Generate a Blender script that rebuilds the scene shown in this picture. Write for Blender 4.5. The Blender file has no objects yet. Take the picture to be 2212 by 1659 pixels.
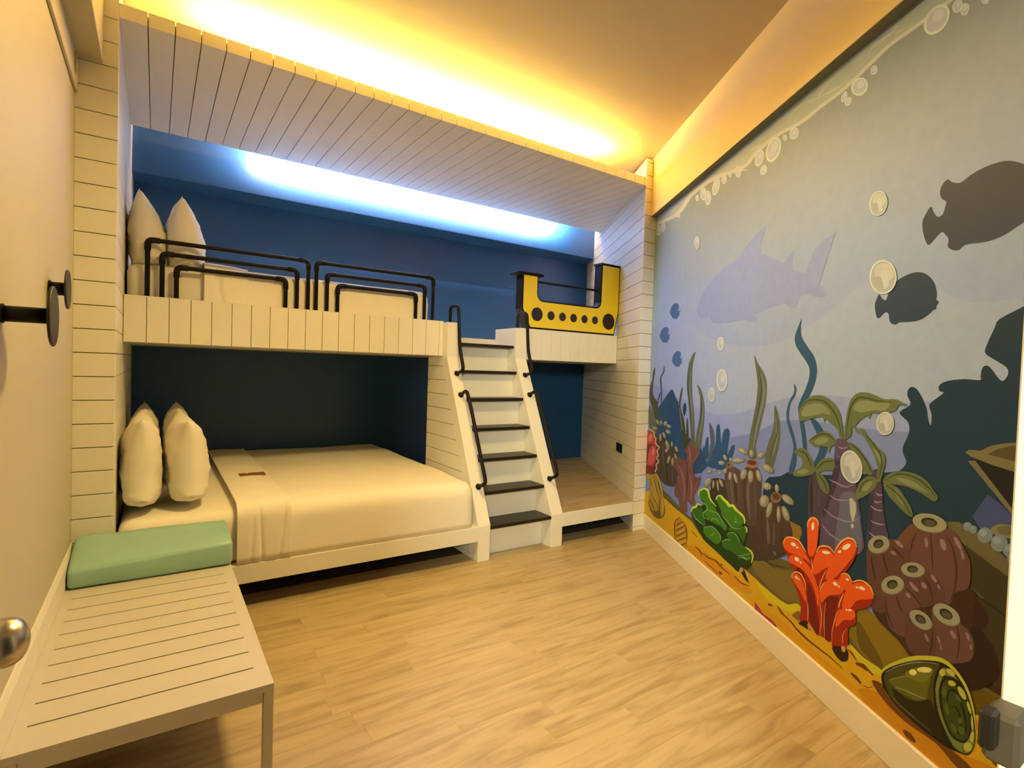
import bpy, bmesh, math, random
from mathutils import Vector, Matrix, noise
random.seed(7)
C = bpy.context.scene.collection
# ------------------------------------------------------------------ camera, world, lights, exposure
R = ((0.829724, 0.558068, -0.010883), (-0.557230, 0.829296, 0.041991), (0.032459, -0.028776, 0.999059))
cam = bpy.data.cameras.new('camera'); cam.sensor_width = 36.0; cam.lens = 36.0*1145.510/2212; cam.clip_start = .02
co = bpy.data.objects.new('camera', cam); C.objects.link(co)
co.matrix_world = Matrix(((R[0][0], R[0][2], -R[0][1], 0.32432), (R[1][0], R[1][2], -R[1][1], -3.21710), (R[2][0], R[2][2], -R[2][1], 1.38928), (0, 0, 0, 1)))
sc = bpy.context.scene; sc.camera = co
vs = sc.view_settings; vs.view_transform = 'Standard'; vs.look = 'None'; vs.gamma = 1; vs.use_curve_mapping = False
vs.exposure = 0.2
w = bpy.data.worlds.new('world'); sc.world = w; w.use_nodes = True
w.node_tree.nodes['Background'].inputs[0].default_value = (1, .9, .75, 1); w.node_tree.nodes['Background'].inputs[1].default_value = .02

def area(name, loc, rot, sx, sy, power, col, spread=180):
    l = bpy.data.lights.new(name, 'AREA'); l.shape = 'RECTANGLE'; l.size = sx; l.size_y = sy
    l.energy = power; l.color = col; l.spread = math.radians(spread)
    o = bpy.data.objects.new(name, l); C.objects.link(o); o.location = loc; o.rotation_euler = rot
    return o
PI = math.pi
# warm ceiling lamp of the room (out of view, nearer the door)
area('room_ceiling_light', (1.5, -1.25, 3.22), (0, 0, 0), .4, .4, 50, (1, .69, .225), 150)
# warm cove strip lying on top of the canopy, shining up at the ceiling
area('cove_light_warm', (1.98, .17, 3.09), (PI, 0, 0), 2.9, .05, 185, (1, .65, .12))
# cool strip behind the canopy, shining back at the blue beam and down past it
area('cove_light_cool', (2.62, 1.495, 3.085), (PI*.68, 0, 0), 3.2, .04, 350, (1, .82, .76))
# neutral corridor light coming through the doorway behind the camera
area('corridor_light', (-.62, -4.55, 2.05), (PI*.47, 0, -.72), .35, .35, 64, (1, .91, .62), 120)

# ------------------------------------------------------------------ dimensions (metres)
T = 0.57597                     # the painted wall and the right alcove wall run 30 degrees off the room's depth axis
XL, XR, W, D = .162, 3.814, 3.96, 2.049
S1, S2, S3, S4 = 2.242, 2.343, 2.903, 3.015
Y1, ZU, ZUB, ZB, ZRB, P = .645, 1.749, 1.475, .257, .150, .11349
HC = 3.259
sk = lambda x, y: x + T*y
# ------------------------------------------------------------------ materials
def lin(c): return tuple((v/255/12.92 if v/255 <= .04045 else ((v/255+.055)/1.055)**2.4) for v in c)
def mat(name, col, rough=.5, metal=0, var=.0, scale=6, bump=0, bscale=60, spec=.5, coat=0):
    m = bpy.data.materials.new(name); m.use_nodes = True; nt = m.node_tree; b = nt.nodes['Principled BSDF']
    b.inputs['Base Color'].default_value = (*col, 1); b.inputs['Roughness'].default_value = rough; b.inputs['Metallic'].default_value = metal
    b.inputs['Specular IOR Level'].default_value = spec; b.inputs['Coat Weight'].default_value = coat
    tc = nt.nodes.new('ShaderNodeTexCoord')
    if var:
        n = nt.nodes.new('ShaderNodeTexNoise'); n.inputs['Scale'].default_value = scale; n.inputs['Detail'].default_value = 4
        r = nt.nodes.new('ShaderNodeValToRGB'); r.color_ramp.elements[0].position = .3; r.color_ramp.elements[1].position = .7
        r.color_ramp.elements[0].color = (*[c*(1-var) for c in col], 1); r.color_ramp.elements[1].color = (*[min(1, c*(1+var)) for c in col], 1)
        nt.links.new(tc.outputs['Object'], n.inputs['Vector']); nt.links.new(n.outputs['Fac'], r.inputs['Fac']); nt.links.new(r.outputs['Color'], b.inputs['Base Color'])
    if bump:
        n2 = nt.nodes.new('ShaderNodeTexNoise'); n2.inputs['Scale'].default_value = bscale; n2.inputs['Detail'].default_value = 5
        bp = nt.nodes.new('ShaderNodeBump'); bp.inputs['Strength'].default_value = bump; bp.inputs['Distance'].default_value = .01
        nt.links.new(tc.outputs['Object'], n2.inputs['Vector']); nt.links.new(n2.outputs['Fac'], bp.inputs['Height']); nt.links.new(bp.outputs['Normal'], b.inputs['Normal'])
    return m
def wood(name, base, dark, light, gscale=1.0, rough=.42):
    m = bpy.data.materials.new(name); m.use_nodes = True; nt = m.node_tree; b = nt.nodes['Principled BSDF']; N = nt.nodes.new; L = nt.links.new
    tc = N('ShaderNodeTexCoord'); oi = N('ShaderNodeObjectInfo'); mp = N('ShaderNodeMapping'); mp.inputs['Scale'].default_value = (1.6*gscale, 14*gscale, 1)
    cmb = N('ShaderNodeCombineXYZ'); mul = N('ShaderNodeMath'); mul.operation = 'MULTIPLY'; mul.inputs[1].default_value = 37
    L(oi.outputs['Random'], mul.inputs[0]); L(mul.outputs[0], cmb.inputs[0]); L(mul.outputs[0], cmb.inputs[2]); L(cmb.outputs[0], mp.inputs['Location']); L(tc.outputs['Object'], mp.inputs['Vector'])
    n1 = N('ShaderNodeTexNoise'); n1.inputs['Scale'].default_value = 1.3; n1.inputs['Detail'].default_value = 7; n1.inputs['Roughness'].default_value = .6; n1.inputs['Distortion'].default_value = .8
    L(mp.outputs[0], n1.inputs['Vector'])
    r = N('ShaderNodeValToRGB'); e = r.color_ramp.elements; e[0].position = .30; e[0].color = (*dark, 1); e[1].position = .72; e[1].color = (*light, 1); k = e.new(.5); k.color = (*base, 1)
    L(n1.outputs['Fac'], r.inputs['Fac'])
    mp2 = N('ShaderNodeMapping'); mp2.inputs['Scale'].default_value = (2.0*gscale, 9*gscale, 1); L(cmb.outputs[0], mp2.inputs['Location']); L(tc.outputs['Object'], mp2.inputs['Vector'])
    v = N('ShaderNodeTexNoise'); v.inputs['Scale'].default_value = .9; v.inputs['Detail'].default_value = 2; L(mp2.outputs[0], v.inputs['Vector'])
    r2 = N('ShaderNodeValToRGB'); r2.color_ramp.elements[0].position = .60; r2.color_ramp.elements[0].color = (1, 1, 1, 1); r2.color_ramp.elements[1].position = .82; r2.color_ramp.elements[1].color = (.62, .52, .42, 1); L(v.outputs['Fac'], r2.inputs['Fac'])
    mx = N('ShaderNodeMix'); mx.data_type = 'RGBA'; mx.blend_type = 'MULTIPLY'; mx.inputs['Factor'].default_value = 1; L(r.outputs['Color'], mx.inputs['A']); L(r2.outputs['Color'], mx.inputs['B'])
    hv = N('ShaderNodeHueSaturation'); mr = N('ShaderNodeMapRange'); mr.inputs['To Min'].default_value = .97; mr.inputs['To Max'].default_value = 1.03; L(oi.outputs['Random'], mr.inputs['Value']); L(mr.outputs[0], hv.inputs['Value']); L(mx.outputs['Result'], hv.inputs['Color'])
    L(hv.outputs['Color'], b.inputs['Base Color']); b.inputs['Roughness'].default_value = rough
    bp = N('ShaderNodeBump'); bp.inputs['Strength'].default_value = .08; bp.inputs['Distance'].default_value = .004; L(n1.outputs['Fac'], bp.inputs['Height']); L(bp.outputs['Normal'], b.inputs['Normal'])
    return m
M = {
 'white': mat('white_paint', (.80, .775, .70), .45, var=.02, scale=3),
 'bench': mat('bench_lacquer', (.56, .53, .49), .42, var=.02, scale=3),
 'groove': mat('groove_paint', (.34, .29, .21), .8),
 'wall': mat('wall_paint', (.50, .465, .36), .6, var=.02, scale=2, bump=.03, bscale=90),
 'peach': mat('peach_paint', (.93, .74, .36), .6, var=.02, scale=2),
 'ceil': mat('ceiling_plaster', (.56, .475, .35), .8, var=.03, scale=2.5, bump=.25, bscale=7),
 'blue': mat('blue_paint', (.012, .066, .20), .36, spec=.5, var=.06, scale=3, bump=.05, bscale=40),
 'floor': wood('oak_laminate', (.45, .35, .195), (.325, .235, .115), (.53, .425, .255)),
 'nook': wood('oak_laminate_nook', (.50, .385, .25), (.36, .26, .155), (.58, .46, .32)),
 'black': mat('black_powder_coat', (.004, .003, .003), .5, spec=.25),
 'tread': mat('dark_tread', (.013, .009, .007), .40, var=.2, scale=18, spec=.35),
 'linen': mat('white_linen', (.84, .80, .72), .85, var=.02, scale=8, bump=.12, bscale=26, spec=.2),
 'pillow': mat('white_pillowcase', (.84, .80, .71), .85, var=.02, scale=9, bump=.16, bscale=14, spec=.2),
 'mint': mat('mint_vinyl', (.30, .52, .47), .38, var=.05, scale=5, bump=.04, bscale=12),
 'yellow': mat('yellow_lacquer', (.84, .64, .022), .4),
 'card': mat('brown_card', (.26, .11, .035), .6),
 'chrome': mat('brushed_steel', (.50, .46, .42), .28, metal=1),
 'steel': mat('dull_steel', (.085, .072, .05), .5, metal=.2),
 'dark': mat('dark_gap', (.05, .04, .03), .8),
 'bronze': mat('bronze_black', (.013, .009, .006), .45),
 'jamb': mat('door_frame_paint', (.33, .36, .35), .5),
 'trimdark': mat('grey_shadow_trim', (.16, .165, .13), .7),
}
# painted wall: one material that reads the print's colours from the mesh
def paint_mat():
    m = bpy.data.materials.new('mural_print'); m.use_nodes = True; nt = m.node_tree; b = nt.nodes['Principled BSDF']
    a = nt.nodes.new('ShaderNodeVertexColor'); a.layer_name = 'print'
    tc = nt.nodes.new('ShaderNodeTexCoord'); n = nt.nodes.new('ShaderNodeTexNoise'); n.inputs['Scale'].default_value = 22; n.inputs['Detail'].default_value = 5
    mr = nt.nodes.new('ShaderNodeMapRange'); mr.inputs['From Min'].default_value = .3; mr.inputs['From Max'].default_value = .7; mr.inputs['To Min'].default_value = .97; mr.inputs['To Max'].default_value = 1.03
    mx = nt.nodes.new('ShaderNodeMix'); mx.data_type = 'RGBA'; mx.blend_type = 'MULTIPLY'; mx.inputs['Factor'].default_value = 1
    nt.links.new(tc.outputs['Object'], n.inputs['Vector']); nt.links.new(n.outputs['Fac'], mr.inputs['Value']); nt.links.new(a.outputs['Color'], mx.inputs['A']); nt.links.new(mr.outputs[0], mx.inputs['B'])
    nt.links.new(mx.outputs['Result'], b.inputs['Base Color']); b.inputs['Roughness'].default_value = .55; b.inputs['Specular IOR Level'].default_value = .3
    return m
M['print'] = paint_mat()
# ------------------------------------------------------------------ helpers
def thing(name, label, cat, loc=(0, 0, 0), group=None):
    o = bpy.data.objects.new(name, None); C.objects.link(o); o.location = loc; o.empty_display_size = .1
    o['label'] = label; o['category'] = cat
    if group: o['group'] = group
    return o
def tag(o, label, cat, group=None):
    o['label'] = label; o['category'] = cat
    if group: o['group'] = group
    return o
def structure(o): o['kind'] = 'structure'; return o
def struct_empty(name):
    o = bpy.data.objects.new(name, None); C.objects.link(o); o['kind'] = 'structure'; o.empty_display_size = .1; return o
def link(name, me, m, parent=None, label=None):
    if m is not None and not me.materials: me.materials.append(m)
    o = bpy.data.objects.new(name, me); C.objects.link(o)
    if parent:
        o.parent = parent; o.matrix_parent_inverse = Matrix.Translation(-root_loc(parent))
    if label: o['label'] = label
    return o
def root_loc(o):          # parts are modelled in world coordinates; only a top-level empty is moved to its base
    return Vector(o.location) if o.parent is None else Vector((0, 0, 0))
def from_bm(name, bm, m, parent=None, smooth=False, label=None):
    bmesh.ops.recalc_face_normals(bm, faces=bm.faces)
    me = bpy.data.meshes.new(name); bm.to_mesh(me); bm.free()
    if smooth:
        for p in me.polygons: p.use_smooth = True
    return link(name, me, m, parent, label)
def bevel_bm(bm, bev, seg=1):
    if bev: bmesh.ops.bevel(bm, geom=list(bm.edges), offset=bev, segments=seg, affect='EDGES', profile=.5)
def prism_bm(poly, a, b, axis='z', bm=None):
    """closed polygon extruded along an axis: z -> poly in (x,y); x -> poly in (y,z); y -> poly in (x,z)"""
    bm = bm or bmesh.new()
    f = {'z': lambda p, h: (p[0], p[1], h), 'x': lambda p, h: (h, p[0], p[1]), 'y': lambda p, h: (p[0], h, p[1])}[axis]
    lo = [bm.verts.new(f(p, a)) for p in poly]; hi = [bm.verts.new(f(p, b)) for p in poly]
    n = len(poly); bm.faces.new(lo[::-1]); bm.faces.new(hi)
    for i in range(n): bm.faces.new((lo[i], lo[(i+1) % n], hi[(i+1) % n], hi[i]))
    return bm
def prism(name, poly, a, b, axis, m, parent=None, bev=0, label=None, seg=1):
    bm = prism_bm(poly, a, b, axis); bmesh.ops.recalc_face_normals(bm, faces=bm.faces); bevel_bm(bm, bev, seg)
    return from_bm(name, bm, m, parent, False, label)
def box(name, x0, x1, y0, y1, z0, z1, m, parent=None, bev=0, label=None, seg=1):
    return prism(name, [(x0, y0), (x1, y0), (x1, y1), (x0, y1)], z0, z1, 'z', m, parent, bev, label, seg)
def skew_box(name, x0, x1, y0, y1, z0, z1, m, parent=None, bev=0, label=None):
    """right end follows the 30 degree wall"""
    return prism(name, [(x0, y0), (sk(x1, y0), y0), (sk(x1, y1), y1), (x0, y1)], z0, z1, 'z', m, parent, bev, label)
def smooth_path(pts, rad=.03, n=5):
    """polyline with rounded corners"""
    P_ = [Vector(p) for p in pts]; out = [P_[0]]
    for i in range(1, len(P_)-1):
        a, b, c = P_[i-1], P_[i], P_[i+1]; r = min(rad, (a-b).length*.49, (c-b).length*.49)
        p0 = b+(a-b).normalized()*r; p1 = b+(c-b).normalized()*r
        for k in range(n+1):
            u = k/n; out.append(p0*(1-u)**2+b*2*u*(1-u)+p1*u*u)
    out.append(P_[-1]); return out
def tube_bm(path, r, seg=10, bm=None, caps=True):
    bm = bm or bmesh.new(); P_ = [Vector(p) for p in path]; rings = []; t0 = (P_[1]-P_[0]).normalized()
    u = t0.orthogonal().normalized()
    for i, p in enumerate(P_):
        t = (P_[min(i+1, len(P_)-1)]-P_[max(i-1, 0)]).normalized(); u = (u-t*u.dot(t)).normalized(); v = t.cross(u)
        rr = r[i] if isinstance(r, (list, tuple)) else r
        rings.append([bm.verts.new(p+(u*math.cos(2*PI*k/seg)+v*math.sin(2*PI*k/seg))*rr) for k in range(seg)])
    for a, b in zip(rings, rings[1:]):
        for k in range(seg): bm.faces.new((a[k], a[(k+1) % seg], b[(k+1) % seg], b[k]))
    if caps: bm.faces.new(rings[0][::-1]); bm.faces.new(rings[-1])
    return bm
def lathe_bm(prof, origin, axis, seg=24, bm=None):
    """profile of (radius, distance along axis)"""
    bm = bm or bmesh.new(); ax = Vector(axis).normalized(); u = ax.orthogonal().normalized(); v = ax.cross(u); o = Vector(origin); rings = []
    for r, h in prof:
        if r < 1e-5: rings.append([bm.verts.new(o+ax*h)])
        else: rings.append([bm.verts.new(o+ax*h+(u*math.cos(2*PI*k/seg)+v*math.sin(2*PI*k/seg))*r) for k in range(seg)])
    for a, b in zip(rings, rings[1:]):
        for k in range(seg):
            q = [a[k % len(a)], a[(k+1) % len(a)], b[(k+1) % len(b)], b[k % len(b)]]; q2 = []
            for z in q:
                if z not in q2: q2.append(z)
            if len(q2) > 2: bm.faces.new(q2)
    return bm
def soft_box(name, x0, x1, y0, y1, z0, z1, r, m, parent=None, res=.06, amp=.004, fscale=3.0, crown=0, label=None, seed=0, seg=4):
    """upholstered block: rounded box, subdivided and gently creased"""
    bm = prism_bm([(x0, y0), (x1, y0), (x1, y1), (x0, y1)], z0, z1)
    bmesh.ops.recalc_face_normals(bm, faces=bm.faces)
    for _ in range(1):
        for ax, (lo, hi) in enumerate(((x0, x1), (y0, y1), (z0, z1))):
            n = max(2, int((hi-lo)/res))
            for k in range(1, n):
                no = [0, 0, 0]; no[ax] = 1; p = [0, 0, 0]; p[ax] = lo+(hi-lo)*k/n
                bmesh.ops.bisect_plane(bm, geom=bm.verts[:]+bm.edges[:]+bm.faces[:], plane_co=p, plane_no=no)
    cx, cy, cz = (x0+x1)/2, (y0+y1)/2, (z0+z1)/2; hx, hy, hz = (x1-x0)/2, (y1-y0)/2, (z1-z0)/2
    # finer rows near the borders for the rounding
    for ax, (lo, hi) in enumerate(((x0, x1), (y0, y1), (z0, z1))):
        for d in (.08, .25, .5, .8):
            for q in (lo+r*d, hi-r*d):
                no = [0, 0, 0]; no[ax] = 1; p = [0, 0, 0]; p[ax] = q
                bmesh.ops.bisect_plane(bm, geom=bm.verts[:]+bm.edges[:]+bm.faces[:], plane_co=p, plane_no=no)
    for v in bm.verts:
        d = Vector((v.co.x-cx, v.co.y-cy, v.co.z-cz)); c = Vector((max(-hx+r, min(hx-r, d.x)), max(-hy+r, min(hy-r, d.y)), max(-hz+r, min(hz-r, d.z))))
        e = d-c
        if e.length > 1e-6: e = e.normalized()*r
        n = noise.noise((v.co*fscale)+Vector((seed, seed*2, 0))); n2 = noise.noise((v.co*fscale*3.1)+Vector((seed, 3, seed)))
        dirn = e.normalized() if e.length > 1e-6 else Vector((0, 0, 1))
        q = c+e+dirn*(amp*n+amp*.5*n2)
        if crown and v.co.z > cz: q.z += crown*(1-(d.x/hx)**2)*(1-(d.y/hy)**2)
        v.co = Vector((cx, cy, cz))+q
    return from_bm(name, bm, m, parent, True, label)
# ================================================================== the room
fl = structure(box('floor', -.2, 5.4, -4.7, D+.1, -.06, -.012, M['dark']))
rows = [(-.1215-.1133*k) for k in range(-2, 27)]
bm_cache = {}
def plank_mesh(lenx, wid, th, bev, m, key):
    k = (key, round(lenx, 3), round(wid, 3))
    if k not in bm_cache:
        bm = prism_bm([(0, 0), (lenx, 0), (lenx, wid), (0, wid)], -th, 0); bmesh.ops.recalc_face_normals(bm, faces=bm.faces); bevel_bm(bm, bev*.5)
        me = bpy.data.meshes.new(key); bm.to_mesh(me); bm.free(); me.materials.append(m); bm_cache[k] = me
    return bm_cache[k]
def lay(parent, name, m, x_lo, x_hi, y0, wid, ztop, ends, gap=.0004):
    xs = [x_lo]+[e for e in ends if x_lo+.05 < e < x_hi-.05]+[x_hi]
    for a, b in zip(xs, xs[1:]):
        me = plank_mesh(b-a-gap, wid-gap, .012, .0007, m, name); o = bpy.data.objects.new(name, me); C.objects.link(o)
        o.parent = parent; o.location = (a, y0, ztop)
known = {9: .92, 1: 1.492, 14: 2.512}
for i, y in enumerate(rows):
    if y < -3.05: continue
    off = known.get(i-2, None)
    if off is None: off = random.uniform(0, .92)
    ends = [off+.92*k-1.84 for k in range(8)]
    xh = min(W+T*max(y, 0)+.0, W+T*(y+.1133)+.02)
    if y >= -.01: lay(fl, 'floor_plank', M['floor'], 0, W-.0, y, .1133, 0, ends)
    else: lay(fl, 'floor_plank', M['floor'], 0, max(1.2, xh), y, .1133, 0, ends)
ce = structure(prism('ceiling', [(-.2, -3.2), (5.4, -3.2), (5.4, D+.1), (-.2, D+.1)], HC, HC+.08, 'z', M['ceil']))
wl = structure(box('wall_left', -.1, 0, -3.2, D+.1, 0, HC, M['wall']))
structure(box('wall_left_bulkhead', .0005, .103, -3.04, -.0005, 2.766, HC-.0005, M['wall'], None, .002))
wb = structure(prism('wall_back', [(0, D), (sk(W, D)+.1, D), (sk(W, D)+.1, D+.1), (0, D+.1)], 0, HC, 'z', M['blue']))
prism('beam', [(XL+.001, 1.717), (sk(XR, 1.717)-.001, 1.717), (sk(XR, D)-.001, D), (XL+.001, D)], 2.776, HC-.001, 'z', M['blue'], wb, .003)
# painted wall: runs obliquely from the alcove column to the door wall
nx, ny = -1/math.hypot(1, T), T/math.hypot(1, T)       # into the room
ux, uy = -T/math.hypot(1, T), -1/math.hypot(1, T)      # along the wall, towards the camera
ULEN = 3.05*math.hypot(1, T)
def wp(u, z, off=0): return (W+ux*u+nx*off, uy*u+ny*off, z)
def wall_prism(name, u0, u1, o0, o1, z0, z1, m, parent=None, bev=0):
    p = [wp(u0, 0, o0)[:2], wp(u1, 0, o0)[:2], wp(u1, 0, o1)[:2], wp(u0, 0, o1)[:2]]
    return prism(name, p, z0, z1, 'z', m, parent, bev)
wr = structure(wall_prism('wall_right', -2.5, ULEN, -.1, -.001, 0, HC, M['wall']))
wall_prism('beam', 0, ULEN-.05, 0, .054, 2.757, HC-.001, M['peach'], wr, .002)
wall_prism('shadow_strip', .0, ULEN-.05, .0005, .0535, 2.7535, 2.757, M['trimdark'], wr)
structure(wall_prism('baseboard_right', 0.0, ULEN-.06, .0012, .0175, 0.0005, .139, M['white'], None, .002))
# door wall around the camera's doorway
wf = structure(box('wall_front', 1.30, 2.35, -3.16, -3.04, 0, HC, M['wall']))
box('wall_panel', -.0, .08, -3.16, -3.04, 0, HC, M['wall'], wf); box('wall_panel', .08, 1.30, -3.16, -3.04, 2.10, HC, M['wall'], wf)
d1 = struct_empty('door_1')
box('door_jamb', 1.168, 1.299, -3.165, -3.035, 0, 2.10, M['jamb'], d1, .004)
box('door_stop', 1.160, 1.1675, -3.060, -3.034, 0, 2.07, M['white'], d1, .002)
box('door_jamb', .081, .16, -3.165, -3.035, 0, 2.10, M['jamb'], d1, .004)
box('lock_keeper', 1.112, 1.1595, -3.062, -3.030, .962, 1.020, M['steel'], d1, .005)
box('keeper_lip', 1.088, 1.1115, -3.046, -3.032, .985, 1.028, M['bronze'], d1, .003)
leaf = prism('door_leaf', [(.165, -3.02), (.205, -3.02), (.075, -2.085), (.035, -2.09)], .01, 2.07, 'z', M['jamb'], d1)
kn = from_bm('door_knob', lathe_bm([(.0, -.062), (.028, -.062), (.030, -.056), (.012, -.050), (.012, -.034), (.020, -.031), (.029, -.023), (.035, -.012), (.037, 0), (.035, .012), (.029, .021), (.020, .027), (.010, .030), (0, .031)], (.136, -2.125, .944), (1, .12, 0), 28), M['chrome'], d1, True)
# skirting board of the left wall behind the bench, in two lengths
bb = struct_empty('baseboard_left')
for y0, y1 in ((-3.0, -.931), (-.929, -.001)):
    prism('skirting_board', [(.0005, 0), (.012, 0), (.012, .470), (.004, .4965), (.0005, .4965)], y0, y1, 'y', M['white'], bb)
# recessed panel high on the left wall
wpn = thing('wall_panel', 'framed rectangular panel high on the left wall below the bulkhead', 'panel', (0, -.7, 2.68))
prism('frame_rail', [(0.0005, 2.597), (.012, 2.597), (.012, 2.65), (.0005, 2.65)], -1.5, -.052, 'y', M['wall'], wpn, .002)
prism('frame_stile', [(0.0005, 2.597), (.012, 2.597), (.012, 2.765), (.0005, 2.765)], -.051, -.008, 'y', M['wall'], wpn, .002)
prism('panel_board', [(0.0005, 2.6505), (.005, 2.6505), (.005, 2.765), (.0005, 2.765)], -1.5, -.058, 'y', M['wall'], wpn)
# ================================================================== alcove walls of painted planks
G = .0042
def courses(z_first, top):
    zs = [0.0]; z = z_first
    while z < top-.02: zs.append(z); z += P
    return zs+[top]
al = struct_empty('wall_alcove_left')
prism('backing', [(.0005, .013), (XL-.013, .013), (XL-.013, D-.001), (.0005, D-.001)], 0, 3.24, 'z', M['groove'], al)
zs = courses(.03798, 3.24)
for a, b in zip(zs, zs[1:]):
    prism('plank', [(.0, 0), (XL, 0), (XL, D-.001), (XL-.012, D-.001), (XL-.012, .012), (.0, .012)], a+(G/2 if a else 0), b-G/2, 'z', M['white'], al, .0012)
ar = struct_empty('wall_alcove_right')
prism('backing', [(XR+.016, .013), (sk(W, .013)-.016, .013), (sk(W, D)-.016, D-.001), (sk(XR, D)+.016, D-.001)], 0, 3.24, 'z', M['groove'], ar)
zs = courses(.03233, 3.24)
for a, b in zip(zs, zs[1:]):
    prism('plank', [(XR, 0), (W-.001, 0), (sk(W-.001, .012), .012), (sk(XR+.0145, .012), .012), (sk(XR+.0145, D), D-.001), (sk(XR, D), D-.001)], a+(G/2 if a else 0), b-G/2, 'z', M['white'], ar, .0012)
# ================================================================== plank canopy with the light cove above
cn = thing('canopy', 'white plank canopy over the upper bunk with a glowing cove above', 'canopy', (2.0, 0, 3.004))
Y2, ZC0, ZC1 = 1.476, 3.004, 3.028
zc = lambda y: ZC0+(ZC1-ZC0)*y/Y2
prism('backing', [(XL+.001, .0135), (sk(XR, .0135)-.001, .0135), (sk(XR, Y2)-.001, Y2-.002), (XL+.001, Y2-.002)], 3.0415, 3.055, 'z', M['groove'], cn)
k = 0
while True:
    x0 = XL+P*k+(G/2 if k else 0); x1 = XL+P*(k+1)-G/2
    if x0 > sk(XR, Y2)-.02: break
    if x1 <= XR:
        prism('plank', [(0, ZC0), (Y2, ZC1), (Y2, ZC1+.012), (.012, ZC0+.0122), (.012, 3.072), (0, 3.072)], x0, x1, 'x', M['white'], cn, .0012)
    else:
        if x0 < XR: pl = [(x0, 0), (XR-.002, 0), (x1, (x1-XR)/T+.004), (x1, Y2), (x0, Y2)]
        else:
            ya, yb = (x0-XR)/T+.004, (x1-XR)/T+.004
            pl = [(x0, ya), (x1, min(yb, Y2)), (x1, Y2), (x0, Y2)] if yb < Y2 else [(x0, ya), (sk(XR, Y2)-.003, Y2), (x0, Y2)]
        bm = bmesh.new(); lo = [bm.verts.new((x, y, zc(y))) for x, y in pl]; hi = [bm.verts.new((x, y, zc(y)+.012)) for x, y in pl]; n = len(pl)
        bm.faces.new(lo[::-1]); bm.faces.new(hi)
        for i in range(n): bm.faces.new((lo[i], lo[(i+1) % n], hi[(i+1) % n], hi[i]))
        from_bm('plank', bm, M['white'], cn)
        if x0 < XR: box('fascia_end', x0, XR-.001, .0005, .012, ZC0+.0125, 3.072, M['white'], cn)
    k += 1
# ================================================================== upper bunk
ub = thing('upper_bunk', 'white upper bunk platform with plank front and black tube guard rails', 'bunk bed', (1.2, Y1, ZUB))
box('deck', XL+.001, S1-.001, Y1+.03, D-.001, ZUB+.002, 1.649, M['white'], ub)
box('deck', S1, S4, .918, D-.001, ZUB+.002, 1.649, M['white'], ub)
skew_box('deck', S4+.001, XR-.004, Y1+.03, D-.001, ZUB+.002, 1.649, M['white'], ub)
box('backing', XL+.001, S1-.001, Y1+.0125, Y1+.0295, ZUB+.002, ZU-.002, M['groove'], ub); skew_box('backing', S4+.001, XR-.006, Y1+.0125, Y1+.0295, ZUB+.002, ZU-.002, M['groove'], ub)
edges = [XL+.001]+[XL+P*q for q in range(1, 19)]+[S1-.0005]
for a, b in zip(edges, edges[1:]):
    box('plank', a+G/2, b-G/2+.001, Y1, Y1+.012, ZUB, ZU, M['white'], ub, .0012)
box('top_cap', XL+.001, S1-.001, Y1+.001, Y1+.05, ZU+.0002, ZU+.004, M['white'], ub); skew_box('top_cap', S4+.001, XR-.004, Y1+.001, Y1+.05, ZU+.0002, ZU+.004, M['white'], ub)
edges = [S4+.001]+[3.12+.1128*q for q in range(0, 10)]+[sk(XR, Y1)-.002]
for a, b in zip(edges, edges[1:]):
    box('plank', a+G/2*.6, b-G/2*.6, Y1, Y1+.012, ZUB, ZU, M['white'], ub, .0009)
def guard(x0, x1, zt, step, dz, label):
    g = bpy.data.objects.new('guard_rail', None); C.objects.link(g); g.parent = ub; g.matrix_parent_inverse = Matrix.Translation(-Vector(ub.location)); g['label'] = label
    for q in range(3):
        a, b, z = x0+step*q, x1-step*q*.98, zt-dz*q; r = .0138; yy = Y1+.04
        pth = smooth_path([(a, yy, ZU+.005), (a, yy, z), (b, yy, z), (b, yy, ZU+.005)], .045, 5)
        bm = tube_bm(pth, r, 10)
        for sx, s in ((a, 1), (b, -1)):          # fatter elbow fittings
            tube_bm(smooth_path([(sx, yy, z-.062), (sx, yy, z), (sx+s*.062, yy, z)], .045, 5), r*1.28, 10, bm)
        from_bm('rail_tube', bm, M['black'], g, True)
guard(.277, 1.204, 2.095, .0745, .0735, 'left set of three nested black tube rails'); guard(1.259, 2.162, 2.093, .075, .0725, 'right set of three nested black tube rails')
# ================================================================== staircase
stc = thing('staircase', 'steep white staircase with seven dark treads up to the top bunk', 'staircase', (2.63, .45, 0))
ytop, zk = .57, ZUB
prof = [(0, 0), (0, ZB), (ytop, zk), (ytop, ZU-.006), (.915, ZU-.006), (.915, 1.46), (.66, 1.46), (.105, ZB-.02), (.105, 0)]
for a, b in ((S1, S2), (S3, S4)): prism('stringer', prof, a, b, 'x', M['white'], stc, .0025)
treads = [(-.000, .248), (.105, .474), (.215, .700), (.325, .920), (.433, 1.145), (.545, 1.365), (.600, 1.588)]
risers = [.125, .21, .30, .405, .508, .605, .70]
for i, (y, z) in enumerate(treads):
    yb = risers[i+1] if i < 6 else .915
    box('tread', S2+.001, S3-.001, y, yb-.001 if i < 6 else .914, z-.024, z, M['tread'], stc, .0025)
for i, y in enumerate(risers):
    z0 = 0 if i == 0 else treads[i-1][1]+.0005
    box('riser', S2+.001, S3-.001, y, y+.016, z0, treads[i][1]-.0245, M['white'], stc)
box('riser', S2+.001, S3-.001, .9165, .9175, 1.5885, 1.649, M['white'], stc)
prism('cheek_backing', [(.106, .005), (.66, 1.44), (.914, 1.44), (.914, .005)], S1+.014, S1+.03, 'x', M['groove'], stc)
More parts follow.
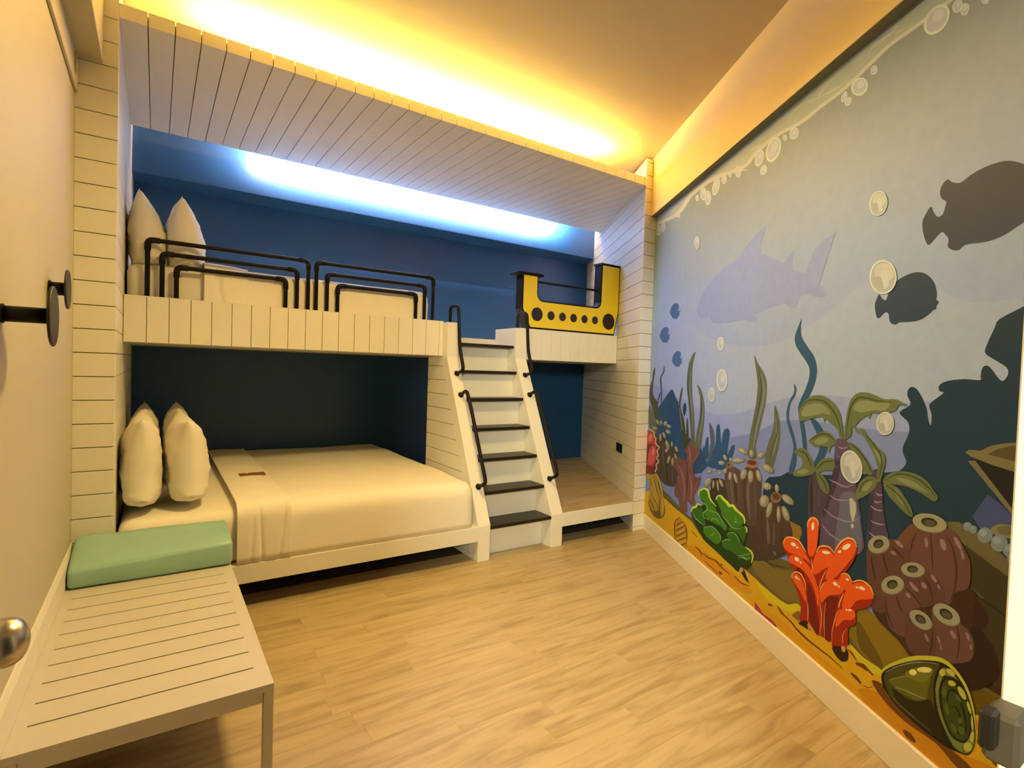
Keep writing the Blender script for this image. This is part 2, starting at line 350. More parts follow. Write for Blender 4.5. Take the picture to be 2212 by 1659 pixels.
zz = [0]+[.03233+P*q for q in range(0, 13)]+[ZUB-.002]
yl = lambda z: max(.1065, .1065+(z-ZB+.02)*.4535)
for a, b in zip(zz, zz[1:]):
    if b-a < .02: continue
    prism('plank', [(yl(a)+.002, a+G/2), (yl(b)+.002, b-G/2), (.915, b-G/2), (.915, a+G/2)], S1+.001, S1+.0135, 'x', M['white'], stc, .001)
for a, b in ((S3+.0005, S3+.0125), (S2-.0125, S2-.0005)):
    prism('cheek', [(.1055, .002), (.1055, ZB-.0205), (.6605, 1.4595), (.9145, 1.4595), (.9145, .002)], a, b, 'x', M['white'], stc)
def handrail(x, pts, flanges, label):
    pth = smooth_path([(x, y, z) for y, z in pts], .045, 5)
    bm = tube_bm(pth, .0135, 10); o = from_bm('handrail', bm, M['black'], stc, True, label)
    for (y, z) in flanges:
        from_bm('end_flange', lathe_bm([(0, -.006), (.020, -.004), (.024, .002), (.020, .012), (.012, .02), (0, .02)], (x, y, z), (0, -.9, .43), 14), M['black'], o, True)
for x, nm in ((S1+.058, 'left'), (S3+.058, 'right')):
    handrail(x, [(.645, ZU), (.645, 1.875), (.505, 1.872), (.490, 1.72), (.470, 1.545), (.392, 1.365), (.512, 1.335)], [(.505, 1.337)], 'upper %s black handrail' % nm)
    handrail(x, [(.440, 1.166), (.335, 1.218), (.262, 1.088), (.092, .73), (.010, .560), (.128, .512)], [(.430, 1.172), (.118, .515)], 'lower %s black handrail' % nm)
# ================================================================== lower bed frame
lb = thing('lower_bed_frame', 'white low bed frame built into the alcove under the bunk', 'bed frame', (1.2, 0, 0))
box('front_rail', XL+.001, S1-.001, .0, .022, ZRB, ZB, M['white'], lb, .002); box('bed_base', XL+.001, S1-.001, .0225, D-.001, .215, ZB-.004, M['white'], lb)
box('support_leg', 1.15, 1.21, 1.2, 1.26, 0, .2145, M['white'], lb); box('plinth', XL+.001, S1-.002, 1.0, 1.02, 0, .2145, M['dark'], lb)
mt = tag(soft_box('mattress', XL+.012, 2.195, .035, D-.02, ZB-.002, .548, .07, M['linen'], None, .08, .005, 3, .008, seed=3), 'white sheeted mattress on the lower bed', 'mattress')
dv = thing('duvet', 'white duvet tucked over the lower mattress with a folded-back band', 'duvet', (1.5, 1, .55))
def drape(name, x0, x1, y0, y1, z0, z1, r, m, parent, wr=.006, seed=0, close_right=False, nx_=40, creases=()):
    """sheet draped over the mattress: an open shell following front, top and (optionally) the right end"""
    prof = []
    n = 8
    for k in range(7): prof.append((y0, z0+(z1-r-z0)*k/6, 0))
    for k in range(1, n+1): a = PI/2*k/n; prof.append((y0+r-r*math.cos(a), z1-r+r*math.sin(a), 0))
    m_ = int((y1-y0-r)/.05)
    for k in range(1, m_+1): prof.append((y0+r+(y1-y0-r)*k/m_, z1, 1))
    bm = bmesh.new(); grid = []; L = x1-x0
    for i in range(nx_+1):
        x = x0+L*i/nx_; row = []
        dr = max(0, (x-(x1-r))/r) if close_right else 0
        drop = r*(1-math.sqrt(max(0, 1-dr*dr)))
        for (y, z, top) in prof:
            hh = min(1, max(0, (z-z0)/(z1-z0)))
            cr = .018*math.sin(PI*(y-y0)/(y1-y0))*math.sin(PI*min(1, (x-x0)/L*.9+.05)) if top else 0
            nn = noise.noise(Vector((x*2.2+seed, y*2.2, z*2.2)))*wr+noise.noise(Vector((x*7+seed, y*3, z*2)))*wr*.45
            if z < z1-.02: nn += noise.noise(Vector((x*9+seed, 1.3, z*2.5)))*wr*.6
            yy, z_ = y, z+cr
            if top or z > z1-r: z_ += nn; yy += drop*.8 if y < y0+r else 0
            else: yy -= abs(nn)*.6-drop*.9
            z_ -= drop*hh*(1.0 if top else .7)
            if not top:
                for xc, dep, sl in creases: yy += dep*math.exp(-((x-xc-sl*(z-z0))/.011)**2)*min(1, (z1-z)/.10)
            row.append(bm.verts.new((x, yy, z_)))
        grid.append(row)
    for a, b in zip(grid, grid[1:]):
        for j in range(len(a)-1): bm.faces.new((a[j], b[j], b[j+1], a[j+1]))
    if close_right:
        last = grid[-1]; low = [bm.verts.new((x1-.004, v.co.y+.0, z0)) for v in last]
        for j in range(len(last)-1): bm.faces.new((last[j], low[j], low[j+1], last[j+1]))
    o = from_bm(name, bm, m, parent, True); md = o.modifiers.new('thickness', 'SOLIDIFY'); md.thickness = .010; md.offset = 0
    return o
drape('duvet_cover', .95, 2.222, .012, D-.012, ZB+.002, .574, .085, M['linen'], dv, .007, 2, True, 64)
drape('folded_band', .705, .985, .004, D-.012, ZB+.003, .594, .085, M['linen'], dv, .006, 9, False, 56, ((.835, .012, -.05), (.925, .009, .10), (.775, .005, .06)))
tag(box('card', .80, .96, .70, .80, .612, .6145, M['card'], None, .0008), 'small brown card lying on the folded band of the lower duvet', 'card')
# ================================================================== pillows
def pillow(name, label, cx, cy, cz, lx, ly, th, tilt, yaw, group, low=.75, flat=.0, seed=0):
    """pillow standing on a long side: lx = height, ly = length, th = thickness; low < 1 drops the belly, flat presses the wall side"""
    n, mth = 32, 30; bm = bmesh.new(); g = {}
    for side in (1, -1):
        for i in range(n+1):
            for j in range(mth+1):
                u, v = -1+2*i/n, -1+2*j/mth
                if side == -1 and (i in (0, n) or j in (0, mth)): g[side, i, j] = g[1, i, j]; continue
                uu = 2*((u+1)/2)**low-1
                e = (1-abs(uu)**(2.3 if u > 0 else 4.5))*(1-abs(v)**2.8); t = max(0, e)**.50
                pin = 1-.10*(1-abs(u)**2)*abs(v)**3; pin2 = 1-.10*(1-abs(v)**2)*abs(u)**3
                a = u*lx/2*(pin2 if u > 0 else 1-.03*(1-abs(v)**2)*abs(u)**3); b = v*ly/2*pin
                if u < -.55: a += (abs(v)**4)*.06*(-u-.55)/.45
                nz = noise.noise(Vector((u*2.4+seed, v*2.4, side)))*.014+noise.noise(Vector((u*6+seed, v*2.0+4, side*2)))*.010+noise.noise(Vector((u*13+seed, v*5, side*3)))*.004
                f = (1-flat) if side == -1 else (1+flat*.3)
                g[side, i, j] = bm.verts.new((side*(th/2*t*f+nz*t), b, a))
    for side in (1, -1):
        for i in range(n):
            for j in range(mth):
                q = [g[side, i, j], g[side, i+1, j], g[side, i+1, j+1], g[side, i, j+1]]
                try: bm.faces.new(q if side == 1 else q[::-1])
                except ValueError: pass
    bm.transform(Matrix.Translation((cx, cy, cz)) @ Matrix.Rotation(yaw, 4, 'Z') @ Matrix.Rotation(tilt, 4, 'Y'))
    o = from_bm(name, bm, M['pillow'], None, True); tag(o, label, 'pillow', group); return o
G1 = 'white pillows on the lower bed'; G2 = 'white pillows on the upper bunk'
pillow('pillow', 'front pillow next to the left alcove wall on the lower bed', .265, .40, .824, .495, .64, .196, .0, .02, G1, .78, .0, 1)
pillow('pillow', 'front pillow on the lower bed facing the folded duvet band', .476, .43, .816, .485, .64, .212, -.05, .04, G1, .78, .0, 5)
pillow('pillow', 'rear pillow behind the wall-side front pillow of the lower bed', .266, 1.14, .815, .50, .66, .18, .0, .02, G1, .85, .0, 9)
pillow('pillow', 'rear pillow behind the pillow nearest the folded duvet band of the lower bed', .458, 1.14, .815, .50, .66, .18, -.02, .0, G1, .85, .0, 13)
# ================================================================== upper mattress, duvet, pillows
tag(soft_box('mattress', XL+.012, 2.135, .735, D-.03, 1.649, 1.965, .07, M['linen'], None, .09, .004, 3, .006, seed=8), 'white sheeted mattress on the upper bunk', 'mattress')
du = thing('duvet', 'white duvet on the upper bunk mattress behind the guard rails', 'duvet', (1.5, 1.3, 1.97))
drape('duvet_cover', .74, 2.155, .712, D-.02, 1.652, 1.982, .075, M['linen'], du, .006, 21, True, 56)
drape('folded_band', .575, .83, .706, D-.02, 1.652, 1.996, .075, M['linen'], du, .016, 33, False, 40, ((.62, .01, .2), (.70, .012, -.2)))
pillow('pillow', 'upper bunk pillow propped against the left wall', .258, 1.02, 2.165, .46, .66, .222, -.11, .0, G2, .58, .15, 17)
pillow('pillow', 'upper bunk pillow leaning in front of the wall-side one', .464, 1.02, 2.163, .46, .66, .236, -.10, .03, G2, .58, .1, 23)
# ================================================================== nook platform beside the stairs
nk = thing('nook_platform', 'low white platform with wooden floor in the nook right of the stairs', 'platform', (3.5, 0, 0))
box('front_board', S4+.001, XR-.001, 0, .022, ZRB, ZB, M['white'], nk, .002)
skew_box('base_board', S4+.001, XR-.004, .0225, D-.001, .20, .2445, M['dark'], nk)
y = .0228; q = 0
while y < D-.02:
    wdt = min(.1133, D-.002-y); off = random.uniform(.2, 1.0); xh = sk(XR, y)-.004
    xs = [S4+.001]+[S4+off+.92*z for z in range(3) if S4+off+.92*z < xh-.1]
    for i, a in enumerate(xs):
        last = i == len(xs)-1; b = xs[i+1] if not last else xh
        bm = prism_bm([(a, y), (b-.0008, y), ((sk(b, wdt)-.001) if last else b-.0008, y+wdt-.0008), (a, y+wdt-.0008)], .2448, ZB-.0002)
        from_bm('floor_plank', bm, M['nook'], nk)
    y += .1133; q += 1
ol = thing('wall_outlet', 'black wall outlet on the white plank wall of the nook', 'outlet', (4.07, .44, .66))
def rwall(name, y0, y1, z0, z1, o0, o1, m, parent, bev=0):
    p = [(sk(XR, y0)+nx*o0, y0+ny*o0), (sk(XR, y1)+nx*o0, y1+ny*o0), (sk(XR, y1)+nx*o1, y1+ny*o1), (sk(XR, y0)+nx*o1, y0+ny*o1)]
    return prism(name, p, z0, z1, 'z', m, parent, bev)
rwall('plate', .363, .523, .617, .700, .0006, .009, M['black'], ol, .002)
rwall('socket', .385, .433, .632, .686, .0092, .0105, M['bronze'], ol, .0004); rwall('socket', .455, .503, .632, .686, .0092, .0105, M['bronze'], ol, .0004)
# ================================================================== yellow submarine-like panel on the right rail
sp = thing('ship_panel', 'yellow boat shaped guard panel with black portholes on the upper bunk', 'panel', (3.55, Y1+.05, ZU))
def arc(cx, cz, r, a0, a1, n=6): return [(cx+r*math.cos(math.radians(a0+(a1-a0)*k/n)), cz+r*math.sin(math.radians(a0+(a1-a0)*k/n))) for k in range(n+1)]
body = [(3.085, ZU+.0045), (3.00, 1.925), (3.00, 2.222), (3.172, 2.222)]+arc(3.232, 2.075, .06, 180, 270)+arc(3.872, 2.078, .062, 270, 360)+[(3.936, 2.43), (4.186, 2.43), (4.186, 1.996), (4.133, ZU+.0045)]
prism('body', body, Y1-.002, Y1+.095, 'y', M['black'], sp, .0)
face = [(3.098, ZU+.019), (3.013, 1.928), (3.013, 2.2215), (3.158, 2.2215)]+arc(3.230, 2.073, .072, 180, 270)+arc(3.874, 2.074, .073, 270, 360)[:-1]+[(3.947, 2.074), (3.949, 2.429), (4.172, 2.429), (4.172, 1.999), (4.122, ZU+.019)]
prism('yellow_face', face, Y1-.007, Y1-.0022, 'y', M['yellow'], sp, .0)
box('top_cap', 2.945, 3.222, Y1-.022, Y1+.115, 2.2225, 2.247, M['black'], sp, .003); box('top_cap', 3.925, 4.196, Y1-.010, Y1+.105, 2.4305, 2.452, M['black'], sp, .003)
from_bm('cross_bar', tube_bm([(3.17, Y1+.045, 2.185), (3.936, Y1+.045, 2.185)], .0105, 10), M['black'], sp, True)
for x, r in ((3.165, .062), (3.324, .041), (3.459, .040), (3.594, .040), (3.731, .039), (3.866, .038), (4.047, .080)):
    from_bm('porthole', lathe_bm([(0, 0), (r, 0), (r, .0022), (0, .0022)], (x, Y1-.0072, 1.886), (0, -1, 0), 28), M['bronze'], sp)
# ================================================================== slatted bench and mint cushion
bn = thing('luggage_bench', 'white low bench with slotted top along the left wall', 'bench', (.32, -.7, 0))
ZN, XB, YF = .370, .647, -1.443
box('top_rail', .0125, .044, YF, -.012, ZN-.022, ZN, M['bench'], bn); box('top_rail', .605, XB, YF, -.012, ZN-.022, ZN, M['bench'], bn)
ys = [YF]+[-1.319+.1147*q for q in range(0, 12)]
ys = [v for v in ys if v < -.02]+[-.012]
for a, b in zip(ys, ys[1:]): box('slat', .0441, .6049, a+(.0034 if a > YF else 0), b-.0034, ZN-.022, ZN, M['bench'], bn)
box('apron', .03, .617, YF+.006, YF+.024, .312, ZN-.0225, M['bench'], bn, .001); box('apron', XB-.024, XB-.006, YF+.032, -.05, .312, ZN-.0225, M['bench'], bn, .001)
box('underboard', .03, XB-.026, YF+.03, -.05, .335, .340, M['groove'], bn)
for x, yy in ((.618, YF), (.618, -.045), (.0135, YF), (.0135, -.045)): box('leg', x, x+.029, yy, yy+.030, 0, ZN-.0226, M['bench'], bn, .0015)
cu = soft_box('bench_cushion', .016, .652, -.300, -.008, ZN+.003, .490, .022, M['mint'], None, .05, .0022, 4, .012, seed=4)
for v in cu.data.vertices:
    if v.co.z > .40:
        fy, fx = max(0, min(1, (v.co.y+.30)/.29)), max(0, min(1, (v.co.x-.016)/.636)); v.co.z += (.042*fy-.036*(1-fx)*(1-fy))*min(1, (v.co.z-.40)/.08)
tag(cu, 'mint green foam cushion on the bench end against the bed', 'cushion')
# ================================================================== coat hooks
def hook(y, z, xd, rd, rr, label):
    h = thing('coat_hook', label, 'hook', (0, y, z), 'black coat hooks on the left wall')
    from_bm('rod', tube_bm([(.006, y, z), (xd, y, z)], rr, 18), M['black'], h, True)
    from_bm('base_plate', lathe_bm([(0, 0.0005), (rr*1.2, .0005), (rr*1.2, .006), (0, .006)], (0, y, z), (1, 0, 0), 22), M['black'], h)
    from_bm('disc', lathe_bm([(0, 0), (rd*.97, 0), (rd, .002), (rd, .005), (rd*.97, .007), (0, .007)], (xd, y, z), (1, 0, 0), 32), M['bronze'], h)
hook(-.676, 1.627, .050, .072, .024, 'black disc coat hook nearer the bunk on the left wall'); hook(-1.39, 1.487, .097, .079, .0205, 'black disc coat hook nearer the camera on the left wall')
# ================================================================== the painted wall
mu = thing('mural', 'underwater mural painted over the whole oblique right wall', 'mural', (wp(1.6, 0)[0], wp(1.6, 0)[1], 0))
# printed figures of the mural: name, label, then per shape red, green, blue, smooth flag and the outline in millimetres (along the wall, above the floor)
MURAL = [
('hill_band', '', [
(166, 168, 168, 1, -413,1833, -15,1802, 508,1826, 848,1736, 1217,1630, 1498,1576, 1771,1555, 2028,1577, 2240,1638, 2398,1705, 2545,1776, 2678,1787, 2836,1738, 3034,1643, 3239,1580, 3271,1023, -180,23),
(150, 152, 160, 1, -336,1231, 574,1229, 1136,1143, 1536,1161, 1800,1224, 2052,1283, 2313,1317, 2578,1314, 2790,1311, 2993,1341, 3251,1365, 3271,1023, -180,23),
(126, 132, 146, 1, -262,659, 1079,904, 1507,1014, 1741,1069, 1878,1113, 2002,1163, 2198,1191, 2538,1197, 2797,1207, 3257,1263, 3271,1023, -180,23),
]),
('surface_band', 'cream rippled water surface along the top of the mural', [
(176, 172, 128, 0, -145,2882, 571,2844, 1203,2805, 1665,2782, 2019,2764, 2321,2752, 2551,2745, 2741,2740, 2841,2740, 2972,2649, 2898,2667, 2832,2665, 2746,2667, 2635,2673, 2530,2657, 2394,2637, 2225,2635, 2085,2629, 1878,2657, 1677,2649, 1527,2619, 1164,2693, 807,2715, 717,2701, 490,2640, -32,2699),
(212, 196, 142, 0, -15,2688, 141,2666, 346,2639, 513,2627, 617,2641, 690,2666, 745,2685, 772,2693, 782,2696, 828,2696, 928,2696, 1053,2692, 1176,2682, 1304,2658, 1433,2629, 1538,2612, 1603,2617, 1644,2632, 1690,2644, 1752,2649, 1820,2651, 1888,2650, 1958,2642, 2029,2631, 2093,2623, 2143,2623, 2186,2625, 2233,2628, 2289,2628, 2347,2628, 2401,2630, 2450,2636, 2496,2644, 2537,2651, 2574,2657, 2607,2663, 2640,2666, 2678,2666, 2716,2663, 2751,2661, 2781,2660, 2810,2660, 2836,2660, 2864,2659, 2890,2658, 2908,2658, 2900,2673, 2882,2673, 2855,2674, 2827,2675, 2800,2675, 2772,2676, 2741,2677, 2706,2679, 2667,2682, 2629,2683, 2594,2680, 2560,2674, 2523,2668, 2481,2661, 2435,2654, 2386,2648, 2332,2647, 2273,2647, 2217,2648, 2169,2646, 2125,2643, 2076,2644, 2014,2652, 1942,2664, 1869,2673, 1798,2675, 1727,2673, 1662,2668, 1612,2656, 1572,2641, 1515,2637, 1417,2654, 1287,2684, 1152,2710, 1020,2722, 891,2727, 787,2729, 736,2729, 717,2725, 688,2717, 631,2697, 560,2673, 466,2661, 310,2674, 107,2703, -51,2726),
(202, 188, 138, 0, 1984,2696, 1997,2703, 2017,2713, 2040,2718, 2070,2716, 2103,2710, 2135,2703, 2164,2696, 2191,2688, 2213,2684, 2223,2687, 2224,2693, 2231,2699, 2252,2707, 2279,2714, 2303,2719, 2325,2718, 2344,2715, 2357,2713, 2355,2716, 2341,2720, 2320,2724, 2297,2726, 2271,2722, 2243,2716, 2220,2709, 2211,2703, 2210,2697, 2204,2695, 2185,2699, 2158,2706, 2129,2713, 2097,2720, 2063,2725, 2032,2726, 2009,2719, 1991,2708, 1979,2700),
(202, 188, 138, 0, 2206,2691, 2225,2643, 2229,2641, 2211,2689),
(202, 188, 138, 0, 2401,2663, 2378,2666, 2345,2671, 2312,2675, 2278,2680, 2244,2685, 2220,2688, 2222,2684, 2249,2678, 2285,2670, 2319,2664, 2352,2661, 2383,2659, 2404,2659),
(202, 188, 138, 0, 2519,2700, 2530,2705, 2546,2713, 2565,2718, 2593,2716, 2626,2711, 2652,2711, 2667,2720, 2676,2732, 2681,2742, 2678,2745, 2671,2737, 2660,2726, 2645,2720, 2620,2721, 2587,2725, 2559,2727, 2539,2721, 2525,2711, 2516,2703),
(202, 188, 138, 0, 2650,2707, 2723,2684, 2721,2687, 2648,2710),
(202, 188, 138, 0, 1601,2687, 1628,2683, 1663,2679, 1696,2674, 1728,2666, 1760,2657, 1782,2651, 1780,2655, 1757,2665, 1723,2677, 1688,2687, 1653,2692, 1619,2693, 1597,2692),
(202, 188, 138, 0, 1588,2589, 1528,2611, 1439,2642, 1351,2669, 1276,2684, 1208,2692, 1162,2695, 1167,2690, 1217,2681, 1286,2670, 1358,2655, 1442,2631, 1530,2603, 1589,2585),
(202, 188, 138, 0, 2536,2717, 2616,2708, 2614,2712, 2534,2720),
(202, 188, 138, 0, 680,2721, 325,2779, 332,2772, 686,2715),
]),
('bubble', '', [
(220, 212, 175, 1, 141,2610, 138,2594, 122,2584, 98,2581, 69,2585, 38,2596, 10,2612, -9,2631, -18,2651, -14,2667, 2,2677, 28,2680, 58,2675, 89,2664, 115,2647, 134,2628),
(186, 178, 150, 1, 124,2614, 121,2601, 110,2592, 91,2589, 68,2592, 43,2601, 22,2614, 7,2630, 0,2646, 3,2659, 16,2668, 35,2671, 59,2668, 83,2659, 104,2645, 118,2630),
(206, 196, 160, 1, 109,2629, 107,2622, 100,2617, 90,2616, 76,2618, 62,2623, 50,2630, 42,2639, 38,2647, 40,2654, 47,2659, 58,2660, 71,2658, 85,2653, 97,2646, 106,2637),
]),
('bubble', '', [
(220, 212, 175, 1, 238,2613, 236,2599, 227,2588, 212,2583, 193,2585, 174,2593, 156,2606, 144,2623, 138,2639, 140,2654, 150,2665, 165,2669, 184,2667, 203,2659, 221,2646, 233,2630),
(186, 178, 150, 1, 228,2616, 226,2604, 219,2595, 207,2590, 193,2592, 177,2598, 164,2609, 154,2622, 149,2637, 151,2649, 158,2658, 170,2662, 185,2661, 200,2654, 213,2643, 223,2630),
(206, 196, 160, 1, 217,2628, 217,2622, 212,2617, 206,2615, 197,2616, 188,2620, 181,2626, 175,2633, 172,2640, 173,2647, 178,2652, 184,2654, 193,2653, 202,2649, 209,2643, 215,2636),
]),
('bubble', '', [
(220, 212, 175, 1, 562,2613, 560,2608, 551,2605, 537,2605, 521,2609, 505,2615, 490,2622, 480,2630, 476,2637, 479,2643, 487,2645, 501,2645, 518,2641, 534,2635, 548,2628, 558,2620),
(186, 178, 150, 1, 553,2616, 551,2611, 544,2609, 534,2609, 521,2611, 508,2616, 497,2622, 489,2629, 486,2635, 488,2639, 494,2641, 505,2641, 518,2639, 531,2634, 542,2628, 550,2621),
(206, 196, 160, 1, 545,2622, 544,2619, 540,2618, 534,2618, 526,2620, 519,2623, 512,2626, 508,2630, 506,2633, 507,2635, 511,2636, 517,2636, 525,2635, 532,2632, 539,2629, 543,2625),
]),
('bubble', '', [
(220, 212, 175, 1, 903,2642, 902,2634, 896,2629, 887,2627, 875,2629, 864,2634, 853,2642, 846,2652, 843,2661, 844,2669, 850,2674, 859,2676, 871,2674, 882,2668, 893,2660, 900,2651),
(186, 178, 150, 1, 896,2644, 895,2637, 891,2633, 884,2631, 875,2633, 866,2637, 858,2643, 852,2651, 850,2659, 851,2666, 855,2670, 862,2672, 871,2670, 880,2666, 888,2659, 894,2652),
(206, 196, 160, 1, 890,2651, 890,2648, 887,2645, 883,2645, 878,2646, 873,2648, 868,2651, 865,2656, 863,2660, 864,2663, 867,2666, 871,2667, 876,2666, 881,2663, 886,2660, 889,2655),
]),
('bubble', '', [
(220, 212, 175, 1, 1023,2633, 1021,2617, 1012,2605, 996,2601, 977,2603, 957,2613, 939,2628, 926,2647, 920,2666, 923,2683, 933,2694, 948,2698, 968,2695, 988,2685, 1005,2670, 1018,2652),
(186, 178, 150, 1, 1012,2636, 1011,2623, 1003,2613, 991,2609, 976,2611, 961,2618, 947,2631, 937,2646, 932,2662, 934,2676, 941,2686, 954,2690, 969,2688, 984,2680, 998,2667, 1008,2652),
(206, 196, 160, 1, 1002,2651, 1001,2644, 997,2638, 990,2636, 981,2638, 972,2642, 964,2649, 958,2657, 956,2666, 957,2673, 961,2678, 968,2680, 977,2679, 986,2674, 994,2668, 999,2659),
]),
('bubble', '', [
(220, 212, 175, 1, 1099,2580, 1098,2562, 1089,2550, 1074,2544, 1056,2546, 1037,2555, 1019,2571, 1007,2591, 1001,2611, 1003,2629, 1012,2642, 1027,2647, 1046,2645, 1065,2635, 1082,2619, 1094,2600),
(186, 178, 150, 1, 1089,2583, 1088,2568, 1081,2557, 1069,2552, 1055,2553, 1040,2561, 1026,2574, 1017,2590, 1012,2607, 1013,2623, 1021,2634, 1032,2639, 1047,2637, 1062,2629, 1075,2616, 1084,2600),
(206, 196, 160, 1, 1079,2598, 1078,2590, 1074,2585, 1067,2582, 1059,2583, 1051,2587, 1043,2594, 1037,2603, 1035,2612, 1036,2620, 1040,2626, 1047,2629, 1055,2628, 1063,2623, 1071,2616, 1076,2607),
]),
('bubble', '', [
(220, 212, 175, 1, 1220,2614, 1207,2596, 1189,2584, 1168,2579, 1146,2583, 1129,2595, 1117,2614, 1113,2636, 1119,2657, 1132,2676, 1151,2688, 1172,2691, 1193,2687, 1210,2674, 1221,2656, 1225,2635),
(186, 178, 150, 1, 1209,2619, 1199,2603, 1184,2593, 1167,2589, 1150,2592, 1136,2601, 1128,2616, 1125,2634, 1130,2652, 1141,2668, 1156,2678, 1173,2682, 1189,2679, 1203,2669, 1211,2654, 1213,2636),
(206, 196, 160, 1, 1199,2639, 1193,2631, 1185,2625, 1175,2623, 1166,2625, 1158,2631, 1152,2639, 1151,2649, 1153,2658, 1159,2667, 1167,2672, 1177,2674, 1186,2672, 1194,2666, 1199,2658, 1201,2648),
]),
('bubble', '', [
(220, 212, 175, 1, 1320,2627, 1318,2616, 1311,2609, 1299,2607, 1285,2609, 1270,2617, 1257,2628, 1247,2641, 1243,2654, 1245,2665, 1253,2672, 1265,2674, 1279,2671, 1294,2664, 1307,2653, 1316,2640),
(186, 178, 150, 1, 1312,2630, 1310,2621, 1305,2615, 1296,2612, 1284,2614, 1273,2620, 1262,2629, 1255,2640, 1252,2651, 1253,2660, 1259,2666, 1268,2669, 1280,2666, 1291,2660, 1301,2651, 1309,2641),
(206, 196, 160, 1, 1304,2640, 1303,2635, 1300,2632, 1295,2631, 1288,2632, 1282,2636, 1276,2641, 1272,2646, 1270,2652, 1271,2657, 1274,2660, 1279,2661, 1286,2660, 1292,2657, 1298,2652, 1302,2646),
]),
('bubble', '', [
(220, 212, 175, 1, 1380,2632, 1379,2627, 1375,2623, 1370,2622, 1363,2624, 1356,2627, 1349,2633, 1345,2639, 1343,2645, 1344,2651, 1347,2654, 1353,2655, 1360,2654, 1367,2650, 1373,2645, 1378,2639),
(186, 178, 150, 1, 1376,2634, 1375,2629, 1372,2626, 1368,2625, 1363,2626, 1357,2629, 1352,2633, 1349,2639, 1347,2644, 1348,2648, 1350,2651, 1355,2653, 1360,2652, 1366,2649, 1371,2644, 1374,2639),
(206, 196, 160, 1, 1372,2639, 1372,2636, 1370,2635, 1368,2634, 1364,2635, 1361,2636, 1358,2639, 1356,2642, 1356,2645, 1356,2647, 1358,2648, 1360,2649, 1363,2648, 1366,2647, 1369,2644, 1371,2641),
]),
('bubble', '', [
(220, 212, 175, 1, 1504,2608, 1502,2595, 1495,2587, 1484,2583, 1469,2586, 1454,2594, 1441,2606, 1431,2621, 1427,2636, 1428,2649, 1436,2657, 1448,2660, 1463,2657, 1478,2649, 1491,2637, 1500,2622),
(186, 178, 150, 1, 1496,2611, 1494,2600, 1489,2593, 1480,2590, 1469,2592, 1457,2598, 1446,2608, 1439,2620, 1435,2633, 1437,2643, 1442,2651, 1452,2654, 1463,2652, 1475,2645, 1485,2635, 1492,2623),
(206, 196, 160, 1, 1488,2622, 1487,2616, 1484,2613, 1479,2611, 1472,2612, 1466,2616, 1460,2622, 1455,2628, 1453,2635, 1454,2641, 1457,2644, 1463,2646, 1469,2644, 1476,2641, 1482,2635, 1486,2629),
]),
('bubble', '', [
(220, 212, 175, 1, 1749,2587, 1739,2574, 1723,2566, 1705,2565, 1687,2571, 1672,2582, 1662,2598, 1659,2615, 1663,2632, 1674,2645, 1690,2652, 1709,2652, 1727,2646, 1741,2635, 1751,2619, 1754,2602),
(186, 178, 150, 1, 1740,2591, 1732,2581, 1719,2574, 1705,2573, 1690,2577, 1678,2586, 1671,2599, 1669,2613, 1673,2627, 1682,2637, 1695,2644, 1709,2645, 1723,2640, 1735,2631, 1742,2619, 1744,2605),
(206, 196, 160, 1, 1732,2608, 1727,2603, 1720,2599, 1712,2599, 1704,2601, 1697,2607, 1692,2614, 1691,2621, 1693,2629, 1698,2634, 1705,2638, 1713,2638, 1721,2635, 1728,2630, 1732,2623, 1734,2615),
]),
('bubble', '', [
(220, 212, 175, 1, 1789,2509, 1782,2501, 1772,2497, 1759,2498, 1746,2502, 1735,2510, 1727,2520, 1724,2530, 1726,2540, 1733,2548, 1744,2552, 1757,2551, 1769,2547, 1780,2539, 1788,2529, 1791,2519),
(186, 178, 150, 1, 1782,2512, 1777,2506, 1768,2502, 1758,2502, 1748,2505, 1740,2512, 1734,2520, 1731,2529, 1733,2537, 1739,2543, 1747,2547, 1757,2547, 1767,2543, 1776,2537, 1782,2529, 1784,2520),
(206, 196, 160, 1, 1776,2523, 1773,2519, 1768,2518, 1763,2518, 1757,2520, 1752,2523, 1748,2528, 1747,2533, 1748,2537, 1751,2540, 1756,2542, 1761,2542, 1767,2540, 1772,2536, 1776,2532, 1777,2527),
]),
('bubble', '', [
(220, 212, 175, 1, 1911,2562, 1894,2546, 1870,2537, 1842,2537, 1814,2547, 1791,2565, 1777,2588, 1774,2614, 1782,2636, 1801,2653, 1826,2661, 1855,2660, 1881,2649, 1903,2631, 1916,2608, 1919,2584),
(186, 178, 150, 1, 1898,2570, 1883,2556, 1864,2548, 1841,2548, 1820,2555, 1802,2570, 1792,2588, 1790,2609, 1797,2628, 1812,2642, 1833,2649, 1855,2649, 1876,2641, 1893,2626, 1903,2608, 1904,2588),
(206, 196, 160, 1, 1885,2595, 1878,2588, 1867,2584, 1854,2584, 1842,2589, 1832,2597, 1825,2608, 1824,2619, 1828,2629, 1836,2636, 1847,2640, 1860,2639, 1872,2635, 1882,2626, 1887,2616, 1889,2605),
]),
('bubble', '', [
(220, 212, 175, 1, 1969,2609, 1968,2604, 1965,2600, 1959,2599, 1952,2601, 1945,2605, 1939,2611, 1934,2618, 1932,2625, 1933,2631, 1937,2634, 1942,2635, 1949,2633, 1957,2629, 1963,2623, 1967,2616),
(186, 178, 150, 1, 1965,2611, 1965,2606, 1962,2603, 1957,2602, 1952,2604, 1946,2607, 1941,2612, 1938,2618, 1936,2623, 1937,2628, 1940,2631, 1944,2632, 1950,2631, 1955,2627, 1960,2622, 1964,2617),
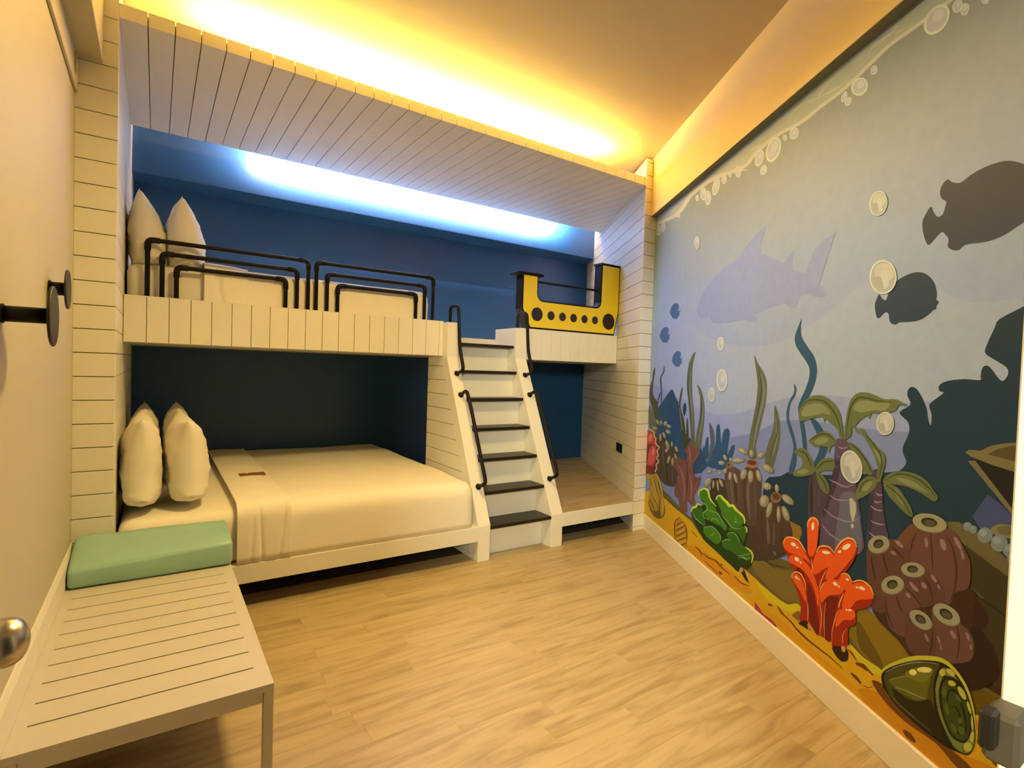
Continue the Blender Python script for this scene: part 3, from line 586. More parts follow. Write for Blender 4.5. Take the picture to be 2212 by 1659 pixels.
(206, 196, 160, 1, 1962,2616, 1961,2614, 1960,2612, 1957,2612, 1954,2613, 1951,2615, 1948,2617, 1946,2621, 1945,2624, 1945,2626, 1947,2628, 1950,2628, 1953,2627, 1956,2625, 1959,2623, 1961,2619),
]),
('bubble', '', [
(220, 212, 175, 1, 2068,2581, 2059,2574, 2046,2572, 2031,2575, 2016,2582, 2003,2592, 1995,2605, 1992,2617, 1995,2627, 2004,2633, 2017,2635, 2032,2632, 2047,2625, 2060,2614, 2068,2602, 2071,2590),
(186, 178, 150, 1, 2060,2586, 2053,2580, 2042,2578, 2030,2580, 2019,2585, 2009,2594, 2002,2604, 2000,2613, 2003,2622, 2010,2627, 2021,2629, 2033,2627, 2045,2621, 2055,2613, 2061,2603, 2063,2594),
(206, 196, 160, 1, 2053,2598, 2049,2595, 2043,2595, 2037,2596, 2030,2599, 2024,2604, 2020,2609, 2019,2615, 2020,2619, 2024,2622, 2030,2623, 2037,2622, 2044,2618, 2049,2614, 2053,2608, 2054,2603),
]),
('bubble', '', [
(220, 212, 175, 1, 2407,2591, 2401,2585, 2394,2582, 2387,2582, 2380,2585, 2375,2590, 2372,2598, 2372,2606, 2375,2614, 2381,2620, 2388,2623, 2395,2623, 2402,2620, 2407,2614, 2410,2606, 2410,2598),
(186, 178, 150, 1, 2403,2593, 2399,2588, 2393,2585, 2387,2585, 2382,2587, 2378,2592, 2376,2598, 2376,2605, 2379,2611, 2383,2616, 2389,2619, 2395,2619, 2400,2617, 2404,2612, 2406,2606, 2406,2600),
(206, 196, 160, 1, 2400,2602, 2398,2600, 2395,2598, 2391,2598, 2388,2599, 2386,2602, 2385,2605, 2385,2609, 2386,2613, 2388,2615, 2392,2617, 2395,2617, 2398,2615, 2400,2613, 2401,2609, 2401,2606),
]),
('bubble', '', [
(220, 212, 175, 1, 2435,2556, 2429,2552, 2422,2551, 2414,2553, 2406,2557, 2400,2564, 2397,2571, 2396,2578, 2399,2584, 2405,2588, 2413,2589, 2421,2587, 2429,2582, 2434,2576, 2438,2569, 2438,2562),
(186, 178, 150, 1, 2431,2559, 2427,2556, 2420,2555, 2414,2556, 2408,2559, 2403,2564, 2401,2570, 2401,2576, 2403,2581, 2408,2584, 2414,2585, 2421,2584, 2427,2580, 2431,2575, 2434,2569, 2434,2564),
(206, 196, 160, 1, 2428,2567, 2425,2566, 2422,2565, 2418,2566, 2415,2568, 2412,2571, 2411,2574, 2410,2577, 2412,2580, 2414,2582, 2418,2582, 2421,2581, 2425,2579, 2428,2576, 2429,2573, 2429,2570),
]),
('bubble', '', [
(220, 212, 175, 1, 2523,2561, 2510,2556, 2493,2557, 2474,2565, 2456,2578, 2442,2594, 2434,2610, 2433,2625, 2440,2636, 2454,2641, 2471,2639, 2490,2631, 2508,2618, 2521,2602, 2529,2586, 2529,2572),
(186, 178, 150, 1, 2514,2569, 2504,2565, 2490,2565, 2475,2571, 2460,2581, 2449,2593, 2444,2607, 2444,2619, 2450,2627, 2461,2632, 2475,2631, 2490,2625, 2504,2615, 2514,2602, 2520,2589, 2520,2578),
(206, 196, 160, 1, 2507,2588, 2501,2585, 2493,2586, 2485,2590, 2477,2595, 2471,2602, 2467,2610, 2467,2617, 2470,2621, 2476,2623, 2484,2623, 2492,2619, 2500,2613, 2506,2606, 2510,2599, 2510,2592),
]),
('bubble', '', [
(220, 212, 175, 1, 2578,2608, 2574,2604, 2567,2603, 2560,2605, 2552,2609, 2546,2616, 2542,2624, 2540,2631, 2542,2637, 2546,2641, 2553,2642, 2560,2640, 2568,2636, 2574,2629, 2578,2622, 2579,2615),
(186, 178, 150, 1, 2574,2612, 2570,2608, 2565,2607, 2559,2608, 2554,2612, 2549,2617, 2545,2623, 2544,2629, 2546,2634, 2550,2637, 2555,2639, 2561,2637, 2566,2634, 2571,2629, 2574,2623, 2575,2617),
(206, 196, 160, 1, 2571,2620, 2569,2618, 2566,2617, 2562,2618, 2559,2620, 2556,2623, 2554,2626, 2554,2630, 2554,2633, 2556,2634, 2559,2635, 2563,2634, 2566,2632, 2569,2629, 2571,2626, 2571,2622),
]),
('bubble', '', [
(220, 212, 175, 1, 2884,2592, 2867,2586, 2847,2588, 2827,2596, 2809,2612, 2798,2631, 2793,2650, 2798,2668, 2810,2680, 2827,2685, 2847,2683, 2867,2673, 2884,2658, 2894,2640, 2898,2621, 2894,2604),
(186, 178, 150, 1, 2876,2601, 2862,2596, 2846,2597, 2829,2604, 2816,2615, 2807,2630, 2804,2646, 2808,2660, 2818,2670, 2832,2675, 2849,2673, 2865,2666, 2878,2654, 2886,2640, 2889,2625, 2885,2611),
(206, 196, 160, 1, 2869,2626, 2862,2624, 2853,2625, 2844,2629, 2836,2636, 2831,2644, 2829,2653, 2831,2661, 2836,2666, 2844,2668, 2853,2667, 2862,2663, 2869,2656, 2874,2648, 2876,2639, 2874,2632),
]),
('bubble', '', [
(220, 212, 175, 1, 2943,2612, 2939,2607, 2933,2605, 2926,2607, 2918,2612, 2912,2620, 2908,2629, 2907,2638, 2909,2645, 2913,2650, 2920,2652, 2927,2650, 2934,2645, 2940,2637, 2944,2628, 2945,2619),
(186, 178, 150, 1, 2940,2615, 2936,2611, 2931,2609, 2925,2611, 2920,2614, 2915,2621, 2912,2628, 2911,2635, 2913,2641, 2916,2646, 2921,2647, 2927,2646, 2933,2642, 2937,2636, 2940,2629, 2941,2622),
(206, 196, 160, 1, 2936,2625, 2934,2623, 2932,2622, 2928,2623, 2925,2625, 2922,2629, 2921,2633, 2920,2637, 2921,2640, 2923,2642, 2926,2643, 2929,2642, 2932,2640, 2935,2636, 2937,2632, 2937,2628),
]),
('bubble', '', [
(220, 212, 175, 1, 2969,2585, 2965,2580, 2960,2578, 2954,2580, 2948,2584, 2943,2590, 2940,2598, 2939,2606, 2940,2613, 2944,2617, 2950,2619, 2956,2617, 2962,2613, 2967,2607, 2970,2599, 2971,2591),
(186, 178, 150, 1, 2966,2588, 2963,2584, 2959,2582, 2954,2583, 2949,2586, 2945,2591, 2943,2597, 2942,2604, 2944,2609, 2947,2613, 2951,2615, 2956,2614, 2961,2611, 2964,2606, 2967,2600, 2967,2593),
(206, 196, 160, 1, 2963,2596, 2961,2594, 2959,2593, 2956,2594, 2954,2596, 2951,2599, 2950,2602, 2950,2606, 2950,2609, 2952,2611, 2954,2611, 2957,2611, 2960,2609, 2962,2606, 2963,2603, 2964,2599),
]),
('bubble', '', [
(220, 212, 175, 1, 3037,2570, 3036,2567, 3034,2565, 3030,2565, 3025,2568, 3020,2572, 3016,2577, 3013,2582, 3012,2587, 3012,2591, 3015,2592, 3019,2592, 3024,2589, 3028,2585, 3033,2580, 3036,2575),
(186, 178, 150, 1, 3034,2572, 3034,2569, 3032,2567, 3029,2568, 3025,2569, 3021,2573, 3018,2577, 3015,2581, 3014,2585, 3015,2588, 3017,2590, 3020,2589, 3024,2588, 3028,2584, 3031,2580, 3033,2576),
(206, 196, 160, 1, 3032,2576, 3031,2575, 3030,2574, 3028,2574, 3026,2575, 3024,2577, 3022,2579, 3021,2582, 3020,2584, 3021,2585, 3022,2586, 3024,2586, 3026,2585, 3028,2583, 3030,2581, 3031,2578),
]),
('shark_silhouette', 'pale lilac shark silhouette', [
(148, 150, 158, 0, 948,1836, 979,1892, 1055,1964, 1179,2024, 1320,2065, 1452,2082, 1524,2093, 1571,2128, 1645,2160, 1717,2185, 1818,2212, 1789,2163, 1763,2104, 1776,2064, 1867,2027, 1965,1981, 1996,1970, 2023,1995, 2058,2013, 2081,2020, 2074,1984, 2071,1935, 2079,1921, 2142,1897, 2183,1886, 2199,1927, 2244,1988, 2296,2014, 2383,2030, 2365,1998, 2336,1937, 2312,1882, 2287,1821, 2312,1799, 2349,1763, 2327,1755, 2280,1757, 2216,1781, 2184,1786, 2138,1780, 2127,1748, 2104,1729, 2058,1740, 2020,1766, 1921,1760, 1807,1745, 1729,1735, 1758,1708, 1751,1690, 1686,1696, 1607,1722, 1485,1718, 1330,1718, 1207,1736, 1159,1763, 1143,1795, 1134,1754, 1112,1784, 1097,1755, 1073,1782, 1061,1766, 989,1796),
]),
('fish_silhouette', 'large dark fish silhouette near the top right of the mural', [
(54, 60, 60, 1, 2833,1947, 2842,1968, 2865,1993, 2877,1970, 2894,1950, 2914,1953, 2922,1976, 2924,1992, 2907,2006, 2898,2032, 2907,2054, 2926,2064, 2943,2049, 2974,2037, 3009,2049, 3053,2056, 3096,2055, 3132,2046, 3173,2021, 3215,1984, 3236,1940, 3234,1894, 3209,1864, 3173,1850, 3130,1832, 3078,1824, 3005,1831, 2982,1819, 2957,1825, 2940,1840, 2942,1862, 2928,1882, 2914,1894, 2895,1884, 2866,1862, 2852,1877, 2839,1910),
]),
('fish_silhouette', 'round dark fish silhouette touching a bubble', [
(42, 58, 62, 1, 2630,1685, 2637,1704, 2649,1722, 2667,1703, 2685,1695, 2692,1710, 2714,1745, 2745,1765, 2790,1776, 2834,1774, 2870,1756, 2895,1728, 2908,1692, 2907,1669, 2917,1662, 2915,1654, 2910,1651, 2908,1638, 2898,1635, 2879,1621, 2845,1606, 2801,1603, 2755,1605, 2740,1598, 2716,1605, 2706,1622, 2703,1638, 2692,1649, 2676,1644, 2655,1629, 2642,1638, 2634,1661),
]),
('fish_silhouette', 'small blue fish silhouette', [
(68, 98, 116, 1, 511,1492, 529,1528, 584,1562, 654,1563, 690,1545, 686,1519, 671,1511, 694,1506, 733,1519, 709,1498, 717,1463, 691,1474, 680,1450, 639,1445, 581,1451, 535,1476),
]),
('fish_silhouette', 'small blue fish silhouette', [
(68, 98, 116, 1, 208,1699, 229,1736, 292,1770, 372,1768, 414,1746, 409,1719, 391,1711, 419,1704, 463,1716, 435,1695, 444,1658, 415,1671, 402,1646, 355,1642, 289,1651, 236,1680),
]),
('fish_silhouette', 'small blue fish silhouette', [
(68, 98, 116, 1, 424,1878, 443,1912, 499,1942, 572,1937, 610,1915, 606,1889, 590,1883, 614,1875, 655,1885, 629,1865, 637,1830, 611,1843, 599,1820, 557,1819, 497,1829, 449,1859),
]),
('reef_silhouette', 'dark teal reef silhouette at the right of the mural', [
(22, 50, 54, 1, 3249,1635, 3197,1613, 3129,1583, 3115,1557, 3092,1502, 3093,1481, 3126,1460, 3158,1440, 3164,1420, 3150,1400, 3134,1410, 3118,1430, 3101,1445, 3085,1440, 3080,1414, 3079,1401, 3025,1403, 2965,1395, 2937,1380, 2939,1361, 2955,1356, 2918,1328, 2902,1310, 2914,1279, 2913,1244, 2902,1260, 2892,1300, 2869,1340, 2846,1365, 2824,1371, 2810,1358, 2810,1337, 2824,1307, 2777,1276, 2817,1246, 2825,1210, 2801,1152, 2806,1128, 2820,1100, 2799,1072, 2761,1055, 2552,1003, 2340,960, 2151,939, 2054,894, 1918,839, 1935,636, 2250,527, 2758,620, 3328,769),
]),
('reef_silhouette', 'dark teal pointed reef silhouette at the left end of the mural', [
(40, 74, 84, 1, 253,1106, 323,1152, 398,1196, 471,1240, 514,1264, 558,1263, 606,1224, 653,1189, 683,1170, 799,972, 1122,887, 1138,728, 82,518, 82,825, 53,913, 164,1046),
(44, 80, 92, 1, 1273,869, 1325,945, 1326,1044, 1351,1082, 1377,1067, 1400,974, 1417,893),
(44, 80, 92, 1, 1398,890, 1409,975, 1422,1037, 1465,1068, 1506,1056, 1506,1014, 1490,948, 1481,891),
(44, 80, 92, 1, 1482,883, 1513,939, 1544,973, 1573,981, 1572,948, 1528,869),
(44, 80, 92, 1, 1160,836, 1143,900, 1169,904, 1189,972, 1221,976, 1225,930, 1233,849),
(44, 80, 92, 1, 1233,849, 1218,791, 1435,805, 1519,868, 1469,923, 1310,898),
]),
('seaweed', '', [
(98, 98, 62, 1, 957,1551, 905,1530, 849,1470, 826,1384, 828,1302, 849,1232, 883,1143, 930,987, 950,861, 1009,870, 991,1044, 969,1140, 935,1237, 919,1335, 915,1435, 933,1494),
(128, 126, 88, 0, 888,1405, 881,1381, 871,1345, 867,1309, 872,1275, 882,1242, 894,1209, 906,1178, 919,1147, 931,1112, 942,1061, 951,1005, 958,966, 968,967, 965,1007, 959,1063, 952,1114, 943,1150, 932,1181, 920,1211, 909,1244, 897,1277, 889,1309, 890,1345, 895,1380, 898,1405),
(66, 68, 38, 0, 861,1384, 856,1360, 850,1324, 851,1283, 863,1238, 882,1189, 902,1134, 924,1066, 947,993, 963,942, 968,942, 955,994, 935,1067, 915,1136, 897,1190, 878,1239, 865,1283, 862,1324, 865,1360, 867,1384),
]),
('seaweed', '', [
(98, 98, 62, 1, 1004,1323, 1038,1271, 1066,1220, 1067,1100, 1032,990, 1009,870, 1100,884, 1140,1036, 1147,1131, 1134,1200, 1094,1269, 1046,1305),
(128, 126, 88, 0, 1101,1222, 1104,1198, 1109,1164, 1110,1128, 1101,1089, 1088,1046, 1077,1006, 1069,967, 1063,931, 1059,906, 1067,907, 1076,932, 1086,968, 1097,1007, 1110,1047, 1123,1089, 1130,1129, 1126,1166, 1117,1199, 1109,1222),
(66, 68, 38, 0, 1073,1244, 1079,1214, 1088,1171, 1092,1126, 1085,1074, 1073,1019, 1065,980, 1069,980, 1081,1019, 1095,1075, 1103,1127, 1098,1172, 1086,1215, 1077,1244),
]),
('seaweed', '', [
(66, 68, 38, 1, 738,1294, 704,1224, 692,1144, 708,1066, 759,967, 813,840, 864,848, 819,1025, 743,1122, 724,1173, 754,1268),
(128, 126, 88, 0, 710,1145, 711,1126, 716,1098, 725,1067, 743,1032, 765,995, 782,969, 789,971, 778,997, 760,1035, 744,1070, 733,1100, 724,1127, 716,1146),
]),
('seaweed', '', [
(66, 68, 38, 1, 864,848, 850,978, 853,1065, 873,1061, 894,983, 913,855),
]),
('seaweed', '', [
(66, 68, 38, 1, 108,1440, 77,1397, 59,1324, 12,1249, 20,1157, 108,1071, 192,959, 274,997, 223,1139, 101,1204, 97,1313, 131,1398),
]),
('seaweed', '', [
(98, 98, 62, 1, 26,1108, 109,1059, 190,982, 235,892, 132,868, 35,911, 1,1031),
(128, 126, 88, 0, 38,1090, 60,1072, 93,1047, 123,1023, 145,1000, 165,978, 180,963, 186,964, 177,980, 161,1003, 140,1026, 108,1050, 72,1074, 44,1091),
]),
('seaweed', '', [
(58, 76, 80, 1, 344,1457, 358,1411, 321,1377, 291,1353, 318,1261, 320,1175, 294,1138, 297,1231, 262,1317, 265,1364, 318,1400),
]),
('seaweed', '', [
(58, 76, 80, 1, 280,1236, 294,1225, 246,1164, 241,1135, 215,1139, 227,1181),
]),
('seaweed', '', [
(34, 62, 66, 1, 796,1178, 830,1165, 834,1124, 807,1081, 777,1114, 773,1150),
]),
('seaweed', '', [
(84, 92, 82, 1, 1222,1073, 1264,1059, 1298,1022, 1314,961, 1290,895, 1236,817, 1216,813, 1256,935, 1239,1001),
]),
('seaweed', '', [
(98, 98, 62, 1, 1749,1506, 1797,1459, 1871,1395, 1893,1323, 1884,1241, 1844,1119, 1809,1012, 1824,949, 1735,934, 1742,1060, 1770,1158, 1796,1272, 1796,1366),
(128, 126, 88, 0, 1824,1403, 1835,1381, 1850,1352, 1859,1321, 1857,1293, 1850,1263, 1840,1230, 1827,1194, 1812,1155, 1799,1115, 1791,1069, 1784,1022, 1780,989, 1789,990, 1797,1023, 1807,1070, 1819,1115, 1834,1154, 1850,1193, 1863,1229, 1872,1262, 1879,1293, 1878,1323, 1866,1354, 1847,1383, 1832,1404),
(66, 68, 38, 0, 1797,1440, 1808,1411, 1824,1371, 1834,1330, 1832,1292, 1824,1252, 1813,1209, 1798,1157, 1780,1102, 1767,1063, 1771,1063, 1787,1102, 1807,1157, 1824,1209, 1836,1251, 1844,1291, 1845,1330, 1833,1372, 1815,1412, 1801,1440),
]),
('seaweed', '', [
(98, 98, 62, 1, 1972,1247, 2024,1173, 2032,1071, 2002,971, 1962,893, 1910,928, 1919,1019, 1973,1133),
(128, 126, 88, 0, 1988,1187, 1991,1163, 1995,1128, 1997,1093, 1990,1054, 1980,1013, 1974,984, 1982,984, 1994,1014, 2010,1055, 2018,1094, 2015,1131, 2005,1165, 1996,1188),
(66, 68, 38, 0, 1983,1222, 1991,1194, 2002,1153, 2005,1111, 1989,1062, 1964,1009, 1946,970, 1949,970, 1970,1008, 1997,1062, 2014,1111, 2011,1155, 1997,1195, 1986,1222),
]),
('seaweed', '', [
(40, 78, 88, 1, 2167,1673, 2163,1635, 2174,1586, 2223,1535, 2276,1487, 2299,1425, 2286,1363, 2253,1306, 2219,1257, 2217,1201, 2242,1124, 2254,1054, 2228,1058, 2210,1120, 2175,1229, 2179,1270, 2225,1345, 2246,1401, 2236,1448, 2173,1505, 2130,1547, 2119,1589, 2143,1637),
]),
('seaweed', '', [
(52, 82, 92, 1, 2131,1362, 2153,1334, 2142,1300, 2111,1265, 2101,1206, 2111,1174, 2151,1112, 2176,1050, 2176,968, 2138,920, 2123,941, 2150,1038, 2139,1086, 2091,1163, 2079,1221, 2102,1282, 2134,1317),
]),
('seaweed', '', [
(40, 78, 88, 1, 2267,1205, 2323,1195, 2373,1148, 2399,1092, 2370,1034, 2327,981, 2291,974, 2334,1051, 2342,1098, 2308,1155),
]),
('treasure_chest', 'open treasure chest with pale pearls', [
(22, 22, 14, 0, 3060,1154, 3079,1146, 3214,1018, 3311,913, 3295,1195),
(118, 104, 58, 0, 3054,1148, 3079,1153, 3216,1019, 3286,948, 3287,934, 3207,1011),
(122, 106, 56, 0, 3044,1173, 3056,1183, 3095,1186, 3126,1206, 3171,1220, 3272,1237, 3278,1132, 3135,1149, 3063,1163),
(86, 70, 34, 0, 3117,1179, 3147,1199, 3181,1213, 3272,1227, 3276,1164),
(66, 74, 98, 0, 3080,980, 3125,1060, 3176,1034, 3215,1003, 3227,965, 3108,949),
(58, 48, 22, 0, 3051,891, 3136,869, 3214,834, 3317,816, 3334,510, 3212,615, 3087,713),
(104, 90, 46, 0, 2982,936, 3038,950, 3103,936, 3214,876, 3315,845, 3318,797, 3217,832, 3012,901),
(126, 114, 64, 1, 3224,972, 3220,964, 3211,956, 3197,949, 3181,945, 3165,943, 3152,945, 3143,951, 3140,958, 3144,967, 3154,975, 3168,982, 3185,986, 3200,987, 3213,985, 3221,979),
(104, 94, 52, 1, 3216,974, 3214,969, 3207,963, 3198,959, 3187,956, 3176,955, 3167,956, 3161,960, 3159,964, 3162,970, 3168,975, 3178,979, 3189,982, 3200,983, 3209,982, 3214,978),
(122, 126, 104, 1, 3081,949, 3080,944, 3077,938, 3073,934, 3067,931, 3062,930, 3057,932, 3053,935, 3052,940, 3053,946, 3055,951, 3060,956, 3066,958, 3071,959, 3076,957, 3079,954),
(142, 144, 122, 1, 3070,950, 3069,947, 3068,945, 3066,943, 3063,942, 3060,941, 3058,942, 3056,943, 3055,946, 3056,948, 3057,951, 3059,953, 3062,954, 3065,954, 3067,954, 3069,952),
(122, 126, 104, 1, 3098,945, 3097,940, 3095,935, 3091,931, 3086,928, 3081,928, 3076,929, 3073,932, 3072,937, 3073,942, 3075,947, 3079,951, 3084,953, 3089,954, 3094,952, 3097,949),
(142, 144, 122, 1, 3088,945, 3088,943, 3086,941, 3084,939, 3082,938, 3079,937, 3077,938, 3076,939, 3075,941, 3075,944, 3077,946, 3079,948, 3081,949, 3084,949, 3086,949, 3087,947),
(122, 126, 104, 1, 3147,943, 3146,933, 3141,924, 3134,917, 3125,912, 3116,911, 3108,913, 3102,919, 3100,928, 3101,937, 3106,946, 3113,954, 3122,958, 3132,959, 3139,957, 3145,951),
(142, 144, 122, 1, 3129,944, 3129,940, 3126,936, 3123,932, 3118,930, 3113,929, 3109,930, 3106,933, 3105,937, 3106,941, 3108,945, 3112,948, 3117,951, 3121,951, 3125,950, 3128,948),
(122, 126, 104, 1, 3192,934, 3190,924, 3186,914, 3178,906, 3169,901, 3159,900, 3151,902, 3145,909, 3143,918, 3144,928, 3149,938, 3157,945, 3166,950, 3176,951, 3184,949, 3189,943),
(142, 144, 122, 1, 3173,935, 3173,931, 3170,926, 3166,923, 3162,920, 3157,919, 3153,920, 3150,923, 3148,927, 3149,932, 3152,936, 3156,940, 3160,942, 3165,943, 3169,942, 3172,939),
(122, 126, 104, 1, 3219,922, 3218,914, 3215,906, 3209,900, 3201,896, 3194,894, 3187,897, 3182,901, 3180,909, 3182,917, 3185,925, 3192,931, 3199,935, 3207,936, 3213,934, 3218,929),
(142, 144, 122, 1, 3205,923, 3204,919, 3202,916, 3199,913, 3195,911, 3192,910, 3188,911, 3186,913, 3185,916, 3186,920, 3188,924, 3191,927, 3194,929, 3198,929, 3202,928, 3204,926),
(122, 126, 104, 1, 3228,902, 3227,895, 3224,888, 3218,882, 3212,878, 3205,877, 3199,879, 3195,883, 3193,890, 3194,897, 3198,904, 3203,910, 3210,913, 3216,914, 3222,913, 3226,908),
(142, 144, 122, 1, 3215,903, 3214,899, 3213,896, 3210,893, 3207,892, 3203,891, 3200,892, 3198,894, 3197,896, 3198,900, 3200,903, 3202,906, 3206,908, 3209,908, 3212,907, 3214,905),
(96, 90, 56, 0, 3109,648, 3132,655, 3221,630, 3237,618, 3212,615),
(92, 84, 50, 0, 3083,769, 3102,760, 3135,743, 3121,743),
]),
('sand_slope', 'dull ochre sand slope behind the corals', [
(104, 88, 34, 0, 246,463, 548,442, 885,388, 1139,383, 1385,397, 1742,488, 1860,486, 2037,479, 2177,503, 2278,489, 2611,485, 2669,504, 2754,488, 2857,466, 2898,448, 3157,529, 3218,517, 3355,524, 3366,337, 3119,192, 2652,196, 1808,202, 914,116, 140,168),
(150, 104, 30, 0, 2146,695, 2234,694, 2250,669, 2226,609, 2202,548, 2097,538, 2122,610),
(128, 100, 32, 1, 1787,431, 1938,434, 2074,428, 2223,467, 2414,412, 2291,322, 2084,301, 1873,330),
(140, 104, 14, 1, 2582,449, 2670,501, 2755,481, 2858,453, 2885,415, 2739,312, 2643,323, 2566,373),
(104, 76, 10, 1, 2625,432, 2696,395, 2765,334, 2721,316, 2642,337),
(74, 58, 22, 0, 1803,455, 1837,447, 1885,436, 1932,428, 1976,424, 2019,422, 2048,421, 2052,425, 2025,429, 1986,434, 1943,439, 1896,447, 1845,454, 1807,459),
(74, 58, 22, 0, 1937,422, 1968,424, 2012,428, 2055,434, 2097,444, 2137,456, 2164,465, 2165,468, 2138,463, 2099,454, 2059,445, 2017,438, 1972,432, 1940,426),
(58, 30, 8, 1, 2970,475, 3075,510, 3185,529, 3218,501, 3209,490, 3131,485, 3026,458),
(104, 74, 8, 1, 3089,472, 3160,475, 3220,481, 3313,485, 3315,447, 3192,413, 3136,393),
]),
('anemone', 'grey brown anemone cluster by the red flower', [
(76, 62, 40, 1, 187,852, 468,861, 710,788, 719,705, 708,559, 583,510, 397,508, 290,573, 273,717),
(100, 82, 54, 0, 377,831, 374,799, 376,753, 386,706, 408,658, 438,610, 462,578, 475,582, 464,617, 445,666, 426,714, 414,759, 402,803, 391,833),
(50, 38, 22, 0, 509,728, 497,696, 485,652, 482,611, 499,575, 526,544, 547,524, 556,526, 543,549, 523,582, 509,616, 509,656, 515,699, 518,729),
(104, 88, 58, 0, 633,689, 622,667, 610,636, 605,608, 610,587, 622,570, 633,559, 640,561, 637,574, 631,592, 628,612, 631,639, 637,669, 640,690),
(112, 98, 58, 1, 278,988, 287,977, 285,966, 273,960, 253,959, 231,963, 213,972, 204,984, 206,994, 219,1000, 239,1001, 261,997),
(152, 136, 88, 1, 271,988, 279,978, 277,969, 266,963, 248,962, 228,966, 212,975, 203,985, 205,994, 217,1000, 235,1001, 255,997),
(180, 162, 110, 1, 252,988, 258,981, 256,974, 246,972, 233,975, 220,981, 214,988, 216,995, 226,997, 240,994),
(112, 98, 58, 1, 354,985, 352,973, 344,964, 331,959, 318,961, 308,969, 303,980, 305,992, 313,1002, 326,1007, 339,1005, 349,997),
(152, 136, 88, 1, 349,987, 347,976, 339,967, 328,963, 316,964, 307,971, 302,982, 304,993, 312,1002, 323,1006, 335,1004, 344,997),
(180, 162, 110, 1, 334,989, 332,980, 327,975, 319,974, 312,978, 309,986, 311,994, 316,1000, 324,1001, 330,996),
(112, 98, 58, 1, 462,984, 445,974, 422,968, 400,967, 386,971, 382,980, 391,991, 409,1001, 432,1007, 453,1008, 467,1004, 471,995),
(152, 136, 88, 1, 454,985, 438,976, 417,971, 398,970, 384,974, 381,982, 389,992, 405,1001, 426,1007, 446,1007, 459,1003, 462,995),
(180, 162, 110, 1, 433,989, 421,983, 406,979, 396,980, 393,985, 398,993, 411,999, 425,1003, 435,1002, 439,997),
(112, 98, 58, 1, 559,973, 546,966, 523,961, 496,959, 471,962, 456,968, 455,976, 468,983, 492,988, 519,989, 543,987, 558,981),
(152, 136, 88, 1, 548,974, 537,967, 515,963, 490,961, 467,963, 454,969, 453,976, 465,983, 486,987, 512,988, 534,986, 547,981),
(180, 162, 110, 1, 518,975, 509,970, 494,968, 478,968, 468,971, 468,977, 476,982, 492,984, 507,984, 517,981),
(112, 98, 58, 1, 259,929, 250,922, 225,914, 189,908, 153,905, 125,907, 114,913, 123,921, 150,929, 186,935, 222,937, 249,935),
(152, 136, 88, 1, 244,929, 237,922, 213,914, 181,909, 147,907, 122,908, 112,914, 120,921, 145,928, 178,934, 211,936, 235,934),
(180, 162, 110, 1, 203,926, 197,921, 180,916, 158,913, 140,914, 133,918, 139,923, 157,928, 178,931, 196,930),
(112, 98, 58, 1, 553,924, 536,916, 508,912, 478,912, 452,917, 439,925, 442,934, 460,941, 488,945, 519,945, 543,940, 556,933),
(152, 136, 88, 1, 541,925, 525,918, 500,914, 472,914, 449,918, 437,925, 439,934, 456,941, 482,944, 509,944, 532,940, 544,933),
(180, 162, 110, 1, 508,928, 496,923, 479,921, 462,922, 453,927, 454,933, 467,938, 484,940, 501,939, 510,934),
(112, 98, 58, 1, 357,864, 355,846, 346,831, 331,825, 315,827, 302,839, 296,856, 298,875, 308,889, 323,896, 339,893, 351,881),
(152, 136, 88, 1, 351,866, 349,849, 340,836, 327,830, 312,832, 301,843, 295,859, 297,876, 306,889, 319,895, 334,892, 345,882),
(180, 162, 110, 1, 333,869, 331,856, 325,848, 316,847, 308,853, 303,865, 305,878, 311,886, 320,887, 329,881),
(112, 98, 58, 1, 443,897, 455,884, 455,873, 444,865, 425,865, 403,870, 383,881, 371,894, 371,906, 382,913, 402,914, 424,908),
(152, 136, 88, 1, 437,898, 447,886, 447,876, 437,869, 420,868, 400,874, 381,884, 371,895, 371,906, 381,913, 398,913, 419,908),
(180, 162, 110, 1, 419,898, 426,889, 426,883, 417,880, 403,883, 389,891, 382,899, 382,906, 391,909, 405,906),
(112, 98, 58, 1, 529,831, 541,813, 539,797, 525,788, 502,787, 476,796, 454,812, 443,831, 445,847, 459,856, 483,856, 508,847),
(152, 136, 88, 1, 521,833, 532,816, 530,801, 517,793, 496,793, 473,801, 453,816, 442,833, 444,847, 457,856, 479,856, 502,847),
(180, 162, 110, 1, 499,834, 507,821, 505,812, 494,809, 478,814, 463,825, 455,837, 457,847, 468,850, 485,844),
(112, 98, 58, 1, 608,846, 606,834, 599,825, 588,820, 577,821, 567,828, 563,839, 565,851, 572,860, 583,865, 595,863, 604,856),
(152, 136, 88, 1, 604,847, 602,836, 595,827, 585,823, 575,824, 566,831, 562,841, 564,851, 571,860, 581,864, 591,863, 600,856),
(180, 162, 110, 1, 590,848, 589,840, 584,835, 577,834, 571,838, 569,845, 570,853, 575,858, 581,859, 587,855),
(112, 98, 58, 1, 712,827, 720,817, 718,806, 707,799, 690,798, 670,801, 653,810, 645,821, 647,832, 658,839, 676,840, 696,836),
(152, 136, 88, 1, 706,828, 713,818, 712,809, 701,802, 685,801, 667,804, 652,812, 644,822, 646,832, 656,838, 673,840, 691,836),
(180, 162, 110, 1, 688,827, 694,820, 692,814, 683,811, 671,813, 660,819, 654,826, 656,833, 665,835, 677,833),
(112, 98, 58, 1, 512,775, 495,765, 475,757, 456,755, 443,759, 441,767, 450,779, 467,789, 488,797, 507,799, 519,795, 521,786),
(152, 136, 88, 1, 505,776, 490,767, 471,760, 454,758, 442,761, 441,769, 449,779, 464,789, 483,796, 501,798, 511,794, 513,787),
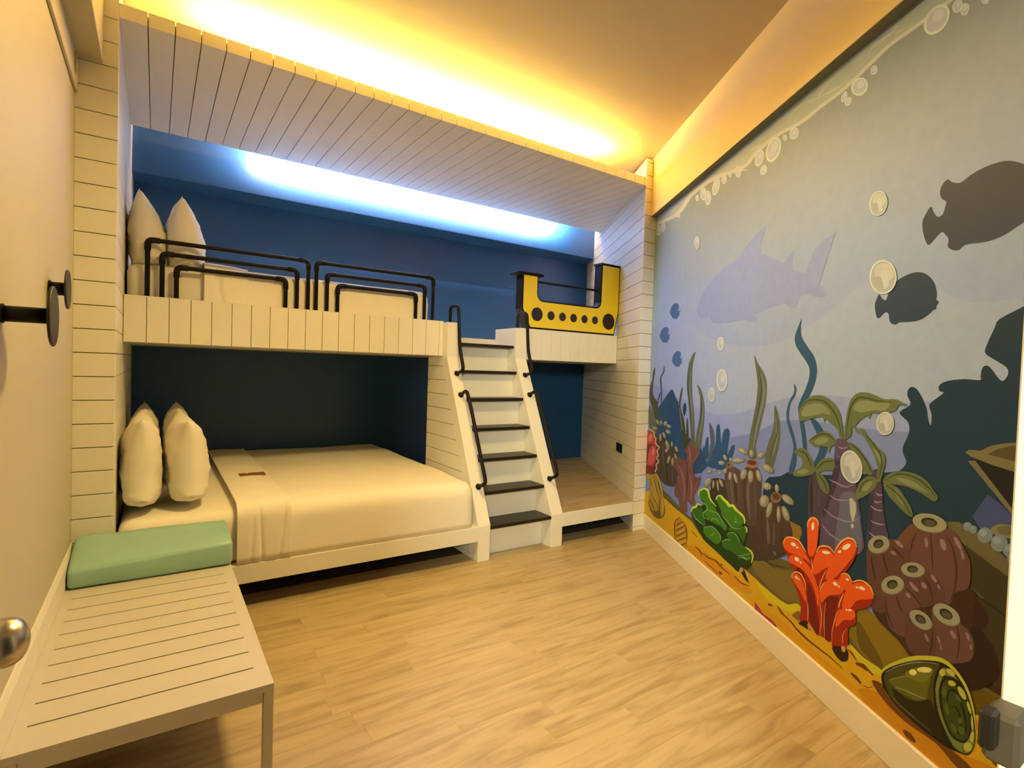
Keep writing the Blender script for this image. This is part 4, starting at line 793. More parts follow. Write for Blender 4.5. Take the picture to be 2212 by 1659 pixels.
(180, 162, 110, 1, 487,779, 475,772, 462,768, 453,768, 451,773, 457,781, 469,788, 481,792, 490,792, 493,787),
(112, 98, 58, 1, 564,715, 550,696, 532,681, 514,675, 501,679, 498,692, 504,710, 518,729, 537,743, 554,749, 567,745, 570,733),
(152, 136, 88, 1, 558,716, 545,699, 528,686, 512,680, 500,684, 497,696, 503,712, 516,729, 533,742, 549,748, 560,744, 563,733),
(180, 162, 110, 1, 540,719, 530,707, 519,698, 510,698, 507,705, 511,717, 520,730, 532,738, 541,739, 544,732),
(112, 98, 58, 1, 642,715, 640,698, 632,684, 619,677, 605,679, 594,689, 589,705, 591,723, 599,737, 612,743, 626,741, 637,731),
(152, 136, 88, 1, 637,717, 635,701, 627,688, 616,682, 603,684, 593,693, 588,708, 589,724, 597,736, 609,743, 622,741, 632,731),
(180, 162, 110, 1, 621,719, 620,707, 614,699, 606,697, 599,703, 595,714, 596,726, 602,734, 610,735, 617,729),
(112, 98, 58, 1, 699,766, 709,754, 710,744, 702,737, 686,736, 668,741, 651,751, 640,763, 639,774, 647,780, 663,781, 682,776),
(152, 136, 88, 1, 693,767, 703,756, 704,747, 696,741, 682,740, 665,744, 649,753, 640,764, 639,774, 646,780, 661,781, 678,776),
(180, 162, 110, 1, 679,767, 686,759, 686,753, 679,751, 667,753, 656,760, 649,768, 649,774, 656,776, 667,774),
]),
('anemone', 'tall brown tube anemone cluster with tan tentacles', [
(70, 52, 34, 1, 1300,654, 1872,727, 2138,705, 2146,529, 1750,368, 1478,471, 1288,557),
(64, 48, 30, 1, 1293,719, 1451,752, 1520,723, 1529,619, 1329,568, 1289,652),
(92, 70, 46, 1, 1474,815, 1658,846, 1705,685, 1699,571, 1579,567, 1505,680),
(84, 62, 40, 1, 1698,863, 1850,892, 1886,809, 1877,670, 1854,588, 1748,565, 1675,657),
(78, 56, 34, 1, 1857,724, 1975,753, 2073,749, 2133,693, 2145,615, 2127,548, 2030,488, 1936,478, 1872,550, 1837,619),
(64, 48, 30, 0, 1587,807, 1585,784, 1587,752, 1592,721, 1602,691, 1615,663, 1628,644, 1639,648, 1638,670, 1633,700, 1626,730, 1618,760, 1608,789, 1599,809),
(116, 92, 62, 0, 1538,771, 1541,750, 1548,720, 1556,691, 1567,662, 1579,633, 1589,613, 1597,615, 1594,637, 1587,668, 1579,698, 1569,726, 1557,754, 1546,773),
(116, 92, 62, 0, 1751,828, 1742,805, 1733,772, 1732,733, 1744,686, 1762,636, 1779,602, 1790,606, 1785,643, 1774,695, 1766,742, 1764,777, 1765,809, 1763,830),
(100, 78, 52, 0, 1807,827, 1807,804, 1810,770, 1815,733, 1823,689, 1833,641, 1841,608, 1849,611, 1847,645, 1843,694, 1837,739, 1831,775, 1822,807, 1815,829),
(64, 48, 30, 0, 1706,831, 1703,798, 1701,751, 1703,706, 1715,662, 1731,620, 1743,592, 1749,594, 1741,624, 1729,667, 1719,710, 1715,755, 1714,800, 1711,832),
(116, 92, 62, 0, 1951,652, 1950,631, 1952,603, 1956,576, 1962,550, 1969,524, 1977,507, 1986,511, 1987,531, 1986,558, 1982,585, 1976,611, 1968,637, 1961,654),
(104, 80, 54, 0, 2013,651, 2011,630, 2011,603, 2012,576, 2013,549, 2015,524, 2018,506, 2026,509, 2030,528, 2033,555, 2034,582, 2031,609, 2026,635, 2021,653),
(64, 48, 30, 0, 1895,675, 1892,654, 1892,626, 1895,596, 1905,564, 1919,532, 1930,510, 1936,513, 1931,537, 1921,571, 1913,602, 1908,631, 1905,658, 1901,676),
(64, 48, 30, 0, 2077,658, 2080,642, 2085,621, 2088,600, 2086,579, 2082,558, 2080,543, 2087,544, 2094,560, 2103,583, 2107,606, 2102,627, 2092,647, 2084,661),
(70, 50, 38, 1, 1967,519, 2039,536, 2079,524, 2057,476, 2018,473),
(130, 110, 80, 1, 2043,503, 2048,500, 2050,497, 2051,494, 2049,492, 2046,490, 2040,490, 2035,490, 2029,492, 2024,495, 2022,498, 2021,501, 2023,503, 2027,505, 2032,506, 2038,505),
(112, 98, 58, 1, 1294,768, 1290,760, 1279,753, 1262,748, 1246,746, 1233,749, 1228,755, 1232,762, 1243,770, 1260,775, 1276,776, 1289,773),
(152, 136, 88, 1, 1287,767, 1284,760, 1273,754, 1258,749, 1243,748, 1232,750, 1227,755, 1230,763, 1241,769, 1256,774, 1271,775, 1282,773),
(180, 162, 110, 1, 1268,766, 1266,760, 1258,756, 1248,754, 1240,755, 1236,759, 1239,765, 1247,769, 1256,771, 1265,770),
(112, 98, 58, 1, 1350,788, 1349,781, 1344,775, 1337,772, 1329,772, 1323,776, 1321,782, 1322,789, 1327,795, 1334,798, 1342,798, 1348,794),
(152, 136, 88, 1, 1347,788, 1346,782, 1341,777, 1335,774, 1328,774, 1323,777, 1320,783, 1321,790, 1326,795, 1333,798, 1339,798, 1345,794),
(180, 162, 110, 1, 1338,789, 1338,784, 1334,780, 1330,780, 1326,782, 1324,786, 1325,791, 1329,794, 1333,795, 1337,793),
(112, 98, 58, 1, 1436,787, 1433,780, 1423,774, 1409,769, 1395,768, 1384,770, 1380,775, 1383,782, 1393,788, 1407,793, 1421,794, 1432,792),
(152, 136, 88, 1, 1430,786, 1427,780, 1418,775, 1406,771, 1393,769, 1383,771, 1379,776, 1382,782, 1391,788, 1404,792, 1417,793, 1426,791),
(180, 162, 110, 1, 1414,785, 1412,780, 1405,777, 1397,775, 1390,776, 1387,779, 1389,784, 1396,788, 1404,789, 1411,788),
(112, 98, 58, 1, 1282,685, 1258,665, 1229,650, 1204,645, 1189,651, 1189,667, 1203,688, 1228,708, 1256,722, 1281,727, 1295,720, 1295,705),
(152, 136, 88, 1, 1273,687, 1251,668, 1225,655, 1202,650, 1188,656, 1188,670, 1201,689, 1224,708, 1250,721, 1272,725, 1285,719, 1285,705),
(180, 162, 110, 1, 1249,691, 1233,678, 1215,669, 1203,670, 1202,679, 1211,693, 1228,706, 1246,714, 1257,714, 1259,705),
(112, 98, 58, 1, 1340,693, 1336,678, 1330,666, 1321,661, 1314,663, 1309,673, 1308,688, 1312,703, 1319,715, 1327,720, 1334,718, 1339,708),
(152, 136, 88, 1, 1337,695, 1333,681, 1327,670, 1320,665, 1313,667, 1308,676, 1308,690, 1311,704, 1317,715, 1325,719, 1331,717, 1336,708),
(180, 162, 110, 1, 1327,697, 1325,687, 1320,680, 1316,679, 1312,685, 1312,695, 1314,705, 1319,712, 1323,713, 1327,707),
(112, 98, 58, 1, 1399,698, 1404,680, 1405,666, 1400,660, 1391,662, 1380,673, 1371,690, 1365,708, 1365,722, 1370,729, 1379,726, 1390,715),
(152, 136, 88, 1, 1396,700, 1401,684, 1401,671, 1396,665, 1388,667, 1379,678, 1370,693, 1365,709, 1365,722, 1369,728, 1377,726, 1387,716),
(180, 162, 110, 1, 1387,703, 1391,691, 1391,683, 1386,682, 1380,688, 1374,700, 1370,712, 1370,720, 1374,721, 1381,715),
(112, 98, 58, 1, 1447,731, 1458,720, 1461,710, 1455,703, 1442,701, 1424,705, 1408,714, 1397,725, 1394,735, 1400,742, 1413,744, 1430,740),
(152, 136, 88, 1, 1442,732, 1452,722, 1455,713, 1450,706, 1438,705, 1422,708, 1407,716, 1397,726, 1394,736, 1399,742, 1412,744, 1427,740),
(180, 162, 110, 1, 1431,731, 1438,724, 1439,718, 1433,715, 1423,717, 1412,723, 1404,731, 1403,737, 1409,739, 1419,737),
(112, 98, 58, 1, 1467,855, 1462,847, 1447,839, 1425,833, 1402,831, 1385,833, 1378,839, 1383,847, 1400,855, 1422,861, 1444,863, 1461,861),
(152, 136, 88, 1, 1458,855, 1454,848, 1439,840, 1419,835, 1398,833, 1383,835, 1376,840, 1381,847, 1396,855, 1417,860, 1437,862, 1452,860),
(180, 162, 110, 1, 1433,852, 1429,847, 1419,842, 1405,839, 1394,840, 1389,844, 1393,850, 1404,855, 1417,857, 1428,856),
(112, 98, 58, 1, 1484,895, 1491,887, 1491,878, 1485,872, 1473,871, 1458,874, 1446,880, 1438,889, 1438,898, 1444,903, 1457,905, 1471,902),
(152, 136, 88, 1, 1479,896, 1486,888, 1487,880, 1480,875, 1469,873, 1456,876, 1445,882, 1438,890, 1437,898, 1444,903, 1455,905, 1468,902),
(180, 162, 110, 1, 1468,895, 1473,889, 1473,884, 1467,882, 1458,883, 1450,888, 1444,894, 1445,899, 1450,901, 1459,900),
(112, 98, 58, 1, 1550,888, 1546,881, 1539,876, 1530,873, 1522,874, 1518,879, 1517,886, 1521,893, 1529,898, 1537,901, 1545,900, 1550,895),
(152, 136, 88, 1, 1547,889, 1543,882, 1536,877, 1528,875, 1521,876, 1517,880, 1517,886, 1520,893, 1527,898, 1535,901, 1542,899, 1546,895),
(180, 162, 110, 1, 1537,890, 1534,885, 1530,882, 1525,881, 1521,884, 1521,889, 1524,893, 1529,897, 1534,897, 1537,895),
(112, 98, 58, 1, 1496,808, 1489,798, 1477,791, 1464,787, 1454,789, 1448,796, 1449,805, 1456,815, 1468,823, 1481,826, 1492,824, 1497,818),
(152, 136, 88, 1, 1491,809, 1485,800, 1474,793, 1462,790, 1452,791, 1447,797, 1448,806, 1455,815, 1466,822, 1477,826, 1487,824, 1492,818),
(180, 162, 110, 1, 1477,810, 1472,804, 1465,799, 1458,799, 1454,802, 1455,809, 1460,816, 1467,820, 1474,821, 1478,817),
(112, 98, 58, 1, 1562,792, 1558,778, 1549,766, 1537,761, 1525,762, 1518,771, 1516,785, 1520,799, 1530,811, 1542,816, 1553,814, 1560,805),
(152, 136, 88, 1, 1557,793, 1553,780, 1545,770, 1534,765, 1524,766, 1517,774, 1515,787, 1519,800, 1528,810, 1538,815, 1549,814, 1556,806),
(180, 162, 110, 1, 1544,795, 1541,785, 1535,779, 1528,777, 1523,782, 1521,791, 1524,801, 1530,808, 1537,809, 1542,804),
(112, 98, 58, 1, 1624,795, 1631,780, 1632,768, 1625,761, 1613,761, 1599,769, 1587,782, 1579,797, 1578,810, 1585,817, 1597,816, 1611,808),
(152, 136, 88, 1, 1620,797, 1627,783, 1627,772, 1621,765, 1610,766, 1597,773, 1586,785, 1579,799, 1578,810, 1584,817, 1595,816, 1608,809),
(180, 162, 110, 1, 1609,798, 1614,788, 1613,780, 1608,779, 1599,783, 1591,792, 1585,802, 1586,809, 1591,811, 1600,807),
(140, 104, 64, 1, 1570,860, 1568,852, 1559,845, 1545,838, 1528,833, 1510,832, 1495,833, 1485,837, 1481,843, 1483,851, 1493,859, 1507,865, 1524,870, 1542,871, 1556,870, 1566,866),
(92, 62, 34, 1, 1532,855, 1531,852, 1527,848, 1521,845, 1513,843, 1505,843, 1499,843, 1494,845, 1492,848, 1494,851, 1498,854, 1504,857, 1512,859, 1519,860, 1526,859, 1530,858),
(112, 98, 58, 1, 1731,954, 1717,948, 1692,944, 1662,946, 1635,952, 1619,960, 1618,969, 1633,976, 1660,979, 1690,977, 1716,971, 1731,963),
(152, 136, 88, 1, 1719,955, 1706,949, 1683,946, 1655,947, 1631,952, 1616,960, 1616,969, 1629,975, 1653,978, 1681,976, 1705,971, 1719,963),
(180, 162, 110, 1, 1686,959, 1676,954, 1659,953, 1642,955, 1632,960, 1631,966, 1641,971, 1658,972, 1675,970, 1686,965),
(112, 98, 58, 1, 1795,966, 1793,954, 1785,944, 1773,939, 1761,940, 1752,947, 1747,958, 1750,970, 1758,980, 1769,985, 1781,984, 1791,977),
(152, 136, 88, 1, 1790,967, 1788,956, 1781,947, 1770,942, 1759,943, 1750,950, 1746,960, 1748,971, 1756,980, 1767,984, 1778,983, 1786,977),
(180, 162, 110, 1, 1776,968, 1775,960, 1769,954, 1762,953, 1756,957, 1753,964, 1755,972, 1760,978, 1767,979, 1773,975),
(112, 98, 58, 1, 1905,989, 1909,981, 1902,971, 1886,960, 1867,951, 1848,947, 1835,949, 1832,956, 1839,967, 1855,978, 1875,987, 1893,990),
(152, 136, 88, 1, 1897,987, 1900,981, 1894,971, 1880,961, 1862,953, 1845,949, 1833,951, 1830,957, 1836,967, 1851,977, 1869,985, 1886,989),
(180, 162, 110, 1, 1876,980, 1878,975, 1873,968, 1862,962, 1850,959, 1842,960, 1839,965, 1845,972, 1855,978, 1867,981),
(112, 98, 58, 1, 1704,916, 1696,906, 1670,895, 1632,884, 1592,877, 1561,876, 1548,881, 1557,891, 1585,903, 1624,914, 1663,920, 1692,921),
(152, 136, 88, 1, 1689,914, 1682,905, 1658,895, 1623,885, 1586,879, 1558,878, 1546,882, 1554,892, 1580,902, 1615,912, 1651,918, 1678,919),
(180, 162, 110, 1, 1645,907, 1639,900, 1621,893, 1598,888, 1578,887, 1569,890, 1575,897, 1593,904, 1617,909, 1637,910),
(112, 98, 58, 1, 1730,831, 1716,814, 1697,801, 1678,796, 1663,800, 1658,813, 1663,830, 1677,847, 1696,860, 1715,865, 1729,860, 1734,848),
(152, 136, 88, 1, 1723,833, 1710,817, 1693,805, 1675,801, 1662,805, 1657,816, 1661,832, 1674,848, 1692,859, 1709,863, 1722,859, 1727,848),
(180, 162, 110, 1, 1703,836, 1693,824, 1681,817, 1671,817, 1667,824, 1670,836, 1680,847, 1692,855, 1702,855, 1706,848),
(112, 98, 58, 1, 1804,840, 1801,821, 1792,805, 1777,797, 1762,799, 1749,810, 1743,827, 1746,847, 1756,862, 1771,870, 1786,868, 1798,857),
(152, 136, 88, 1, 1798,841, 1795,824, 1786,810, 1773,803, 1759,804, 1748,814, 1742,830, 1745,848, 1754,862, 1767,869, 1781,867, 1793,857),
(180, 162, 110, 1, 1780,843, 1778,830, 1772,821, 1763,819, 1755,825, 1751,837, 1752,850, 1759,859, 1768,861, 1776,855),
(112, 98, 58, 1, 1880,863, 1887,847, 1885,834, 1876,825, 1861,825, 1845,832, 1832,846, 1825,862, 1827,876, 1837,885, 1852,885, 1868,877),
(152, 136, 88, 1, 1875,865, 1881,850, 1879,837, 1871,830, 1857,829, 1843,836, 1831,849, 1825,864, 1826,877, 1835,884, 1849,884, 1864,877),
(180, 162, 110, 1, 1861,865, 1865,854, 1863,846, 1856,843, 1846,848, 1837,857, 1833,868, 1835,876, 1842,879, 1852,874),
(112, 98, 58, 1, 1996,901, 1980,894, 1954,891, 1924,893, 1899,901, 1884,912, 1886,922, 1902,930, 1929,933, 1959,930, 1984,922, 1997,912),
(152, 136, 88, 1, 1984,902, 1969,895, 1945,892, 1918,895, 1895,902, 1882,912, 1883,921, 1898,929, 1923,931, 1950,928, 1973,921, 1985,912),
(180, 162, 110, 1, 1951,907, 1940,902, 1923,901, 1906,904, 1897,910, 1897,918, 1909,923, 1926,924, 1942,921, 1952,915),
(160, 108, 66, 1, 1843,915, 1837,905, 1823,895, 1801,886, 1775,881, 1750,879, 1728,881, 1713,888, 1709,897, 1715,907, 1731,918, 1753,926, 1779,931, 1804,933, 1825,930, 1839,924),
(96, 54, 28, 1, 1827,919, 1823,913, 1812,907, 1797,902, 1778,899, 1759,897, 1743,898, 1733,901, 1730,906, 1734,912, 1745,918, 1761,923, 1780,926, 1798,928, 1814,927, 1824,924),
(112, 98, 58, 1, 1982,819, 1971,808, 1952,800, 1930,796, 1910,799, 1898,806, 1898,817, 1909,827, 1928,835, 1951,839, 1970,836, 1981,829),
(152, 136, 88, 1, 1973,819, 1963,809, 1946,802, 1925,799, 1907,801, 1896,807, 1896,817, 1906,827, 1924,834, 1945,837, 1962,835, 1973,828),
(180, 162, 110, 1, 1949,820, 1941,813, 1929,808, 1916,808, 1908,812, 1908,819, 1916,826, 1928,831, 1941,831, 1948,827),
(112, 98, 58, 1, 2049,832, 2049,821, 2044,811, 2036,806, 2026,806, 2017,811, 2012,821, 2012,833, 2017,842, 2025,848, 2035,847, 2044,841),
(152, 136, 88, 1, 2045,832, 2045,822, 2041,813, 2033,809, 2024,809, 2016,814, 2011,823, 2011,833, 2016,842, 2024,847, 2033,847, 2040,841),
(180, 162, 110, 1, 2034,833, 2034,825, 2031,820, 2025,818, 2020,821, 2016,828, 2016,835, 2020,841, 2025,843, 2031,839),
(112, 98, 58, 1, 1969,741, 1960,722, 1940,707, 1915,698, 1893,699, 1878,709, 1876,726, 1886,745, 1906,761, 1931,769, 1953,768, 1967,757),
(152, 136, 88, 1, 1960,741, 1951,725, 1933,710, 1910,702, 1890,703, 1876,713, 1874,728, 1884,746, 1902,760, 1925,767, 1945,766, 1958,757),
(180, 162, 110, 1, 1933,741, 1926,729, 1913,720, 1899,717, 1889,723, 1887,734, 1894,747, 1908,757, 1922,759, 1931,753),
(112, 98, 58, 1, 2175,782, 2160,774, 2136,772, 2110,776, 2089,785, 2078,796, 2082,807, 2098,814, 2122,816, 2148,812, 2168,803, 2178,792),
(152, 136, 88, 1, 2164,782, 2150,776, 2129,774, 2105,777, 2085,785, 2076,796, 2078,805, 2093,812, 2115,814, 2139,810, 2158,802, 2167,792),
(180, 162, 110, 1, 2136,788, 2125,783, 2110,782, 2096,786, 2088,793, 2090,800, 2101,805, 2116,806, 2130,802, 2138,795),
(112, 98, 58, 1, 1996,703, 1985,679, 1970,660, 1955,652, 1945,657, 1942,673, 1948,697, 1959,721, 1974,739, 1989,747, 1998,742, 2001,726),
(152, 136, 88, 1, 1991,705, 1981,683, 1967,666, 1954,659, 1944,663, 1942,678, 1946,700, 1957,722, 1971,738, 1984,745, 1993,741, 1996,726),
(180, 162, 110, 1, 1977,709, 1969,693, 1959,682, 1952,681, 1950,690, 1953,706, 1961,723, 1970,733, 1977,734, 1980,725),
(112, 98, 58, 1, 2075,706, 2074,684, 2069,667, 2060,659, 2051,662, 2043,675, 2039,696, 2039,717, 2045,735, 2054,743, 2063,739, 2071,726),
(152, 136, 88, 1, 2071,708, 2071,688, 2066,673, 2058,665, 2049,668, 2042,680, 2038,699, 2039,719, 2044,734, 2052,742, 2060,739, 2067,726),
(180, 162, 110, 1, 2060,711, 2060,696, 2056,686, 2051,685, 2046,692, 2043,706, 2043,721, 2047,731, 2052,732, 2057,725),
(112, 98, 58, 1, 2140,733, 2150,715, 2151,699, 2142,689, 2127,687, 2108,694, 2091,708, 2081,726, 2080,743, 2089,753, 2104,754, 2123,747),
(152, 136, 88, 1, 2134,734, 2144,718, 2144,703, 2137,694, 2123,692, 2106,699, 2090,712, 2081,728, 2080,743, 2088,752, 2102,754, 2119,747),
(180, 162, 110, 1, 2120,734, 2127,722, 2127,712, 2119,709, 2108,712, 2097,722, 2090,734, 2090,744, 2097,747, 2108,743),
(146, 100, 62, 1, 2071,781, 2063,769, 2048,760, 2031,753, 2012,749, 1995,751, 1982,757, 1977,766, 1979,777, 1988,789, 2003,799, 2021,805, 2040,808, 2056,806, 2068,801, 2073,792),
(98, 56, 28, 1, 2056,782, 2049,776, 2038,770, 2025,767, 2012,767, 2002,769, 1994,774, 1992,780, 1994,787, 2002,793, 2013,798, 2026,801, 2038,802, 2049,799, 2056,795, 2058,789),
]),
('branching_coral', 'dusty pink hand shaped coral', [
(122, 74, 52, 1, 682,532, 741,635, 637,690, 660,737, 728,754, 752,779, 795,755, 817,795, 860,761, 894,803, 832,839, 876,855, 909,896, 956,915, 996,879, 1043,879, 1099,890, 1088,835, 1018,779, 1002,708, 1075,683, 1134,705, 1114,634, 1042,550, 1070,503, 1002,471, 927,482, 924,400, 807,394, 760,455, 683,463),
(160, 106, 74, 0, 907,870, 913,851, 923,825, 932,799, 937,772, 942,745, 947,727, 956,728, 958,748, 959,776, 956,803, 945,829, 929,855, 916,872),
(160, 106, 74, 0, 716,703, 737,693, 767,680, 792,665, 809,644, 823,619, 833,602, 842,604, 840,624, 832,650, 817,673, 787,688, 751,700, 723,707),
(160, 106, 74, 0, 1066,847, 991,775, 998,775, 1073,846),
(160, 106, 74, 0, 828,653, 835,627, 848,592, 856,556, 855,518, 851,479, 850,452, 858,454, 868,483, 878,523, 881,562, 870,598, 852,632, 837,655),
(160, 106, 74, 0, 952,678, 959,653, 971,618, 978,584, 978,551, 973,517, 971,493, 980,495, 989,520, 999,555, 1002,590, 992,624, 975,657, 961,680),
(160, 106, 74, 0, 751,627, 761,534, 770,536, 760,628),
(160, 106, 74, 0, 1074,655, 1035,573, 1043,574, 1081,655),
(88, 48, 36, 0, 881,755, 884,724, 891,680, 897,636, 900,592, 903,548, 906,517, 916,519, 921,552, 925,597, 924,642, 916,685, 903,728, 891,757),
(88, 48, 36, 0, 728,579, 792,489, 802,492, 738,582),
(88, 48, 36, 0, 1020,721, 1028,635, 1037,637, 1028,723),
]),
('palm_plant', 'tallest purple ringed palm', [
(78, 60, 58, 1, 2292,753, 2283,873, 2289,938, 2310,966, 2347,969, 2393,936, 2416,899, 2396,792, 2373,719, 2323,703),
(52, 40, 36, 0, 2300,950, 2295,924, 2292,887, 2292,851, 2298,815, 2306,782, 2314,759, 2322,761, 2321,786, 2318,821, 2315,856, 2313,891, 2311,927, 2307,951),
(96, 78, 72, 0, 2355,914, 2355,818, 2361,820, 2361,915),
(92, 72, 74, 1, 2453,1133, 2505,1140, 2534,1120, 2558,1089, 2581,973, 2605,884, 2625,805, 2627,704, 2402,625, 2380,730, 2389,799, 2417,890, 2438,978, 2445,1070),
(104, 98, 92, 1, 2496,909, 2569,935, 2598,865, 2620,795, 2621,702, 2488,655, 2480,770, 2494,846),
(66, 48, 50, 1, 2447,1043, 2486,1041, 2468,939, 2433,866, 2404,785, 2389,799, 2417,890, 2438,978),
(150, 126, 122, 0, 2467,1104, 2473,1101, 2483,1098, 2495,1098, 2507,1102, 2518,1108, 2525,1113, 2524,1114, 2515,1111, 2504,1107, 2495,1104, 2486,1104, 2476,1105, 2468,1106),
(150, 126, 122, 0, 2458,1063, 2484,1063, 2485,1065, 2459,1065),
(150, 126, 122, 0, 2455,1017, 2473,1016, 2474,1018, 2456,1019),
(150, 126, 122, 0, 2415,954, 2428,952, 2447,949, 2465,947, 2482,944, 2500,942, 2519,943, 2539,949, 2557,958, 2570,965, 2569,967, 2556,961, 2537,953, 2519,948, 2503,948, 2486,950, 2468,953, 2449,954, 2430,955, 2416,956),
(150, 126, 122, 0, 2422,888, 2434,885, 2451,880, 2471,878, 2492,880, 2515,885, 2536,890, 2553,896, 2567,902, 2577,907, 2576,909, 2566,905, 2552,900, 2535,895, 2515,890, 2493,886, 2473,884, 2454,885, 2436,888, 2423,890),
(150, 126, 122, 0, 2393,821, 2407,815, 2427,808, 2449,802, 2471,800, 2493,799, 2516,800, 2537,803, 2559,808, 2578,815, 2596,828, 2610,842, 2620,852, 2618,852, 2608,843, 2593,830, 2576,819, 2559,813, 2538,809, 2517,806, 2496,805, 2474,805, 2453,807, 2431,812, 2410,818, 2395,823),
(150, 126, 122, 0, 2383,750, 2393,742, 2409,733, 2427,725, 2445,719, 2463,716, 2482,714, 2499,714, 2516,716, 2535,720, 2560,726, 2588,733, 2607,739, 2607,741, 2588,736, 2561,730, 2535,725, 2517,722, 2502,720, 2486,720, 2468,722, 2449,725, 2432,729, 2414,737, 2397,745, 2385,752),
(186, 176, 128, 0, 2547,904, 2560,909, 2584,896, 2590,867, 2581,826, 2572,814, 2557,845),
(186, 176, 128, 1, 2581,800, 2581,797, 2579,793, 2576,790, 2573,788, 2570,788, 2567,789, 2565,792, 2564,795, 2565,799, 2566,803, 2569,806, 2572,807, 2575,807, 2578,806, 2580,804),
(104, 106, 52, 1, 2186,1190, 2186,1241, 2223,1284, 2276,1309, 2343,1315, 2400,1299, 2443,1275, 2472,1237, 2485,1193, 2492,1141, 2472,1145, 2460,1172, 2436,1188, 2401,1202, 2379,1214, 2369,1197, 2361,1215, 2335,1219, 2276,1204, 2214,1188),
(136, 134, 76, 1, 2204,1212, 2225,1254, 2279,1275, 2345,1277, 2390,1257, 2405,1235, 2356,1236, 2283,1219),
(62, 66, 28, 0, 2191,1246, 2204,1256, 2221,1269, 2241,1280, 2264,1286, 2290,1290, 2315,1291, 2337,1290, 2358,1286, 2378,1279, 2398,1267, 2418,1252, 2435,1236, 2448,1221, 2457,1206, 2466,1191, 2472,1175, 2477,1159, 2480,1148, 2483,1148, 2481,1160, 2477,1176, 2472,1192, 2465,1208, 2455,1224, 2443,1240, 2426,1256, 2405,1272, 2384,1285, 2362,1293, 2339,1297, 2315,1298, 2289,1296, 2262,1292, 2237,1284, 2216,1272, 2199,1258, 2188,1247),
(104, 106, 52, 1, 2501,1142, 2501,1191, 2507,1244, 2519,1289, 2535,1316, 2570,1338, 2622,1340, 2661,1332, 2704,1320, 2755,1323, 2789,1315, 2814,1304, 2776,1303, 2763,1283, 2728,1272, 2682,1264, 2644,1261, 2635,1237, 2625,1251, 2595,1235, 2573,1216, 2562,1202, 2590,1177, 2570,1177, 2553,1196, 2541,1195, 2540,1165, 2517,1146),
(136, 134, 76, 1, 2545,1269, 2567,1301, 2618,1309, 2668,1304, 2731,1306, 2712,1278, 2649,1273, 2593,1260),
(62, 66, 28, 0, 2515,1157, 2516,1174, 2518,1199, 2521,1223, 2524,1244, 2529,1264, 2536,1280, 2545,1294, 2556,1306, 2568,1313, 2582,1317, 2599,1317, 2617,1316, 2635,1314, 2653,1312, 2673,1310, 2698,1310, 2723,1311, 2741,1311, 2741,1313, 2723,1313, 2698,1313, 2674,1314, 2654,1316, 2636,1320, 2618,1322, 2600,1323, 2581,1323, 2564,1319, 2549,1310, 2537,1297, 2528,1282, 2521,1264, 2517,1244, 2514,1223, 2512,1199, 2512,1174, 2511,1157),
(104, 106, 52, 1, 2265,1103, 2305,1130, 2355,1155, 2404,1157, 2440,1138, 2453,1117, 2422,1099, 2411,1067, 2401,1091, 2360,1090, 2309,1082, 2285,1091),
(136, 134, 76, 1, 2307,1106, 2357,1129, 2399,1128, 2380,1107, 2330,1095),
(62, 66, 28, 0, 2278,1103, 2296,1113, 2320,1126, 2343,1137, 2362,1141, 2379,1144, 2396,1143, 2414,1138, 2433,1129, 2446,1122, 2449,1124, 2437,1132, 2419,1142, 2400,1150, 2380,1151, 2360,1148, 2339,1142, 2316,1131, 2292,1116, 2275,1105),
(104, 106, 52, 1, 2521,1131, 2567,1125, 2604,1101, 2635,1076, 2659,1048, 2669,1027, 2644,1020, 2618,1031, 2583,1067, 2545,1104),
(62, 66, 28, 0, 2529,1129, 2544,1123, 2564,1114, 2584,1104, 2601,1092, 2618,1079, 2632,1066, 2643,1053, 2652,1040, 2659,1031, 2661,1032, 2657,1042, 2649,1056, 2638,1070, 2624,1084, 2607,1097, 2589,1109, 2568,1119, 2547,1126, 2531,1131),
]),
('palm_plant', 'smaller leaning palm at the right', [
(78, 60, 64, 1, 2663,1024, 2675,1047, 2697,1047, 2716,994, 2727,916, 2747,842, 2757,806, 2663,758, 2658,836, 2658,940),
(56, 44, 50, 1, 2661,940, 2677,944, 2677,862, 2672,778, 2663,775, 2660,865),
(160, 132, 132, 0, 2680,928, 2683,925, 2689,923, 2697,922, 2706,926, 2715,931, 2721,935, 2720,936, 2713,934, 2704,930, 2698,928, 2692,928, 2686,929, 2682,930),
(160, 132, 132, 0, 2665,904, 2671,900, 2679,896, 2690,894, 2703,895, 2716,897, 2725,899, 2726,901, 2717,901, 2704,900, 2693,900, 2683,901, 2674,904, 2667,906),
(160, 132, 132, 0, 2667,846, 2677,844, 2690,843, 2705,843, 2719,845, 2732,849, 2741,852, 2742,854, 2732,852, 2719,850, 2706,849, 2693,848, 2678,848, 2668,848),
(160, 132, 132, 0, 2664,800, 2670,796, 2680,792, 2692,790, 2706,792, 2720,796, 2730,800, 2730,802, 2720,800, 2706,797, 2694,796, 2684,797, 2674,800, 2666,802),
(160, 132, 132, 0, 2686,962, 2689,959, 2695,954, 2702,952, 2710,954, 2717,957, 2722,960, 2721,962, 2716,961, 2709,959, 2704,958, 2699,959, 2693,962, 2688,964),
(104, 106, 52, 1, 2586,1196, 2618,1187, 2628,1167, 2660,1151, 2694,1127, 2719,1115, 2727,1085, 2718,1043, 2705,1006, 2689,1006, 2691,1050, 2678,1084, 2660,1114, 2636,1139, 2614,1165, 2599,1172),
(136, 134, 76, 1, 2659,1130, 2692,1115, 2714,1098, 2711,1074, 2688,1094),
